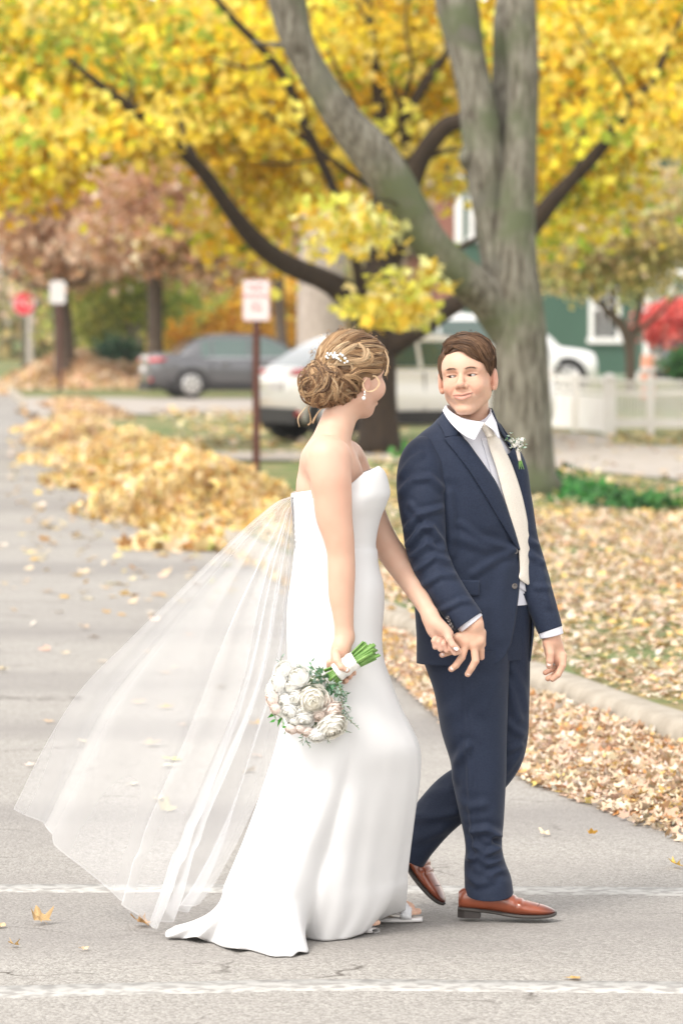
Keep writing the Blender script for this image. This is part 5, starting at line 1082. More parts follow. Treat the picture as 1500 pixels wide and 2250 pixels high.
bot_x = [30, 50, 68, 100, 138, 150, 190, 240, 305, 332, 356, 380, 402, 420, 440]
bot_y = [1778, 1790, 1796, 1815, 1842, 1868, 1905, 1968, 2010, 2040, 2022, 2006, 1998, 1996, 1985]
NU, NV = 420, 200; U = np.linspace(0, 1, NU); v_ = np.linspace(0, 1, NV)
top_w = .02
BX_, BY_ = np.interp(U, bot_u, bot_x), np.interp(U, bot_u, bot_y)
X = np.zeros((NV, NU)); Yp = np.zeros((NV, NU)); Dp = np.zeros((NV, NU))
Lr, Rr_ = Lf, Rt
for j, v in enumerate(v_):
    l, r = Lr[j], Rr_[j]
    # straight line family: top-to-bottom chords blended with left/right edge curves (Coons patch)
    ruled = np.outer(1 - U, l) + np.outer(U, r)
    tb = (1 - v) * (np.outer(1 - U, Lr[0]) + np.outer(U, Rr_[0])) + v * np.column_stack([BX_, BY_])
    bil = (1 - v) * (np.outer(1 - U, Lr[0]) + np.outer(U, Rr_[0])) + v * (np.outer(1 - U, Lr[-1]) + np.outer(U, Rr_[-1]))
    q = ruled + tb - bil
    # accordion pleats that open towards the hem: sheet doubles back on itself
    ph = 2 * np.pi * (13 * U + .9 * np.sin(5.2 * U + 1) + .35 * np.sin(3 * v + 9 * U)); am = (1 - v) ** .9 * .80 + .03
    env = np.sin(np.pi * np.clip(U, .0, 1)) ** .35
    wloc_ = np.linalg.norm(r - l); dens_u = wloc_ / 13
    q[:, 0] += env * am * dens_u * .40 * np.sin(ph) * (1 + .5 * np.sin(ph * .37))
    for u0, wdt, amp, va in ((.10, .035, 38, .95), (.30, .03, 30, .55), (.52, .03, 26, .9), (.66, .035, 30, 1.0), (.83, .03, 24, 1.0)):
        g_ = np.tanh((U - u0) / wdt) - (U - u0) / wdt * np.exp(-((U - u0) / (wdt * 2.2)) ** 2) * 2.1; sft = np.exp(-((U - u0) / (wdt * 2.0)) ** 2) * ((U - u0) / wdt)
        sft = sft * np.clip(U / .07, 0, 1) * np.clip((1 - U) / .05, 0, 1); q[:, 0] -= amp * sft * np.sin(np.pi * min(v / va, 1) * .5) * (v ** .6) * .9
        q[:, 1] -= amp * .35 * sft * v ** .6
    sv = (v - (.90 - .16 * U ** 2 + .02 * np.sin(9 * U))) / .016; wv_ = np.clip((U - .12) / .1, 0, 1) * np.clip((.78 - U) / .15, 0, 1); q[:, 1] -= 9 * sv * np.exp(-sv ** 2 / 4) * wv_
    sv = (v - (.60 + .30 * U)) / .02; wv_ = np.clip((U - .28) / .08, 0, 1) * np.clip((.62 - U) / .1, 0, 1); q[:, 1] -= 7 * sv * np.exp(-sv ** 2 / 4) * wv_
    q[:, 0] += v * (1 - v) * 46 * np.sin(2.6 * np.pi * v + 7 * U) * np.sin(np.pi * U) + 5 * v * np.sin(14 * v + 19 * U) * np.sin(np.pi * U)
    X[j], Yp[j] = q[:, 0], q[:, 1]
    Dp[j] = -.02 + .16 * v * (1 - .4 * U) + .10 * v * np.sin(2 * np.pi * 1.3 * U + 1.2 * v) + env * am * .016 * np.cos(ph)
    for u0, wdt in ((.10, .035), (.30, .03), (.52, .03), (.66, .035), (.83, .03)): Dp[j] += .03 * v ** .6 * np.exp(-((U - u0) / wdt) ** 2)
Yd = BY + Dp; VV = np.stack([(X - CX) * Yd / F, Yd, HC - (Yp - HY) * Yd / F], -1); VV[..., 2] = np.maximum(VV[..., 2], .006)
al = .26 + .24 * (1 - v_[:, None]) ** 2 + 0 * U[None]
for u0, wdt, aa in ((.10, .05, .10), (.30, .04, .07), (.52, .035, .10), (.66, .05, .10), (.83, .05, .10), (.93, .04, .08)): al = al + 1.3 * aa * np.exp(-((U - u0) / wdt) ** 2)[None] * (.5 + .5 * v_[:, None])
al[-1:, :] += .10; al[:, :1] = .42; al[:, -1:] = .36
veil = mesh_obj('veil', VV.reshape(-1, 3), grid_faces(NV, NU), M_TULLE, bride, cols=np.repeat(al.reshape(-1, 1), 3, 1))
# ----- hair
hs_ = SDF()
hs_.ell(hb(-.010, 0, .030), [.101, .086, .092], .02, R=HB)
hs_.ell(hb(.040, .010, .052), [.062, .070, .056], .02, R=HB)
hs_.ell(hb(-.055, .01, -.020), [.050, .060, .050], .02, R=HB)
hs_.ell(Bp(714, 843, -.01), [.066, .062, .058], .012); hs_.ell(Bp(752, 850, -.02), [.036, .045, .036], .014)
hs_.ell(hb(.125, 0, -.045), [.078, .12, .056], .010, '-', R=HB)
hs_.ell(hb(.016, .092, -.046), [.038, .034, .036], .006, '-', R=HB)
hs_.ell(hb(.016, -.092, -.046), [.038, .034, .036], .006, '-', R=HB)
V, Fq = hs_.mesh(Bp(640, 940, -.16) - [0, 0, 0], Bp(870, 705, 0) + [0, .16, 0], .003)
HC3 = np.array([[.47, .30, .16], [.31, .18, .088], [.18, .09, .042], [.62, .45, .28], [.085, .038, .018]])
cN = vnoise(V, 40, 2)[:, None]; cap_c = np.array([.22, .13, .065]) * (1 + .3 * cN); hair = mesh_obj('hair', V, Fq, M_HAIR, bride, cols=cap_c)
def sgrad(sd_, p):
    e = .0015; g = np.stack([sd_.ev(p + np.eye(3)[k] * e) - sd_.ev(p - np.eye(3)[k] * e) for k in range(3)], -1); return g / (np.linalg.norm(g, axis=-1, keepdims=True) + 1e-9)
def onto(sd_, p, off, it=3):
    for _ in range(it): p = p - (sd_.ev(p) - off)[..., None] * sgrad(sd_, p)
    return p
rh = np.random.default_rng(12)
def lock(sd_, pts, n, width, off, lift, colw, wav=.0, K=22, rad=(.0005, .0009), tail=0):
    """one lock of hair: n strands following pts projected on the hair volume"""
    c = cr(np.array(pts), K); c = onto(sd_, c, off); N = sgrad(sd_, c); T = np.gradient(c, axis=0); T /= np.linalg.norm(T, axis=1)[:, None] + 1e-9; B_ = np.cross(T, N)
    env = np.sin(np.linspace(.22, np.pi - .22, K)) ** .6; out_ = []
    for i in range(n):
        a = rh.uniform(-1, 1); b = math.sqrt(max(0, 1 - a * a)) * rh.uniform(.2, 1); ph = rh.uniform(0, 6)
        w_ = width * (a + .12 * np.sin(np.linspace(0, 5, K) + ph)); out_.append(c + B_ * (w_ * env)[:, None] + N * ((b * lift * env) + wav * np.sin(np.linspace(0, 9, K) + ph) * env)[:, None])
    ci = rh.choice(5, p=colw); base_ = HC3[ci] * rh.uniform(.85, 1.15); alt = HC3[rh.choice(5, n, p=colw)]; mixw = rh.uniform(.0, .55, (n, 1)); cols = np.clip((base_ * (1 - mixw) + alt * mixw) * (1 + rh.normal(0, .22, (n, 1))), .01, .9)
    return np.array(out_), rh.uniform(rad[0], rad[1], n), cols
Ls = []
W0 = [.30, .28, .16, .20, .06]; W1 = [.22, .24, .22, .14, .18]
bunj = Bp(705, 806, -.05)
# locks sweeping from the front hairline over the crown into the bun
for k in range(64):
    a = rh.uniform(-1, 1); u0 = .02 + .10 * (1 - a * a) + rh.uniform(-.01, .01); st = hb(.085 - .02 * abs(a), a * .075, u0)
    mid = hb(.0 + rh.uniform(-.03, .03), a * .085 + .01, .07 + .05 * (1 - abs(a))); md2 = hb(-.07, a * .06 + .01, .055 + rh.uniform(-.02, .02)); en = Bp(700 + rh.uniform(-18, 22), 815 + rh.uniform(-14, 18), -.03 + rh.uniform(-.03, .03))
    Ls.append(lock(hs_, [st, mid, md2, en], 34, rh.uniform(.004, .009), rh.uniform(.000, .005), .006, W0, .0012))
# visible near side: long curved sweeps above the ear
for k in range(46):
    y0 = rh.uniform(752, 824); st = Bp(np.interp(y0, [752, 790, 824], [840, 848, 842]), y0, -.02); m1 = Bp(800 + rh.uniform(-12, 12), y0 + rh.uniform(-14, 8) + (824 - y0) * .10, -.09); m2 = Bp(752 + rh.uniform(-10, 10), y0 + rh.uniform(-26, 0) + (824 - y0) * .25, -.09)
    en = Bp(706 + rh.uniform(-14, 22), 815 + rh.uniform(-16, 20), -.06)
    if y0 > 800: m1 = Bp(805, y0 - 2 + rh.uniform(-6, 4), -.09); m2 = Bp(768, 828 + rh.uniform(-14, 6), -.09); en = Bp(732 + rh.uniform(-10, 20), 842 + rh.uniform(-14, 10), -.07)
    Ls.append(lock(hs_, [st, m1, m2, en], 36, rh.uniform(.0035, .008), rh.uniform(.001, .007), .006, W0, .0015))
# an S-shaped lock standing proud on the crown
for k, q in enumerate([[(800, 735), (812, 760), (806, 785), (778, 792), (748, 786)], [(770, 734), (740, 760), (722, 785), (712, 800)], [(792, 742), (760, 770), (735, 800)], [(835, 760), (838, 785), (815, 800), (780, 804)], [(745, 730), (715, 752), (697, 785), (690, 806)], [(828, 748), (822, 775), (800, 792), (770, 796)]]):
    Ls.append(lock(hs_, [Bp(x, y, -.09) for x, y in q], 44, .009, .009, .007, [.4, .2, 0, .4, 0], .001))
# bun: curls looping over each other
bc0 = np.array([718, 844.])
for k in range(140):
    a0 = rh.uniform(0, 2 * np.pi); r0 = rh.uniform(8, 50); c0 = bc0 + r0 * np.array([math.cos(a0), math.sin(a0)]); rr = rh.uniform(13, 27); a1 = rh.uniform(0, 2 * np.pi); sp = rh.choice([-1, 1]) * rh.uniform(2.6, 4.8)
    q = [Bp(*(np.clip(c0 + rr * np.array([math.cos(a1 + sp * t), math.sin(a1 + sp * t)]), [655, 800], [788, 892])), -.07 + rh.uniform(-.02, .06)) for t in np.linspace(0, 1, 7)]
    Ls.append(lock(hs_, q, 26, rh.uniform(.0028, .0058), rh.uniform(.001, .014), .006, W1, .001, 24))
# locks radiating down out of the comb into the bun
for k in range(13):
    x1 = rh.uniform(668, 790); y1 = 842 + 46 * math.sqrt(max(.05, 1 - ((x1 - 722) / 70) ** 2)) * rh.uniform(.7, 1.02); bow = rh.uniform(-14, 14)
    q = [Bp(712 + rh.uniform(-18, 22), 808 + rh.uniform(-8, 8), -.07), Bp((712 + x1) / 2 + bow, (808 + y1) / 2 - 4, -.09), Bp(x1, y1 - 10, -.06), Bp(x1 - bow * .4, y1, -.02)]
    Ls.append(lock(hs_, q, 34, rh.uniform(.005, .008), rh.uniform(.004, .012), .007, W1, .001, 22))
def free_lock(q, n, width, colw, K=26, dd=-.05, rad=(.0005, .0008)):
    c = cr(np.array([Bp(x, y, d) for x, y, d in q]), K); T = np.gradient(c, axis=0); T /= np.linalg.norm(T, axis=1)[:, None]; N = np.cross(T, [0, 1, 0]); N /= np.linalg.norm(N, axis=1)[:, None] + 1e-9; o_ = []
    for i in range(n): a, b, ph = rh.uniform(-1, 1), rh.uniform(-1, 1), rh.uniform(0, 6); e = np.linspace(.3, 1.0, K) * (1 + .3 * np.sin(np.linspace(0, 4, K) + ph)); o_.append(c + N * (width * a * e)[:, None] + np.array([0, 1, 0]) * (width * b * e)[:, None])
    ci = rh.choice(5, p=colw); cols = np.clip(HC3[ci] * (1 + rh.normal(0, .18, (n, 1))), .01, .9); return np.array(o_), rh.uniform(rad[0], rad[1], n), cols
fl_ = [free_lock([(806, 830, -.075), (797, 845, -.085), (806, 860, -.09), (824, 856, -.085), (833, 842, -.075), (826, 828, -.07), (818, 826, -.07)], 22, .0022, [.3, 0, 0, .7, 0]),
       free_lock([(668, 850, 0), (660, 866, -.01), (668, 882, -.01), (684, 888, -.01), (680, 872, -.01)], 26, .003, W1), free_lock([(690, 884, 0), (678, 896, 0), (681, 912, 0), (682, 928, 0), (676, 934, 0)], 18, .002, W0),
       free_lock([(700, 886, -.02), (706, 896, -.02), (696, 910, -.01), (686, 930, 0)], 14, .0035, W0), free_lock([(684, 884, 0), (664, 904, 0), (655, 920, 0), (658, 938, 0)], 3, .0015, W0),
       free_lock([(845, 770, -.02), (853, 790, -.02), (850, 815, -.02), (846, 826, -.02)], 16, .003, W0), free_lock([(662, 815, 0), (655, 830, 0), (657, 850, 0), (668, 862, -.02)], 24, .004, W1)]
for k in range(110):  # flyaways
    a = rh.uniform(-.4, 3.4); c0 = np.array([762 + 84 * math.cos(a), 806 - 80 * math.sin(a)]); c1 = c0 + rh.uniform(-1, 1, 2) * 12; fl_.append(free_lock([(c0[0], c0[1], 0), ((c0[0] + c1[0]) / 2 + 3, (c0[1] + c1[1]) / 2 - 6, 0), (c1[0], c1[1], 0)], 2, .002, W0, 26, rad=(.0003, .0005)))
for grp in (Ls, fl_):
    for K_ in set(g[0].shape[1] for g in grp):
        gs = [g for g in grp if g[0].shape[1] == K_]; V, Fq, C = strands(np.concatenate([g[0] for g in gs]), np.concatenate([g[1] for g in gs]), np.concatenate([g[2] for g in gs])); o = mesh_obj('locks', V, Fq, M_HAIR, hair, cols=C, smooth=True)
# ----- jewellery: hair comb, earring, bracelet
M_PEARL = mat('pearl', (.80, .78, .74), .18, coat=.8); M_GOLD = mat('gold', (.80, .52, .14), .25, metal=1); M_SILV = mat('silver', (.78, .77, .76), .2, metal=.9)
def balls(list_, name, m, par):
    mb = MB()
    for p, r in list_:
        n1, n2 = 10, 7; v = [(p[0] + r * math.sin(b) * math.cos(a), p[1] + r * math.sin(b) * math.sin(a), p[2] + r * math.cos(b)) for b in np.linspace(.02, np.pi - .02, n2) for a in np.linspace(0, 2 * np.pi, n1, endpoint=False)]
        mb.add(v, [tuple(q) for q in grid_faces(n2, n1, True)])
    return mb.obj(name, m, par, smooth=True)
def onhair(x, y, off): return onto(hs_, Bp(x, y, -.10)[None], off)[0]
vine = [onhair(x, y, .014) for x, y in ((706, 775), (722, 780), (735, 782), (750, 788), (762, 797))]
v, f = tube(np.array(vine), [.0012] * 5, 24, 6); comb = mesh_obj('hair_comb', v, f, M_GOLD, bride)
pl = [((709, 771), .0042), ((721, 773), .0042), ((726, 778), .0030), ((706, 780), .0045), ((712, 784), .0035), ((732, 772), .004), ((731, 778), .005), ((736, 780), .0052), ((730, 783), .005), ((738, 785), .0045), ((743, 788), .004), ((747, 776), .0042), ((752, 780), .0045), ((758, 787), .0048), ((763, 794), .0045), ((757, 797), .0035), ((748, 792), .003), ((741, 779), .003), ((716, 777), .003)]
balls([(onhair(x, y, .018), r) for (x, y), r in pl], 'pearls', M_PEARL, comb)
er = mesh_obj('earring', *tube(np.array([hb(0, .083, -.052), Bp(801, 858, -.068), Bp(800, 872, -.068)]), [.0012] * 3, 10, 6), M_SILV, bride)
balls([(Bp(801, 862, -.068), .0030), (Bp(801, 867, -.068), .0034), (Bp(799, 875, -.068), .0062)], 'pearls', M_PEARL, er)
a = np.linspace(0, 2 * np.pi, 40, endpoint=False); bcn = Bp(752, 1413, -.160); ring = np.array([bcn + [.0275 * math.cos(q) * .95, .026 * math.sin(q), .0055 * math.cos(q)] for q in a])
v, f = tube(np.concatenate([ring, ring[:1]]), [.0018] * 41, 60, 6); mesh_obj('bracelet', v, f, M_SILV, bride)
# nails
def nail(p, nrm, ax, l, w_, m, par):
    nrm = np.array(nrm, float); nrm /= np.linalg.norm(nrm); ax = np.array(ax, float); ax -= nrm * ax.dot(nrm); ax /= np.linalg.norm(ax); sd_ = np.cross(nrm, ax); rows = []
    for u in np.linspace(-1, 1, 7): rows.append([p + ax * l * u + sd_ * w_ * math.sqrt(max(.02, 1 - max(0, abs(u) - .35) ** 2 * 1.9)) * t - nrm * (.22 * w_ * t * t) for t in np.linspace(-1, 1, 5)])
    V, Fq = arr_sheet(rows); o = mesh_obj('nail', V, Fq, m, par); add_solid(o, .0008, 0); return o
nail(Bp(1001, 1425, -.0415), (.0, -1, .25), Bp(1006, 1429) - Bp(996, 1420), .0075, .0050, M_NAILW, bride)
nail(Bp(760, 1471.5, -.2385), (-.1, -1, .1), (1, 0, -.25), .0065, .0052, M_NAILW, bride)

# ================================================================== bouquet
bq0 = Bp(690, 1545, -.24); bouquet = thing('bouquet', bq0, 'hand tied bouquet of white and blush roses hanging head down from the woman\'s hand', 'bouquet')
M_PETAL = mat('petal', attr=True, rough=.6, transl=.25, spec=.2); M_GREEN = mat('greenery', attr=True, rough=.5, transl=.2, spec=.4)
def rose(c, R, axis, col, seed, open_=1.0):
    r = np.random.default_rng(seed); axis = np.array(axis, float); axis /= np.linalg.norm(axis); t1 = np.cross(axis, [.31, .2, .93]); t1 /= np.linalg.norm(t1); t2 = np.cross(axis, t1); mb = MB(); col = np.array(col)
    def S_(ph, a, rr): return c + R * rr * (t1 * math.sin(ph) * math.cos(a) + t2 * math.sin(ph) * math.sin(a) + axis * (math.cos(ph) * .80 - .05))
    v = [S_(ph, a, .74) for ph in np.linspace(.05, 2.6, 9) for a in np.linspace(0, 2 * np.pi, 14, endpoint=False)]; mb.add(v, [tuple(q) for q in grid_faces(9, 14, True)] + [tuple(range(14))], col * np.array([.97, .95, .86]))
    layers = [(3, .06, .55), (4, .22, .60), (4, .42, .62), (5, .66, .64), (6, .94, .68), (7, 1.24, .72)]
    for li, (n, p0, dp) in enumerate(layers[:6 if open_ > .8 else 5]):
        for k in range(n):
            a0 = 2 * np.pi * (k + .5 * (li % 2) + r.uniform(-.15, .15)) / n; wd = 2 * np.pi / n * .72; nu, nv = 8, 9; V = []; lip = r.uniform(.12, .24); off = .74 + .045 * li + r.uniform(-.012, .02)
            for i in range(nu):
                u = i / (nu - 1)
                for j in range(nv):
                    w_ = (j / (nv - 1) - .5) * 2; tip = 1 - .30 * w_ * w_; ph = p0 + dp * (1 - u * tip) + .02 * math.sin(7 * w_ + seed + k); rr = off + lip * u ** 3 + .07 * math.sin(4 * w_ + k * 2) * u * u - .05 * w_ * w_ * (1 - u)
                    V.append(S_(ph, a0 + w_ * wd * (.75 + .35 * u), rr))
            cc = col * np.array([1, 1 - .02 * (1 - li / 6), 1 - .07 * (1 - li / 6)]) * r.uniform(.96, 1.03); mb.add(np.array(V), [tuple(q) for q in grid_faces(nu, nv)], np.clip(cc, 0, .92))
    return mb
WH = (.91, .91, .90); BL = (.89, .80, .76); IV = (.90, .885, .84)
fl2 = [(655, 1487, 21, WH, (-.2, -.8, .55)), (622, 1472, 17, WH, (-.5, -.6, .6)), (612, 1500, 18, WH, (-.8, -.6, .2)), (685, 1537, 27, IV, (.1, -.95, -.05)), (649, 1532, 17, WH, (-.2, -.95, 0)), (628, 1540, 16, WH, (-.5, -.85, -.2)), (637, 1562, 17, WH, (-.4, -.85, -.4)),
       (599, 1535, 15, BL, (-.9, -.5, -.1)), (606, 1555, 13, BL, (-.8, -.6, -.3)), (669, 1578, 17, WH, (0, -.85, -.5)), (647, 1584, 12, WH, (-.2, -.8, -.6)), (700, 1570, 14, BL, (.1, -.9, -.4)), (732, 1560, 17, BL, (.5, -.75, -.4)), (727, 1594, 26, IV, (.35, -.7, -.65)), (697, 1614, 17, WH, (0, -.6, -.8)),
       (676, 1606, 12, BL, (-.1, -.7, -.7)), (660, 1600, 11, BL, (-.3, -.6, -.7)), (640, 1600, 12, BL, (-.4, -.6, -.7)), (745, 1578, 12, BL, (.7, -.6, -.4)), (596, 1515, 13, WH, (-.95, -.3, .2)), (640, 1508, 15, WH, (-.3, -.9, .2)), (664, 1560, 14, WH, (-.1, -.95, -.2)), (716, 1540, 12, BL, (.4, -.9, 0))]
for k, (x, y, r_, c, ax) in enumerate(fl2):
    rad = r_ * .00135 * 1.22; dd = -.24 - .045 * (1 - ((x - 672) / 85.) ** 2 * .8 - ((y - 1545) / 80.) ** 2 * .6)
    rose(Bp(x, y, dd), rad, ax, c, k, 1.0 if r_ > 14 else .6).obj('rose', M_PETAL, bouquet, smooth=True)
# filler behind: core and far side flowers
v, f = tube(np.array([Bp(640, 1540, -.22), Bp(672, 1545, -.22), Bp(715, 1550, -.22)]), [.05, .075, .045], 12, 14); mesh_obj('bouquet_core', v, f, mat('moss', (.10, .16, .07), .9), bouquet)
for k, (x, y) in enumerate([(630, 1500), (690, 1500), (620, 1560), (700, 1590), (660, 1540)]): rose(Bp(x, y, -.17), .026, (0, 1, 0), WH, 60 + k).obj('rose', M_PETAL, bouquet, smooth=True)
rb = np.random.default_rng(5)
def sprig_mb(p0, p1, n, size, cols, seed, w_=.35):
    r = np.random.default_rng(seed); mb = MB(); c = cr(np.array([p0, (p0 + p1) / 2 + r.normal(0, .006, 3), p1]), n); v, f = tube(c, [.0009] * n, n, 4); mb.add(v, f, (.20, .22, .10)); T = p1 - p0; T /= np.linalg.norm(T)
    for i in range(1, n):
        for sgn in (-1, 1):
            sdv = np.cross(T, r.normal(0, 1, 3)); sdv /= np.linalg.norm(sdv); ax = T * .55 + sdv * sgn; ax /= np.linalg.norm(ax); q = np.cross(ax, r.normal(0, 1, 3)); q /= np.linalg.norm(q); L_ = size * r.uniform(.6, 1.15) * (1 - .3 * i / n); nn = np.cross(ax, q)
            pts = np.array([c[i], c[i] + ax * L_ * .4 + q * L_ * w_ * .5 + nn * L_ * .05, c[i] + ax * L_ + nn * -.1 * L_, c[i] + ax * L_ * .4 - q * L_ * w_ * .5 + nn * L_ * .05, c[i] + ax * L_ * .5])
            mb.add(pts, [(0, 1, 4), (1, 2, 4), (2, 3, 4), (3, 0, 4)], np.array(cols[r.integers(len(cols))]) * r.uniform(.75, 1.25))
    return mb
GR = [(.10, .24, .12), (.16, .30, .20), (.07, .17, .07), (.30, .40, .33)]; EU = [(.30, .40, .33), (.22, .32, .25), (.40, .48, .42)]; BG = [(.10, .36, .06), (.07, .28, .05)]
sp = [((720, 1500), (700, 1470), 7, .034, GR, .4), ((715, 1495), (684, 1462), 6, .034, GR, .35), ((725, 1500), (735, 1540), 8, .030, GR, .45), ((730, 1500), (762, 1532), 9, .026, GR, .35), ((722, 1495), (705, 1530), 7, .032, GR, .45), ((735, 1510), (756, 1556), 8, .026, EU, .45), ((735, 1540), (775, 1590), 10, .018, EU, .5), ((740, 1560), (788, 1600), 10, .013, EU, .55), ((712, 1485), (690, 1500), 6, .030, GR, .45), ((728, 1490), (748, 1520), 8, .028, EU, .4), ((718, 1500), (728, 1560), 8, .026, GR, .4), ((700, 1490), (680, 1485), 5, .026, EU, .4),
      ((630, 1480), (618, 1445), 5, .024, GR, .22), ((640, 1475), (658, 1462), 5, .016, EU, .45), ((690, 1480), (683, 1455), 4, .026, GR, .25), ((612, 1555), (620, 1598), 3, .044, BG, .42), ((608, 1552), (606, 1580), 3, .036, BG, .42), ((625, 1575), (640, 1590), 3, .024, BG, .5), ((640, 1590), (625, 1612), 6, .011, EU, .5), ((672, 1612), (682, 1642), 7, .014, EU, .35), ((670, 1608), (664, 1632), 6, .015, GR, .35), ((712, 1615), (725, 1632), 6, .014, EU, .5), ((745, 1590), (770, 1610), 8, .010, EU, .5), ((705, 1520), (742, 1575), 8, .022, EU, .4), ((640, 1520), (632, 1500), 4, .014, GR, .5), ((655, 1565), (650, 1550), 4, .013, BG, .5), ((683, 1590), (690, 1575), 4, .013, BG, .5), ((700, 1500), (680, 1512), 6, .024, GR, .4), ((738, 1520), (770, 1560), 9, .018, GR, .3), ((745, 1500), (752, 1530), 6, .022, GR, .35)]
for k, (a, b, n, sz, cc, w_) in enumerate(sp): sprig_mb(Bp(*a, -.235 - .02 * (k % 3)), Bp(*b, -.250 - .03 * (k % 2)), n, sz, cc, 100 + k, w_).obj('leafy_sprig', M_GREEN, bouquet)
# stems and ribbon
A0, A1 = Bp(722, 1490, -.205), Bp(822, 1421, -.215); axd = (A1 - A0) / np.linalg.norm(A1 - A0); M_STEM = mat('stem', (.12, .26, .05), .5, (.20, .36, .09), 40)
pA = np.cross(axd, [0, 1, 0]); pA /= np.linalg.norm(pA); pB = np.cross(axd, pA)
for k in range(24):
    a = rb.uniform(0, 2 * np.pi); r_ = math.sqrt(rb.uniform(0, 1)); o1 = (pA * math.cos(a) + pB * math.sin(a)) * r_; L_ = rb.uniform(.86, 1.04)
    p0 = A0 + o1 * .030; pm = A0 + axd * .055 + o1 * .019; p1 = A0 + (A1 - A0) * L_ + o1 * .031 + rb.normal(0, .003, 3); rr = rb.uniform(.0026, .0046)
    v, f = tube(np.array([p0, pm, p1]), [rr, rr, rr * 1.05], 8, 8); mesh_obj('stem', v, f, M_STEM, bouquet)
rows = []
for u in np.linspace(.17, .60, 16):
    c0 = A0 + (A1 - A0) * u; R_ = .0255 + .0012 * math.sin(u * 40); rows.append([c0 + (pA * math.cos(q) + pB * math.sin(q)) * (R_ + .0006 * math.sin(9 * q + 20 * u)) for q in np.linspace(0, 2 * np.pi, 40)])
V, Fq = arr_sheet(rows); add_solid(mesh_obj('ribbon', V, Fq, mat('satin_ribbon', (.80, .78, .74), .3, spec=.6), bouquet), .0012, 1)
print('bride', _t.time() - _t0)
# ================================================================== MAN
MY = 11.62
def Mp(px, py, d=0.0): return P(px, py, MY + d)
man = thing('person', (float(Mp(1040, 0)[0]), MY, 0), 'man in navy suit and ivory tie smiling back at the woman whose hand he holds', 'person')
ya = math.radians(13); rl = math.radians(-4.5)
MF = np.array([-math.sin(ya), -math.cos(ya), 0]); MR = np.array([-math.cos(ya), math.sin(ya), 0]); MU = np.array([0, 0, 1.0])   # MR: his right = picture left
MR, MU = MR * math.cos(rl) + MU * math.sin(rl), MU * math.cos(rl) - MR * math.sin(rl)
pt = math.radians(4); MF, MU = MF * math.cos(pt) + MU * math.sin(pt), MU * math.cos(pt) - MF * math.sin(pt)
MB3 = np.column_stack([MF, MR, MU]); MC = Mp(1026, 834, .0)
def hm(f, r, u): return MC + MF * f + MR * r + MU * u
s = SDF()
s.ell(hm(-.014, 0, .030), [.096, .076, .094], .02, R=MB3)
s.ell(hm(.014, 0, -.022), [.076, .061, .086], .03, R=MB3)
s.ell(hm(.050, 0, .040), [.040, .060, .045], .03, R=MB3)
for r in (1, -1):
    s.ell(hm(.060, r * .037, -.026), [.024, .025, .024], .02, R=MB3)             # cheek
    s.cap(hm(.076, r * .012, .027), hm(.066, r * .046, .026), .0095, .009, .014)  # brow ridge
    s.cap(hm(-.004, r * .048, -.046), hm(.055, r * .016, -.094), .017, .013, .018) # jaw line
    s.ell(hm(.010, r * .052, -.034), [.030, .013, .030], .02, R=MB3)
s.ell(hm(.068, 0, -.093), [.020, .025, .016], .014, R=MB3)                        # chin
s.ell(hm(.073, 0, -.052), [.020, .031, .026], .018, R=MB3)                        # muzzle
s.cap(hm(.080, 0, .018), hm(.106, .001, -.018), .0075, .0100, .010)               # nose
s.ell(hm(.106, .001, -.021), [.0115, .0125, .0100], .006, R=MB3)
for r in (1, -1):
    s.ell(hm(.095, r * .0145, -.0255), [.0105, .0085, .0080], .006, R=MB3)
    s.ell(hm(.102, r * .0075, -.0325), [.006, .0042, .003], .003, '-', R=MB3)     # nostril
    s.ell(hm(.091, r * .031, .0095), [.016, .019, .0105], .012, '-', R=MB3)       # socket
    s.ell(hm(.0640, r * .0310, .0085), [.0150, .0170, .0130], .004, R=MB3)        # lids
    s.cap(hm(.0780, r * .018, .0110), hm(.0745, r * .044, .0105), .0038, .0030, .005)   # upper lid fold
    s.cap(hm(.0765, r * .019, .0010), hm(.0730, r * .042, .0015), .0035, .0030, .006)   # pouch under the eye
    s.ell(hm(.0790, r * .0312, .0062), [.0088, .0140, .0040], .0015, '-', R=MB3)   # slit between lids
    s.cap(hm(.097, r * .019, -.020), hm(.083, r * .038, -.052), .0034, .0036, .006, '-')   # smile fold
s.chain([hm(.090, .024, -.0505), hm(.0965, .010, -.0500), hm(.0975, 0, -.0512), hm(.0965, -.010, -.0490), hm(.090, -.026, -.0470)], [.0030, .0042, .0042, .0042, .0030], .005)
s.chain([hm(.089, .022, -.0560), hm(.0955, 0, -.0625), hm(.089, -.022, -.0560)], [.0035, .0060, .0035], .006)
s.chain([hm(.092, .028, -.0525), hm(.0985, .012, -.0545), hm(.1005, 0, -.0560), hm(.0985, -.012, -.0535), hm(.092, -.030, -.0485)], [.0012, .0022, .0024, .0022, .0012], .002, '-')
s.cap(hm(.092, -.012, -.076), hm(.092, .012, -.076), .003, .003, .008, '-')
for r in (1, -1):   # ears
    s.ell(hm(-.008, r * .083, -.002), [.018, .0095, .034], .006, R=MB3)
    s.ell(hm(.001, r * .0925, .004), [.0085, .0055, .019], .003, '-', R=MB3)
    s.ell(hm(-.002, r * .080, -.030), [.009, .0065, .009], .005, R=MB3)
s.chain([Mp(1036, 866, .055), Mp(1036, 915, .052), Mp(1036, 960, .045)], [.049, .052, .064], .016)
s.ell(hm(.080, 0, -.128), [.03, .05, .014], .012, '-', R=MB3) if False else None
lo = Mp(935, 985, 0); lo[1] = MY - .16; hi = Mp(1115, 715, 0); hi[1] = MY + .16
V1, F1 = s.mesh(lo, hi, .0018); head_s = s
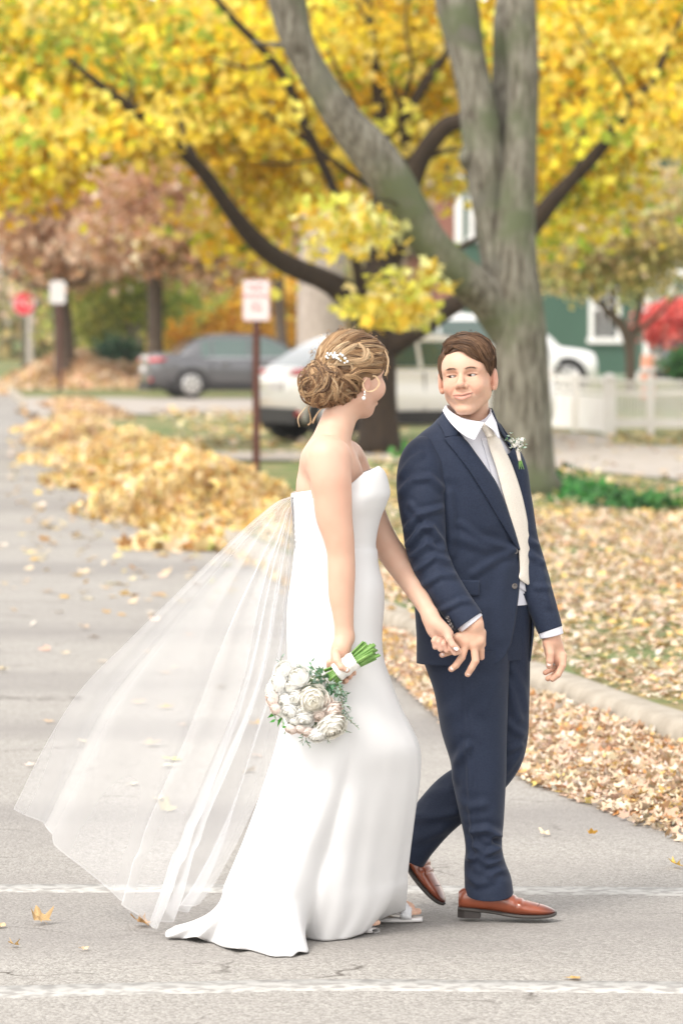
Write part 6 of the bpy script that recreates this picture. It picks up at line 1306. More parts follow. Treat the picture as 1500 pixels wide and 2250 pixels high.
# right hand (picture left), back of the hand to the camera, fingers spread downwards
h1 = SDF(); hd = -.215
def Hp(px, py, d=0): return Mp(px, py, hd + d)
h1.chain([Hp(1034, 1352, .02), Hp(1040, 1372, .0)], [.031, .030], .01)
h1.ell(Hp(1036, 1396, .0), [.036, .019, .036], .016); h1.ell(Hp(1018, 1404, .0), [.026, .017, .024], .014); h1.ell(Hp(1044, 1408, .0), [.023, .017, .028], .014)
for kx, ky in ((1002, 1400), (1022, 1412), (1040, 1417), (1054, 1410)): h1.ell(Hp(kx, ky, -.008), [.0115, .0105, .0115], .010)
finger(h1, [Hp(1024, 1412, -.004), Hp(1014, 1450 - 6, -.012), Hp(1001, 1462, -.010), Hp(991, 1470, -.004)], .0118, .0092, .006)
finger(h1, [Hp(1040, 1415, -.004), Hp(1044, 1452, -.014), Hp(1035, 1468, -.012), Hp(1027, 1481, -.006)], .0118, .0092, .006)
finger(h1, [Hp(1004, 1400, .0), Hp(1001, 1420, .008), Hp(990, 1432, .012), Hp(971, 1439, .006)], .0110, .0085, .006)
finger(h1, [Hp(1054, 1405, .002), Hp(1056, 1428, .010), Hp(1057, 1444, .016)], .0115, .0092, .006)
finger(h1, [Hp(1058, 1390, .01), Hp(1058, 1415, .022), Hp(1050, 1435, .026)], .0130, .0100, .008)
lo = Hp(955, 1500, -.06); hi = Hp(1078, 1340, .07); V2, F2 = h1.mesh(lo, hi, .0018)
# left hand (picture right), thumb side to the camera, fingers curling inwards
h2 = SDF(); hd2 = .035
def Lp(px, py, d=0): return Mp(px, py, hd2 + d)
h2.chain([Lp(1209, 1385, .0), Lp(1211, 1408, .0)], [.029, .028], .01)
h2.ell(Lp(1216, 1428, .004), [.030, .020, .036], .014); h2.ell(Lp(1228, 1446, .010), [.019, .020, .030], .012)
finger(h2, [Lp(1203, 1412, -.012), Lp(1208, 1436, -.022), Lp(1207, 1452, -.024), Lp(1206, 1463, -.020)], .0138, .0098, .008)
finger(h2, [Lp(1236, 1440, -.004), Lp(1235, 1462, -.014), Lp(1225, 1482, -.018), Lp(1213, 1492, -.014)], .0118, .0088, .006)
finger(h2, [Lp(1234, 1446, .010), Lp(1231, 1470, .006), Lp(1217, 1484, .004), Lp(1203, 1491, .008)], .0115, .0086, .005)
finger(h2, [Lp(1230, 1446, .024), Lp(1226, 1462, .022), Lp(1212, 1470, .020), Lp(1197, 1478, .022)], .0108, .0080, .005)
finger(h2, [Lp(1224, 1444, .036), Lp(1220, 1460, .036), Lp(1214, 1466, .034)], .0098, .0078, .005)
lo = Lp(1180, 1510, -.07); hi = Lp(1255, 1375, .08); V3, F3 = h2.mesh(lo, hi, .0018)
# trunk, arms and legs inside the clothes (coarser), so the figure is whole under the suit
b0 = SDF()
b0.ell(Mp(1035, 1085, .06), [.115, .070, .19], .04); b0.ell(Mp(1045, 1300, .06), [.11, .075, .18], .04); b0.cap(Mp(1036, 950, .04), Mp(1040, 1050, .04), .055, .08, .04)
b0.chain([Mp(935, 1000, -.06), Mp(926, 1100, -.11), Mp(936, 1205, -.155), Mp(985, 1300, -.20), Mp(1036, 1362, -.205)], [.034, .036, .034, .028, .028], .03)
b0.chain([Mp(1105, 1020, .12), Mp(1133, 1100, .08), Mp(1150, 1200, .07), Mp(1182, 1310, .045), Mp(1210, 1398, .035)], [.026, .030, .030, .028, .028], .03)
b0.chain([Mp(1010, 1430, .0), Mp(1045, 1660, .0), Mp(1062, 1850, .0), Mp(1064, 1975, .0)], [.072, .046, .032, .026], .03)
b0.chain([Mp(1112, 1430, .10), Mp(1112, 1640, .11), Mp(1000, 1755, .12), Mp(905, 1880, .13)], [.052, .046, .036, .026], .03)
lo = Mp(860, 2000, -.35); hi = Mp(1245, 930, .28); V4, F4 = b0.mesh(lo, hi, .0065)
V, Fq = join([(V1, F1), (V2, F2), (V3, F3), (V4, F4)])
def man_col(V):
    n = len(V); c = np.tile(np.array([.62, .375, .265]), (n, 1)); c *= 1 + vnoise(V, 20, 3)[:, None] * .05 * np.array([.3, 1, 1.1]) + vnoise(V, 70, 6)[:, None] * .05 * np.array([.3, 1, 1.2])
    L = (V - MC) @ MB3; f, r, u = L[:, 0], L[:, 1], L[:, 2]; head = (V[:, 2] > Mp(0, 940)[2])
    def g(f0, r0, u0, sf, sr, su, tint, a):
        nonlocal c
        w_ = (a * np.exp(-((f - f0) / sf) ** 2 - ((r - r0) / sr) ** 2 - ((u - u0) / su) ** 2) * head)[:, None]; c = c * (1 - w_) + np.array(tint) * w_
    for q in (1, -1):
        g(.07, q * .040, -.030, .04, .020, .020, (.64, .32, .24), .5); g(0, q * .085, 0, .03, .015, .035, (.62, .28, .21), .6)
        # brow, lashes
        for t in np.linspace(0, 1, 7): g(.08, q * (.013 + .033 * t), .0265 + .005 * math.sin(2.4 * t) - .003 * t, .03, .0050, .0028, (.15, .085, .05), .50)
        for t in np.linspace(0, 1, 6): g(.08, q * (.019 + .025 * t), .0085 + .0022 * math.sin(math.pi * t), .03, .0034, .0017, (.10, .05, .035), .85)
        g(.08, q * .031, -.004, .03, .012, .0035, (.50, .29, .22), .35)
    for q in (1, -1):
        for t in np.linspace(0, 1, 8): g(.09, q * (.019 + .020 * t), -.020 - .032 * t, .03, .0026, .0034, (.42, .19, .14), .34)  # crease shade painted into the skin colour along the smile folds
        for uu in (.004, .0, -.005): g(.06, q * (.056), uu, .03, .006, .0011, (.42, .20, .15), .3)  # crow's feet: thin crease shade painted into the skin colour
    g(.10, 0, -.020, .03, .014, .012, (.64, .31, .24), .4); g(.09, 0, .055, .05, .04, .03, (.64, .42, .33), .35)
    for t in np.linspace(-1, 1, 11):
        g(.095, .024 * t, -.0500 + .003 * t * t, .03, .0045, .0022, (.50, .19, .16), .60); g(.095, .021 * t, -.0610 + .006 * t * t, .03, .0045, .0038, (.60, .24, .20), .65)
        g(.095, .029 * t, -.0552 + .0060 * t * t - .002 * t, .03, .0040, .0012, (.13, .04, .035), .9)
    for q in (1, -1): g(.103, q * .0075, -.0325, .02, .004, .0025, (.2, .08, .06), .6)
    beard = np.clip(1 - np.abs(u + .085) / .045, 0, 1) * (f > .0) * head * .16; beard *= (.7 + .5 * vnoise(V, 300, 4)); c = c * (1 - beard[:, None]) + np.array([.33, .25, .22]) * beard[:, None]
    hand = (V[:, 2] < Mp(0, 1405)[2]); rr = np.clip(vnoise(V, 60, 5), 0, 1) * hand; c = c * (1 - .3 * rr[:, None]) + np.array([.62, .27, .21]) * .3 * rr[:, None]
    return c
mesh_obj('body', V, Fq, M_SKIN, man, cols=man_col(V))
# eyes
M_EYE = mat('eye', attr=True, rough=.1, spec=.8)
for q in (1, -1):
    e0 = hm(.0665, q * .031, .0075); n1, n2 = 24, 16; dv = []
    for b in np.linspace(.02, np.pi - .02, n2):
        for a in np.linspace(0, 2 * np.pi, n1, endpoint=False): dv.append((math.sin(b) * math.cos(a), math.sin(b) * math.sin(a), math.cos(b)))
    dv = np.array(dv); look = np.array([-.78, -.60, .02]); look /= np.linalg.norm(look); dt = dv @ look; V = e0 + dv * .0122
    C = np.where(dt[:, None] > .985, np.array([[.01, .01, .01]]), np.where(dt[:, None] > .82, np.array([[.045, .030, .022]]), np.array([[.46, .42, .39]]))); mesh_obj('eye', V, grid_faces(n2, n1, True), M_EYE, man, cols=C)
# hair
hs2 = SDF(); hs2.ell(hm(-.020, 0, .042), [.098, .084, .096], .02, R=MB3); hs2.ell(hm(.030, -.014, .078), [.055, .062, .038], .025, R=MB3); hs2.ell(hm(-.050, 0, -.020), [.050, .068, .050], .02, R=MB3)
hs2.ell(hm(.112, .010, .026), [.056, .063, .070], .008, '-', R=MB3); hs2.ell(hm(.060, .010, -.035), [.066, .10, .058], .012, '-', R=MB3)
for q in (1, -1): hs2.ell(hm(-.002, q * .098, -.010), [.028, .028, .038], .006, '-', R=MB3)
lo = hm(0, 0, 0) + [-.13, -.15, -.12]; V, Fq = hs2.mesh(lo, hm(0, 0, 0) + [.13, .15, .16], .0026)
cap_c = np.array([.085, .048, .028]) * (1 + .3 * vnoise(V, 60, 2)[:, None]); mhair = mesh_obj('hair', V, Fq, M_HAIR, man, cols=cap_c)
HC3 = np.array([[.17, .095, .052], [.125, .068, .037], [.085, .045, .026], [.24, .145, .085], [.055, .030, .018]]); Wm = [.3, .3, .2, .12, .08]; rh = np.random.default_rng(31); Ls = []
def M2(f, r, u): return hm(f, r, u)
# swept fringe: from the parting at his right temple across the forehead to the other side
for k in range(44):
    t = rh.uniform(0, 1); st = hm(.058 - .04 * t + rh.uniform(-.006, .006), .034 + .010 * t + rh.uniform(-.012, .012), .096 + rh.uniform(-.004, .008)); m1 = hm(.074 - .05 * t, .002 + rh.uniform(-.01, .01), .098 + .012 * t); m2 = hm(.066 - .05 * t, -.038, .080 + .012 * t); en = hm(.046 - .045 * t + rh.uniform(-.006, .006), -.070, .028 + rh.uniform(-.018, .022) + .02 * t)
    Ls.append(lock(hs2, [st, m1, m2, en], 30, rh.uniform(.004, .008), .002 + rh.uniform(0, .007) + .002 * (1 - t), .006, Wm, .0022, 20))
for k in range(14):  # root of the parting
    t = rh.uniform(0, 1); st = hm(.070 - .03 * t, .046 + rh.uniform(-.008, .006), .078 + rh.uniform(-.006, .012)); m1 = hm(.078 - .03 * t, .030, .096 + .004 * t); en = hm(.060, .002, .108); Ls.append(lock(hs2, [st, m1, en], 24, .005, .003 + rh.uniform(0, .003), .004, Wm, .001, 18))
for k in range(16):  # front edge curl
    t = k / 15; st = hm(.060, .036 - .01 * t, .092 + .004 * t); m1 = hm(.082, .006 - .010 * t, .094 - .002 * t + rh.uniform(-.002, .003)); m2 = hm(.080, -.030, .074 + rh.uniform(-.004, .006)); en = hm(.056, -.060, .040 + rh.uniform(-.006, .012)); Ls.append(lock(hs2, [st, m1, m2, en], 26, .006, .003 + .003 * t, .005, Wm, .001, 20))
for k in range(26):  # his right side, combed down and back
    st = hm(.052 + rh.uniform(-.03, .006), .036 + rh.uniform(-.006, .006), .094 + rh.uniform(-.004, .006)); m1 = hm(st_ := .050 + rh.uniform(-.05, .008), .068, .062); en = hm(.040 + rh.uniform(-.05, .006), .078, .012 + rh.uniform(-.026, .016)); Ls.append(lock(hs2, [st, hm(.052, .054, .082), m1, en], 26, .0065, .001 + rh.uniform(0, .003), .004, Wm, .0006, 18))
for k in range(40):  # crown and sides to the back
    a = rh.uniform(-1, 1); st = hm(.03, a * .05, .12); m1 = hm(-.05, a * .075, .10 - .03 * abs(a)); en = hm(-.10, a * .08, .02 + rh.uniform(-.04, .04)); Ls.append(lock(hs2, [st, m1, en], 24, .008, .001 + rh.uniform(0, .003), .004, Wm, .0006, 20))
for q in (1, -1):
    for k in range(14): st = hm(.030 - .05 * k / 13, q * .080, .050 + rh.uniform(-.01, .01)); en = hm(.022 - .06 * k / 13, q * .082, .004 + rh.uniform(-.016, .010)); Ls.append(lock(hs2, [st, (st + en) / 2, en], 22, .005, .001, .003, Wm, .0004, 18))
for k in range(90):  # loose single hairs
    a = rh.uniform(-1, 1); st = hm(.05 - .10 * rh.uniform(0, 1), a * .06, .10); en = st + MU * rh.uniform(.004, .012) + MR * rh.uniform(-.03, .01) - MF * rh.uniform(-.01, .03); md_ = (st + en) / 2 + MU * .006
    Ls.append(lock(hs2, [st, md_, en], 3, .006, .006 + rh.uniform(0, .006), .004, Wm, .001, 18, (.0004, .0006)))
for K_ in set(g[0].shape[1] for g in Ls):
    gs = [g for g in Ls if g[0].shape[1] == K_]; V, Fq, C = strands(np.concatenate([g[0] for g in gs]), np.concatenate([g[1] for g in gs]), np.concatenate([g[2] for g in gs])); mesh_obj('locks', V, Fq, M_HAIR, mhair, cols=C)
# eyebrows as short hairs
for q in (1, -1):
    cv = []
    for k in range(70):
        t = rh.uniform(0, 1); p = onto(head_s, hm(.095, q * (.013 + .033 * t), .0262 + .0055 * math.sin(2.3 * t) - .004 * t + rh.normal(0, .0012))[None], .0004)[0]; dr = MR * q * .006 + MU * (.0022 - .003 * t); cv.append(np.array([p, p + dr * .5 + MF * .0008, p + dr]))
    cv = np.array(cv); V, Fq, C = strands(cv, np.full(len(cv), .00042), np.tile(np.array([.13, .075, .045]), (len(cv), 1))); mesh_obj('eyebrow', V, Fq, M_HAIR, man, cols=C)
# ------------------------------------------------------------------ torso surface used by jacket, shirt, tie
TR = np.array([  # py, xl, xr, half depth, centre d, shear
 (890, 985, 1078, .062, .035, .05), (905, 976, 1084, .070, .03, .05), (920, 964, 1090, .078, .03, .10), (935, 950, 1098, .085, .03, .15), (950, 929, 1106, .092, .03, .22), (965, 911, 1116, .100, .03, .28), (985, 896, 1131, .110, .03, .32), (1010, 886, 1146, .118, .03, .35), (1045, 887, 1158, .126, .03, .36), (1090, 890, 1167, .130, .03, .36),
 (1150, 896, 1174, .128, .03, .36), (1210, 902, 1178, .122, .03, .36), (1270, 908, 1179, .122, .03, .34), (1330, 913, 1178, .128, .03, .30), (1400, 917, 1173, .132, .03, .25), (1456, 917, 1166, .134, .03, .22), (1475, 918, 1166, .134, .03, .22)], float)
def TRi(py): return [np.interp(py, TR[:, 0], TR[:, k]) for k in range(1, 6)]
def tsurf(px, py, off=0.0):
    """point on the chest side of the torso at picture position px,py lifted off by off metres"""
    px = np.asarray(px, float); py = np.asarray(py, float); xl, xr, b, dc, sh = TRi(py); cx, a = (xl + xr) / 2, (xr - xl) / 2; u = np.clip((px - cx) / a, -.995, .995)
    d = dc + sh * (px - cx) * MY / F - b * np.sqrt(1 - u * u) - off; Y = MY + d; return np.stack([(px - CX) * Y / F, Y, HC - (py - HY) * Y / F], -1)
def tgrid(L_, R_, off=0.0, nu=40, nv=12, bulge=0.0, offR=None):
    """strip between two picture polylines laid on the torso"""
    L_ = cr(np.array(L_, float), nu); R_ = cr(np.array(R_, float), nu); w_ = np.linspace(0, 1, nv); X = L_[:, None, 0] * (1 - w_) + R_[:, None, 0] * w_; Y_ = L_[:, None, 1] * (1 - w_) + R_[:, None, 1] * w_
    o = off + bulge * np.sin(np.pi * w_)[None] + ((offR - off) * w_[None] if offR is not None else 0); return tsurf(X, Y_, o)
def strip(name, L_, R_, off, m, par, th=.002, **k):
    V, Fq = arr_sheet(tgrid(L_, R_, off, **k)); o = mesh_obj(name, V, Fq, m, par); add_solid(o, th, -1); return o
# shirt (inner shell, closed round the body)
rows = []
NTm = 120; tt = np.linspace(0, 2 * np.pi, NTm, endpoint=False)
for py in np.linspace(925, 1330, 90):
    xl, xr, b, dc, sh = TRi(py); cx, a = (xl + xr) / 2, (xr - xl) / 2 - 7; px = cx + a * np.cos(tt); d = dc + sh * (px - cx) * MY / F - (b - .010) * np.sin(tt); Y = MY + d; rows.append(np.stack([(px - CX) * MY / F, Y, HC - (np.full(NTm, py) - HY) * MY / F], -1))
V, Fq = arr_sheet(rows); Fq = grid_faces(90, NTm, True); V += vnorm(V, Fq) * (.002 * vnoise(V * [1, 1, .4], 18, 3))[:, None] * -1; shirt = mesh_obj('shirt', V, Fq, M_SHIRT, man)
strip('placket', [(1056, 962), (1078, 1040), (1103, 1130), (1128, 1220), (1136, 1290)], [(1074, 962), (1096, 1040), (1121, 1130), (1146, 1220), (1154, 1300)], -.006, M_SHIRT, shirt, .0015)
# collar: band round the neck and two wings
a = np.linspace(0, 2 * np.pi, 80); rows = []
for k, (pyb, rx, ry, dn) in enumerate([(918, 52, .072, .012), (900, 50, .068, .0), (888, 48.5, .066, 0)]):
    px = 1029 + rx * np.cos(a) + (2 if k == 0 else 0); front = (1 + np.sin(a)) / 2; py = pyb + 38 * np.clip(np.sin(a), 0, 1) ** 1.2 + 10 * np.clip(np.cos(a), 0, 1) + 2 * np.clip(-np.cos(a), 0, 1); d = .035 - ry * np.sin(a); rows.append([P(px[i], py[i], MY + d[i]) for i in range(len(a))])
V, Fq = arr_sheet(rows); add_solid(mesh_obj('collar_band', V, Fq, M_SHIRT, shirt), .0015, 0)
def wing(top, bot, off0, off1, yfun=None):
    top = cr(np.array(top, float), 24); bot = cr(np.array(bot, float), 24); rows = []
    for w_ in np.linspace(0, 1, 12):
        q = top * (1 - w_) + bot * w_; rows.append([P(q[i, 0], q[i, 1], q[i, 2]) for i in range(24)])
    V, Fq = arr_sheet(rows); o = mesh_obj('collar_wing', V, Fq, M_SHIRT, shirt); add_solid(o, .0022, -1); return o
wing([(979, 891, MY - .005), (986, 901, MY - .030), (1004, 914, MY - .055), (1030, 923, MY - .072), (1063, 929, MY - .082)], [(972, 903, MY - .020), (985, 924, MY - .062), (1004, 945, MY - .100), (1024, 960, MY - .118), (1042, 968, MY - .122)], 0, 0)
wing([(1078, 903, MY - .010), (1078, 910, MY - .036), (1074, 918, MY - .060), (1068, 925, MY - .075), (1064, 930, MY - .082)], [(1090, 928, MY - .030), (1094, 945, MY - .052), (1098, 962, MY - .072), (1093, 960, MY - .086), (1086, 944, MY - .096)], 0, 0)
# tie
tie = strip('tie', [(1066, 955), (1076, 990), (1090, 1030), (1105, 1087), (1124, 1153), (1137, 1200), (1141, 1250), (1140, 1272), (1164, 1286)], [(1091, 955), (1104, 985), (1119, 1015), (1137, 1065), (1151, 1120), (1162, 1185), (1169, 1240), (1172, 1264), (1164.5, 1286)], .008, M_TIE, man, .004, nu=70, nv=14, bulge=.006)
kn = strip('knot', [(1056, 930), (1057, 938), (1064, 948), (1070, 960)], [(1079, 928), (1086, 938), (1089, 948), (1088, 959)], .026, M_TIE, tie, .006, nu=16, nv=10, bulge=.014)
# ------------------------------------------------------------------ jacket body: one open shell from the near front edge round the back to the far front edge
nearE = np.array([(905, 982), (930, 994), (948, 1007), (1001, 1047), (1060, 1087), (1111, 1108), (1167, 1127), (1207, 1139), (1273, 1140), (1316, 1136), (1367, 1129), (1410, 1120), (1435, 1108), (1448, 1096), (1456, 1078)], float)
farE = np.array([(905, 1080), (948, 1101), (1007, 1136), (1087, 1154), (1140, 1161), (1193, 1165), (1273, 1170), (1353, 1170), (1410, 1168), (1456, 1163)], float)
rows = []; NJ = 150; NH = 170
for py in np.linspace(903, 1456, NH):
    xl, xr, b, dc, sh = TRi(py); cx, a = (xl + xr) / 2, (xr - xl) / 2; un = np.clip((np.interp(py, nearE[:, 0], nearE[:, 1]) - cx) / a, -.99, .985); uf = np.clip((np.interp(py, farE[:, 0], farE[:, 1]) - cx) / a, -.9, .995)
    tn_, tf_ = math.acos(un), -math.acos(uf); ang = np.linspace(tn_, 2 * np.pi + (-tf_ if False else math.acos(uf)), NJ)
    px = cx + a * np.cos(ang); d = dc + sh * (px - cx) * MY / F - b * np.sin(ang) - .004 * np.sin(ang); dz = 0
    # slight A-line flare and soft drape in the skirt
    fl_w = np.clip((py - 1230) / 220, 0, 1); d = d + fl_w * .006 * np.sin(5 * ang)
    rows.append(np.stack([(px - CX) * MY / F, MY + d, np.full(NJ, HC - (py - HY) * MY / F)], -1))
V, Fq = arr_sheet(rows)
V = wrinkle(V, Fq, [([(985, 1085), (990, 1150), (985, 1215)], .007, .016), ([(1000, 1010), (1030, 1080), (1075, 1150)], .003, .03), ([(1000, 1180), (1060, 1200), (1128, 1211)], .004, .016), ([(1010, 1150), (1060, 1185), (1125, 1208)], .003, .010), ([(1040, 1260), (1090, 1230), (1130, 1214)], .004, .012), ([(1060, 1340), (1050, 1420)], .004, .03), ([(1000, 1400), (995, 1450)], .004, .02), ([(1120, 1230), (1100, 1300), (1098, 1400)], .003, .02)], MY - .1)
V += vnorm(V, Fq) * (.0022 * vnoise(V * [1, 1, .6], 9, 3))[:, None]
jacket = mesh_obj('jacket', V, Fq, M_SUIT, man); add_solid(jacket, .003, 1)
# lapels
strip('lapel', [(975, 905), (985, 945), (1000, 985), (1040, 1055), (1085, 1130), (1127, 1192), (1140, 1212)][0:1] + [(990, 960), (1010, 1010), (1050, 1075), (1095, 1140), (1122, 1185), (1138, 1210)], [(988, 908), (1009, 950), (1030, 978), (1065, 1028), (1108, 1110), (1128, 1168), (1140, 1210)], .007, M_SUIT, jacket, .003, nu=60, nv=12, bulge=.004) if False else None
lap = strip('lapel', [(976, 963), (985, 977), (1005, 1002), (1035, 1042), (1070, 1098), (1100, 1148), (1125, 1188), (1139, 1209)], [(1001, 957), (1022, 968), (1047, 1001), (1067, 1029), (1089, 1062), (1110, 1112), (1128, 1165), (1140, 1207)], .010, M_SUIT, jacket, .0035, nu=60, nv=12, bulge=.005)
coll = strip('collar', [(962, 920), (964, 932), (972, 945), (977, 961)], [(974, 899), (986, 924), (1006, 945), (1003, 958)], .011, M_SUIT, jacket, .0035, nu=30, nv=12, bulge=.004)
strip('lapel', [(1087, 925), (1098, 948), (1114, 972), (1133, 1007), (1151, 1080), (1160, 1140), (1164, 1185)], [(1098, 932), (1112, 952), (1131, 978), (1147, 1010), (1162, 1078), (1169, 1125), (1169, 1180)], .009, M_SUIT, jacket, .003, nu=50, nv=8, bulge=.003)
# collar at the back of the neck
rows = []
for w_ in np.linspace(0, 1, 6):
    q = []
    for t in np.linspace(math.pi * .95, math.pi * 1.90, 40): q.append(P(1028 + (54 + 9 * w_) * math.cos(t), 899 + 24 * w_ - 5 * max(0, -math.sin(t)) * (1 - w_), MY + .035 - (.078 + .014 * w_) * math.sin(t)))
    rows.append(q)
V, Fq = arr_sheet(rows); add_solid(mesh_obj('collar', V, Fq, M_SUIT, jacket), .003, 0)
# pocket flap, seams, buttons
M_SEAM = mat('seam_thread', (.010, .016, .034), .9); M_BTN = mat('horn_button', (.07, .062, .06), .25, (.16, .14, .13), 90)  # very dark navy thread for seam lines and button holes
strip('pocket_flap', [(985, 1273), (1020, 1274), (1053, 1275)], [(985, 1304), (1020, 1308), (1052, 1310)], .010, M_SUIT, jacket, .003, nu=20, nv=8, bulge=.002)
def seamline(pts, off=.0045, r=.0007, par=jacket):
    c = cr(np.array(pts, float), 50); q = tsurf(c[:, 0], c[:, 1], off); v, f = tube(q, [r] * 50, 60, 5); mesh_obj('seam', v, f, M_SEAM, par)
seamline([(1043, 1170), (1044, 1230), (1046, 1272)]); seamline([(1000, 1010), (1035, 1062), (1080, 1130), (1120, 1190)], .0045, .0009)
def button(c, nrm, r, par, m=M_BTN):
    nrm = np.array(nrm, float); nrm /= np.linalg.norm(nrm); t1 = np.cross(nrm, [0, 0, 1]); t1 /= np.linalg.norm(t1); t2 = np.cross(nrm, t1); prof = [(0, .0012), (.55, .0012), (.68, .0022), (.85, .0026), (1, .0016), (1, -.001)]; V = []
    for rr, h in prof: V += [c + (t1 * math.cos(q) + t2 * math.sin(q)) * r * max(rr, .02) + nrm * h for q in np.linspace(0, 2 * np.pi, 18, endpoint=False)]
    o = mesh_obj('button', V, grid_faces(len(prof), 18, True), m, par)
    mb = MB()
    for sx, sy in ((-1, -1), (1, -1), (-1, 1), (1, 1)): q = c + (t1 * sx + t2 * sy) * r * .22 + nrm * .0016; mb.add([q + (t1 * math.cos(g) + t2 * math.sin(g)) * .0008 for g in np.linspace(0, 2 * np.pi, 6, endpoint=False)], [tuple(range(6))])
    mb.obj('button_holes', M_SEAM, o); return o
for x, y in ((1131, 1211), (1130, 1288)): button(tsurf(x, y, .0125), (.35, -.92, .05), .0088, jacket)
# ------------------------------------------------------------------ sleeves
V, Fq = sweep(np.array([Mp(952, 978, -.02), Mp(929, 1000, -.055), Mp(924, 1036, -.085), Mp(925, 1090, -.105), Mp(930, 1150, -.125), Mp(937, 1208, -.145), Mp(957, 1260, -.168), Mp(989, 1311, -.190), Mp(1029, 1367, -.205)]), [.034, .058, .0715, .072, .0655, .0605, .0565, .052, .050], 220, 96); Fq = Fq[:, ::-1]
V = wrinkle(V, Fq, [([(880, 1045), (905, 1012), (925, 1000)], .004, .010), ([(876, 1088), (905, 1055), (945, 1050), (972, 1075)], .006, .011), ([(888, 1168), (920, 1130), (972, 1118)], .006, .010), ([(894, 1200), (925, 1160), (950, 1160), (980, 1203)], .009, .010), ([(900, 1225), (940, 1192), (978, 1215)], .006, .010), ([(912, 1255), (955, 1222), (990, 1232)], .007, .010), ([(930, 1285), (965, 1262), (1000, 1262)], .005, .010), ([(968, 1340), (1010, 1318), (1035, 1318)], .004, .009), ([(900, 1110), (930, 1140), (955, 1185)], .004, .010)], MY - .2)
V += vnorm(V, Fq) * (.0016 * vnoise(V, 22, 3))[:, None]
slv = mesh_obj('sleeve', V, Fq, M_SUIT, jacket); add_solid(slv, .003, -1)
arm = cr(np.array([(904, 966), (925, 975), (948, 1000), (964, 1035), (975, 1085)], float), 30)
for x, y in ((983, 1357), (986, 1364), (989, 1371), (992, 1378)): button(Mp(x, y, -.240), (-.6, -.8, .1), .0052, slv)
V, Fq = sweep(np.array([Mp(1106, 990, .03), Mp(1122, 1020, .05), Mp(1133, 1100, .06), Mp(1144, 1180, .06), Mp(1163, 1250, .055), Mp(1181, 1305, .045), Mp(1208, 1384, .035)]), [.035, .045, .049, .051, .0505, .0475, .0385], 160, 80); Fq = Fq[:, ::-1]
V = wrinkle(V, Fq, [([(1165, 1190), (1185, 1200)], .005, .010), ([(1165, 1220), (1200, 1240)], .004, .010), ([(1178, 1290), (1212, 1292)], .003, .010), ([(1190, 1240), (1205, 1330)], .003, .012)], MY)
V += vnorm(V, Fq) * (.0014 * vnoise(V, 20, 5))[:, None]; slv2 = mesh_obj('sleeve', V, Fq, M_SUIT, jacket); add_solid(slv2, .003, -1)
for pts, rad in (([Mp(1018, 1350, -.205), Mp(1035, 1371, -.207)], [.040, .040]), ([Mp(1205, 1372, .035), Mp(1211, 1397, .035)], [.0355, .0350])):
    V, Fq = sweep(np.array(pts), rad, 12, 48); add_solid(mesh_obj('cuff', V, Fq, M_SHIRT, shirt), .0018, -1)
# ------------------------------------------------------------------ trousers
def leg(rows_, nm):
    R_ = cr(np.array(rows_, float), 260); n = 110; t = np.linspace(0, 2 * np.pi, n, endpoint=False); out_ = []
    for py, xl, xr, b, dc, hm_ in R_:
        cx, a = (xl + xr) / 2, (xr - xl) / 2; c_, s_ = np.cos(t), np.sin(t); px = cx + a * np.sign(c_) * np.abs(c_) ** .9; d = dc - b * s_; out_.append(np.stack([(px - CX) * MY / F, MY + d, HC - (py + hm_ * s_ - HY) * MY / F], -1))
    return np.array(out_).reshape(-1, 3), grid_faces(260, n, True)
V, Fq = leg([(1425, 922, 1117, .115, .00, 0), (1457, 931, 1118, .112, .00, 0), (1523, 953, 1116, .105, .0, 0), (1611, 970, 1113, .10, .0, 0), (1674, 988, 1112, .094, .0, 0), (1710, 992, 1111, .090, .0, 0), (1757, 1003, 1108, .085, .0, 0), (1810, 1014, 1105, .078, .0, 0), (1842, 1020, 1102, .074, .0, 0), (1870, 1022, 1103, .073, .0, 1), (1897, 1019, 1110, .075, .0, 3), (1925, 1019, 1121, .078, .0, 6), (1958, 1020, 1127, .080, .0, 14)], 'l')
V = wrinkle(V, Fq, [([(1020, 1480), (1024, 1600), (1030, 1700), (1036, 1800), (1040, 1870)], .004, .008), ([(1026, 1640), (1000, 1680), (992, 1720)], .007, .014), ([(998, 1760), (1030, 1775), (1060, 1770)], .004, .014), ([(1102, 1842), (1070, 1825), (1040, 1830)], .008, .012), ([(1096, 1870), (1066, 1880), (1045, 1865)], .008, .011), ([(1020, 1900), (1045, 1885), (1075, 1900), (1105, 1895)], .007, .011), ([(1075, 1925), (1100, 1915), (1122, 1920)], .006, .010), ([(1022, 1930), (1050, 1945), (1080, 1935)], .005, .012), ([(1090, 1850), (1102, 1858)], -.008, .008), ([(1060, 1500), (1000, 1560), (970, 1580)], .003, .02), ([(1090, 1500), (1060, 1560)], .003, .02), ([(1020, 1850), (1034, 1890)], .006, .008)], MY - .1)
V += vnorm(V, Fq) * (.0020 * vnoise(V * [1, 1, .6], 14, 3))[:, None] * -1
trs = mesh_obj('trousers', V, Fq, M_SUIT, man); add_solid(trs, .003, -1)
V, Fq = sweep(np.array([Mp(1113, 1300, .06), Mp(1113, 1450, .07), Mp(1111, 1560, .08), Mp(1108, 1615, .088), Mp(1098, 1660, .092), Mp(1070, 1698, .098), Mp(1040, 1722, .10), Mp(996, 1754, .105), Mp(950, 1800, .11), Mp(912, 1850, .12), Mp(893, 1882, .125)]), [.070, .0705, .0705, .071, .070, .0715, .073, .075, .069, .063, .060], 260, 110)
Fq = Fq[:, ::-1]
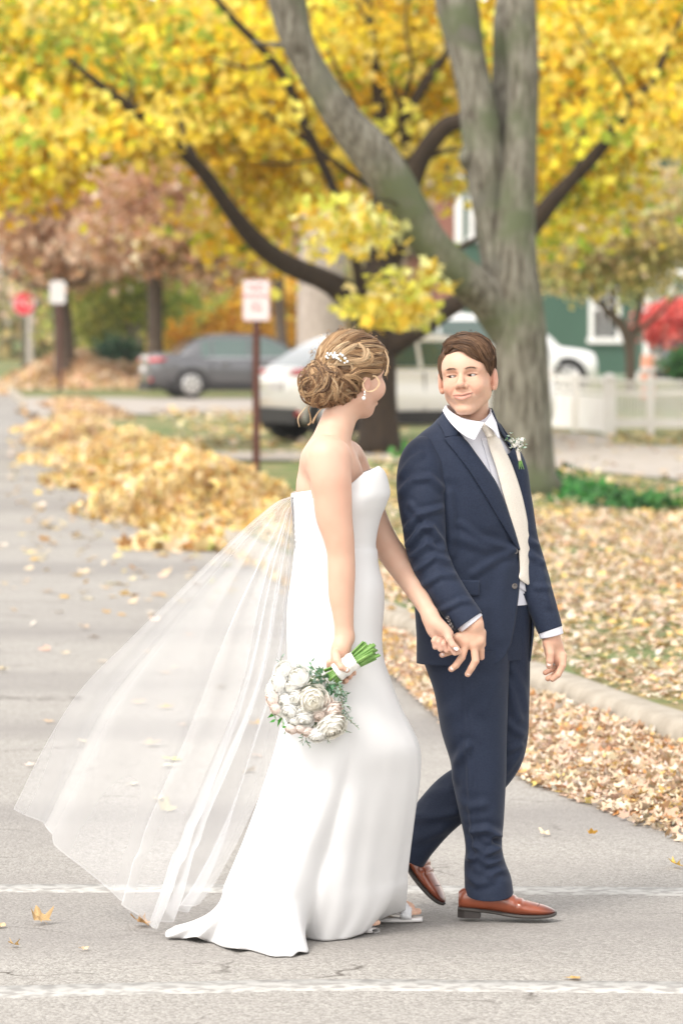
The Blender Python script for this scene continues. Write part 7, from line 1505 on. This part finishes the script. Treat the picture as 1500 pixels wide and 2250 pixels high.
V = wrinkle(V, Fq, [([(1150, 1650), (1120, 1690), (1112, 1700)], .003, .01), ([(1120, 1460), (1150, 1520), (1160, 1560)], .004, .012), ([(1120, 1500), (1140, 1580)], .004, .014), ([(1116, 1590), (1150, 1620)], .004, .012), ([(1116, 1650), (1145, 1640)], .005, .012), ([(1000, 1790), (940, 1800), (903, 1800)], .006, .014), ([(985, 1740), (930, 1750)], .004, .015), ([(970, 1830), (915, 1850)], .004, .015)], MY)
add_solid(mesh_obj('trouser_leg', V, Fq, M_SUIT, trs), .003, -1)
# waistband, belt
rows = []
for py in (1290, 1300, 1316):
    xl, xr, b, dc, sh = TRi(py); cx, a = (xl + xr) / 2, (xr - xl) / 2 - 9; px = cx + a * np.cos(tt); rows.append(np.stack([(px - CX) * MY / F, MY + dc + sh * (px - cx) * MY / F - (b - .020) * np.sin(tt), np.full(NTm, HC - (py - HY) * MY / F)], -1))
M_LEATHER = mat('tan_leather', attr=True, rough=.28, spec=.6, coat=.35, bump=(60, .25, .002))
V, Fq = np.array(rows).reshape(-1, 3), grid_faces(3, NTm, True); o = mesh_obj('belt', V, Fq, M_LEATHER, trs, cols=np.tile(np.array([.20, .06, .025]), (len(V), 1)))
rows = []
for py in np.linspace(1310, 1450, 30):
    xl, xr, b, dc, sh = TRi(py); cx, a = (xl + xr) / 2, (xr - xl) / 2 - 8; px = cx + a * np.cos(tt); rows.append(np.stack([(px - CX) * MY / F, MY + dc + sh * (px - cx) * MY / F - (b - .030) * np.sin(tt), np.full(NTm, HC - (py - HY) * MY / F)], -1))
mesh_obj('trouser_top', np.array(rows).reshape(-1, 3), grid_faces(30, NTm, True), M_SUIT, trs)
# ------------------------------------------------------------------ shoes
def shoe(toe, ax, up, L_=.292):
    """toe: world point at the tip on the sole; ax: unit heel->toe; up: unit"""
    ax = np.array(ax, float); ax /= np.linalg.norm(ax); up = np.array(up, float); up -= ax * up.dot(ax); up /= np.linalg.norm(up); sd_ = np.cross(ax, up); org = toe - ax * L_
    def W(x, y, z): return org + ax * x + sd_ * y + up * z
    prof = [(0, .028, .078, .018), (.012, .028, .088, .030), (.04, .027, .092, .034), (.08, .024, .098, .035), (.115, .020, .096, .036), (.145, .016, .082, .039), (.175, .013, .066, .043), (.205, .012, .055, .044), (.235, .012, .048, .041), (.262, .013, .041, .033), (.282, .016, .033, .020), (.2915, .020, .027, .006)]
    S = cr(np.array(prof), 70); rows = []; cols = []
    for x, zb, zt, hw in S:
        rw = []
        for q in np.linspace(0, 2 * np.pi, 36, endpoint=False):
            c_, s_ = math.cos(q), math.sin(q); y = hw * np.sign(c_) * abs(c_) ** (.75 if s_ < 0 else 1.05); z = (zb + zt) / 2 + (zt - zb) / 2 * np.sign(s_) * abs(s_) ** (.85)
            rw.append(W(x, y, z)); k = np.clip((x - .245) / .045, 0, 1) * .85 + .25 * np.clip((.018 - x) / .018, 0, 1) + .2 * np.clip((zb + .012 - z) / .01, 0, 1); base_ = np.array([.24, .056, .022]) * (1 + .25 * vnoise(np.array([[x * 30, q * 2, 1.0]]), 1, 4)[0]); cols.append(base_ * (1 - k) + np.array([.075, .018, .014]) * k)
        rows.append(rw)
    V, Fq = arr_sheet(rows); Fq = grid_faces(70, 36, True); N = vnorm(V, Fq)
    for xw, am in ((.190, -.0022), (.198, .002), (.178, .0018), (.168, -.0015)):   # creases over the vamp
        xx = (V - org) @ ax; V = V + N * (am * np.exp(-((xx - xw) / .004) ** 2) * (((V - org) @ up) > .04))[:, None]
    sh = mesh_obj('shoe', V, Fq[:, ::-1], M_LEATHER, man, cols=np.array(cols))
    # welt and sole
    rows = []
    for x, zb, zt, hw in S:
        x2 = (x - .146) * 1.02 + .147; h_ = hw + .0035 - .004 * (abs(x - .10) < .03); base_z = 0 if False else zb - .012
        rows.append([W(x2, y, z) for y, z in ((-h_, zb + .003), (0, zb + .004), (h_, zb + .003), (h_, zb - .005), (0, zb - .006), (-h_, zb - .005))])
    V, Fq = arr_sheet(rows); Fq = grid_faces(70, 6, True); mesh_obj('sole', V, Fq, mat('sole_rubber', (.045, .038, .034), .6), sh)
    mb = MB(); ring = [(hw_ := .036) and (x, y) for x, y in [(-.002, -.020), (-.002, .020), (.020, .034), (.066, .034), (.066, -.034), (.020, -.034)]]; v = [W(x, y, .024) for x, y in ring] + [W(x, y, .001) for x, y in ring]; n = len(ring); mb.add(v, [(i, (i + 1) % n, (i + 1) % n + n, i + n) for i in range(n)] + [tuple(range(n - 1, -1, -1)), tuple(range(n, 2 * n))]); mb.obj('heel', mat('heel_dark', (.035, .028, .026), .6), sh)
    # seams and laces
    M_L = mat('lace', (.07, .025, .015), .7)
    def hgt(x, y): i = np.interp(x, S[:, 0], S[:, 2]); zb = np.interp(x, S[:, 0], S[:, 1]); hw = np.interp(x, S[:, 0], S[:, 3]); return (zb + i) / 2 + (i - zb) / 2 * (max(0, 1 - (abs(y) / hw) ** 2)) ** .5
    for k in range(4): x = .118 + .012 * k; c = [W(x + .003, y, hgt(x, y) + .0012) for y in np.linspace(-.014, .014, 7)]; v, f = tube(np.array(c), [.0014] * 7, 10, 6); mesh_obj('lace', v, f, M_L, sh)
    for s_ in (1, -1): c = [W(.125, s_ * .003, hgt(.125, 0) + .003), W(.122, s_ * .012, hgt(.122, .01) + .008), W(.135, s_ * .016, hgt(.135, .016) + .003), W(.142, s_ * .018, hgt(.142, .018) + .0015)]; v, f = tube(np.array(c), [.0011] * 4, 12, 5); mesh_obj('lace', v, f, M_L, sh)
    for xs2 in ((.243, .238), ): c = [W(.240 + .004 * math.cos(y * 60), y, hgt(.240, y) + .0006) for y in np.linspace(-.036, .036, 15)]; v, f = tube(np.array(c), [.0006] * 15, 24, 5); mesh_obj('seam', v, f, M_L, sh)
    for s_ in (1, -1):
        c = []
        for x in np.linspace(.07, .175, 14): zt_ = np.interp(x, S[:, 0], S[:, 2]); u = (x - .07) / .105; z = .040 + .035 * math.sin(u * math.pi) ** .7; hw = np.interp(x, S[:, 0], S[:, 3]); zb = np.interp(x, S[:, 0], S[:, 1]); mid = (zb + zt_) / 2; ang = np.clip((z - mid) / ((zt_ - zb) / 2), -.98, .98); c.append(W(x, s_ * hw * (1 - ang ** 2) ** .5 * 1.01, z))
        v, f = tube(np.array(c), [.0006] * 14, 30, 5); mesh_obj('seam', v, f, M_L, sh)
    return sh
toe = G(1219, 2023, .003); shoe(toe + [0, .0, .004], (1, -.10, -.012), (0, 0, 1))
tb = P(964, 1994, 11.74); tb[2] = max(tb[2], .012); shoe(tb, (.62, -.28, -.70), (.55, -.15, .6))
# nails
for (x, y, dx, dy, w_) in ((993, 1468, -8, 6, .0062), (1029, 1479, -5, 9, .0062)): nail(Hp(x, y, -.0152), (0, -1, .25), Hp(x + dx, y + dy) - Hp(x, y), .0062, w_, M_NAIL, man)
nail(Hp(972, 1438, -.0035), (-.2, -1, .1), (-1, 0, -.1), .0052, .005, M_NAIL, man); nail(Lp(1205.5, 1459, -.0325), (0, -1, .15), (0, 0, -1), .0070, .0066, M_NAIL, man)
rg = mesh_obj('ring', *tube(np.array([Lp(1216, 1461, .0) + [.0 + .010 * math.cos(q), .012 + .010 * math.sin(q), .003 * math.cos(q)] for q in np.linspace(0, 2 * np.pi, 20)]), [.0022] * 20, 40, 6), M_SILV, man)
# ------------------------------------------------------------------ boutonniere
bc = Mp(1133, 985, -.085); bt = thing('boutonniere', bc, 'small white bud boutonniere pinned to the man\'s far lapel', 'boutonniere')
for k, (x, y, r_, ax) in enumerate([(1137, 972, 9, (.2, -.8, .6)), (1129, 978, 7, (-.4, -.8, .4)), (1143, 980, 6, (.6, -.7, .2)), (1147, 966, 5.5, (.5, -.6, .5)), (1124, 968, 5.5, (-.4, -.7, .6)), (1139, 988, 5, (.1, -.9, 0))]): rose(Mp(x, y, -.100), r_ * .00138, ax, WH, 80 + k, .6).obj('bud', M_PETAL, bt, smooth=True)
for k, (a, b, n, sz, cc, w_) in enumerate([((1132, 980), (1120, 958), 4, .014, EU, .6), ((1130, 975), (1124, 952), 3, .015, EU, .7), ((1138, 985), (1150, 965), 4, .012, EU, .6), ((1130, 985), (1112, 966), 4, .012, GR, .6), ((1138, 990), (1143, 972), 3, .016, EU, .7), ((1134, 990), (1122, 985), 3, .014, EU, .6), ((1140, 992), (1149, 984), 3, .012, GR, .6)]): sprig_mb(Mp(*a, -.104), Mp(*b, -.110), n, sz, cc, 200 + k, w_).obj('leafy_sprig', M_GREEN, bt)
v, f = tube(np.array([Mp(1136, 988, -.098), Mp(1141, 1012, -.090)]), [.0058, .0048], 8, 12); mesh_obj('ribbon_wrap', v, f, M_TIE, bt)
for k in range(5): x0 = 1139 + k * 1.2; v, f = tube(np.array([Mp(x0, 1010, -.092), Mp(x0 + 1 + k * 1.3, 1031 - (k % 2) * 5, -.092)]), [.0011] * 2, 4, 6); mesh_obj('stem', v, f, M_STEM, bt)
# ================================================================== thin autumn haze over the street
HZ = MB(); HZ.box((-260, -14, -1.0), (260, 235, 30)); hz_m = bpy.data.materials.new('haze_air'); hz_m.use_nodes = True; n_ = hz_m.node_tree; n_.nodes.remove(n_.nodes['Principled BSDF'])
pv = n_.nodes.new('ShaderNodeVolumePrincipled'); pv.inputs['Color'].default_value = (.96, .965, .97, 1); pv.inputs['Density'].default_value = 0.0003; pv.inputs['Anisotropy'].default_value = .2; n_.links.new(pv.outputs[0], n_.nodes['Material Output'].inputs['Volume'])
hz = HZ.obj('haze', hz_m); tag(hz, kind='stuff')
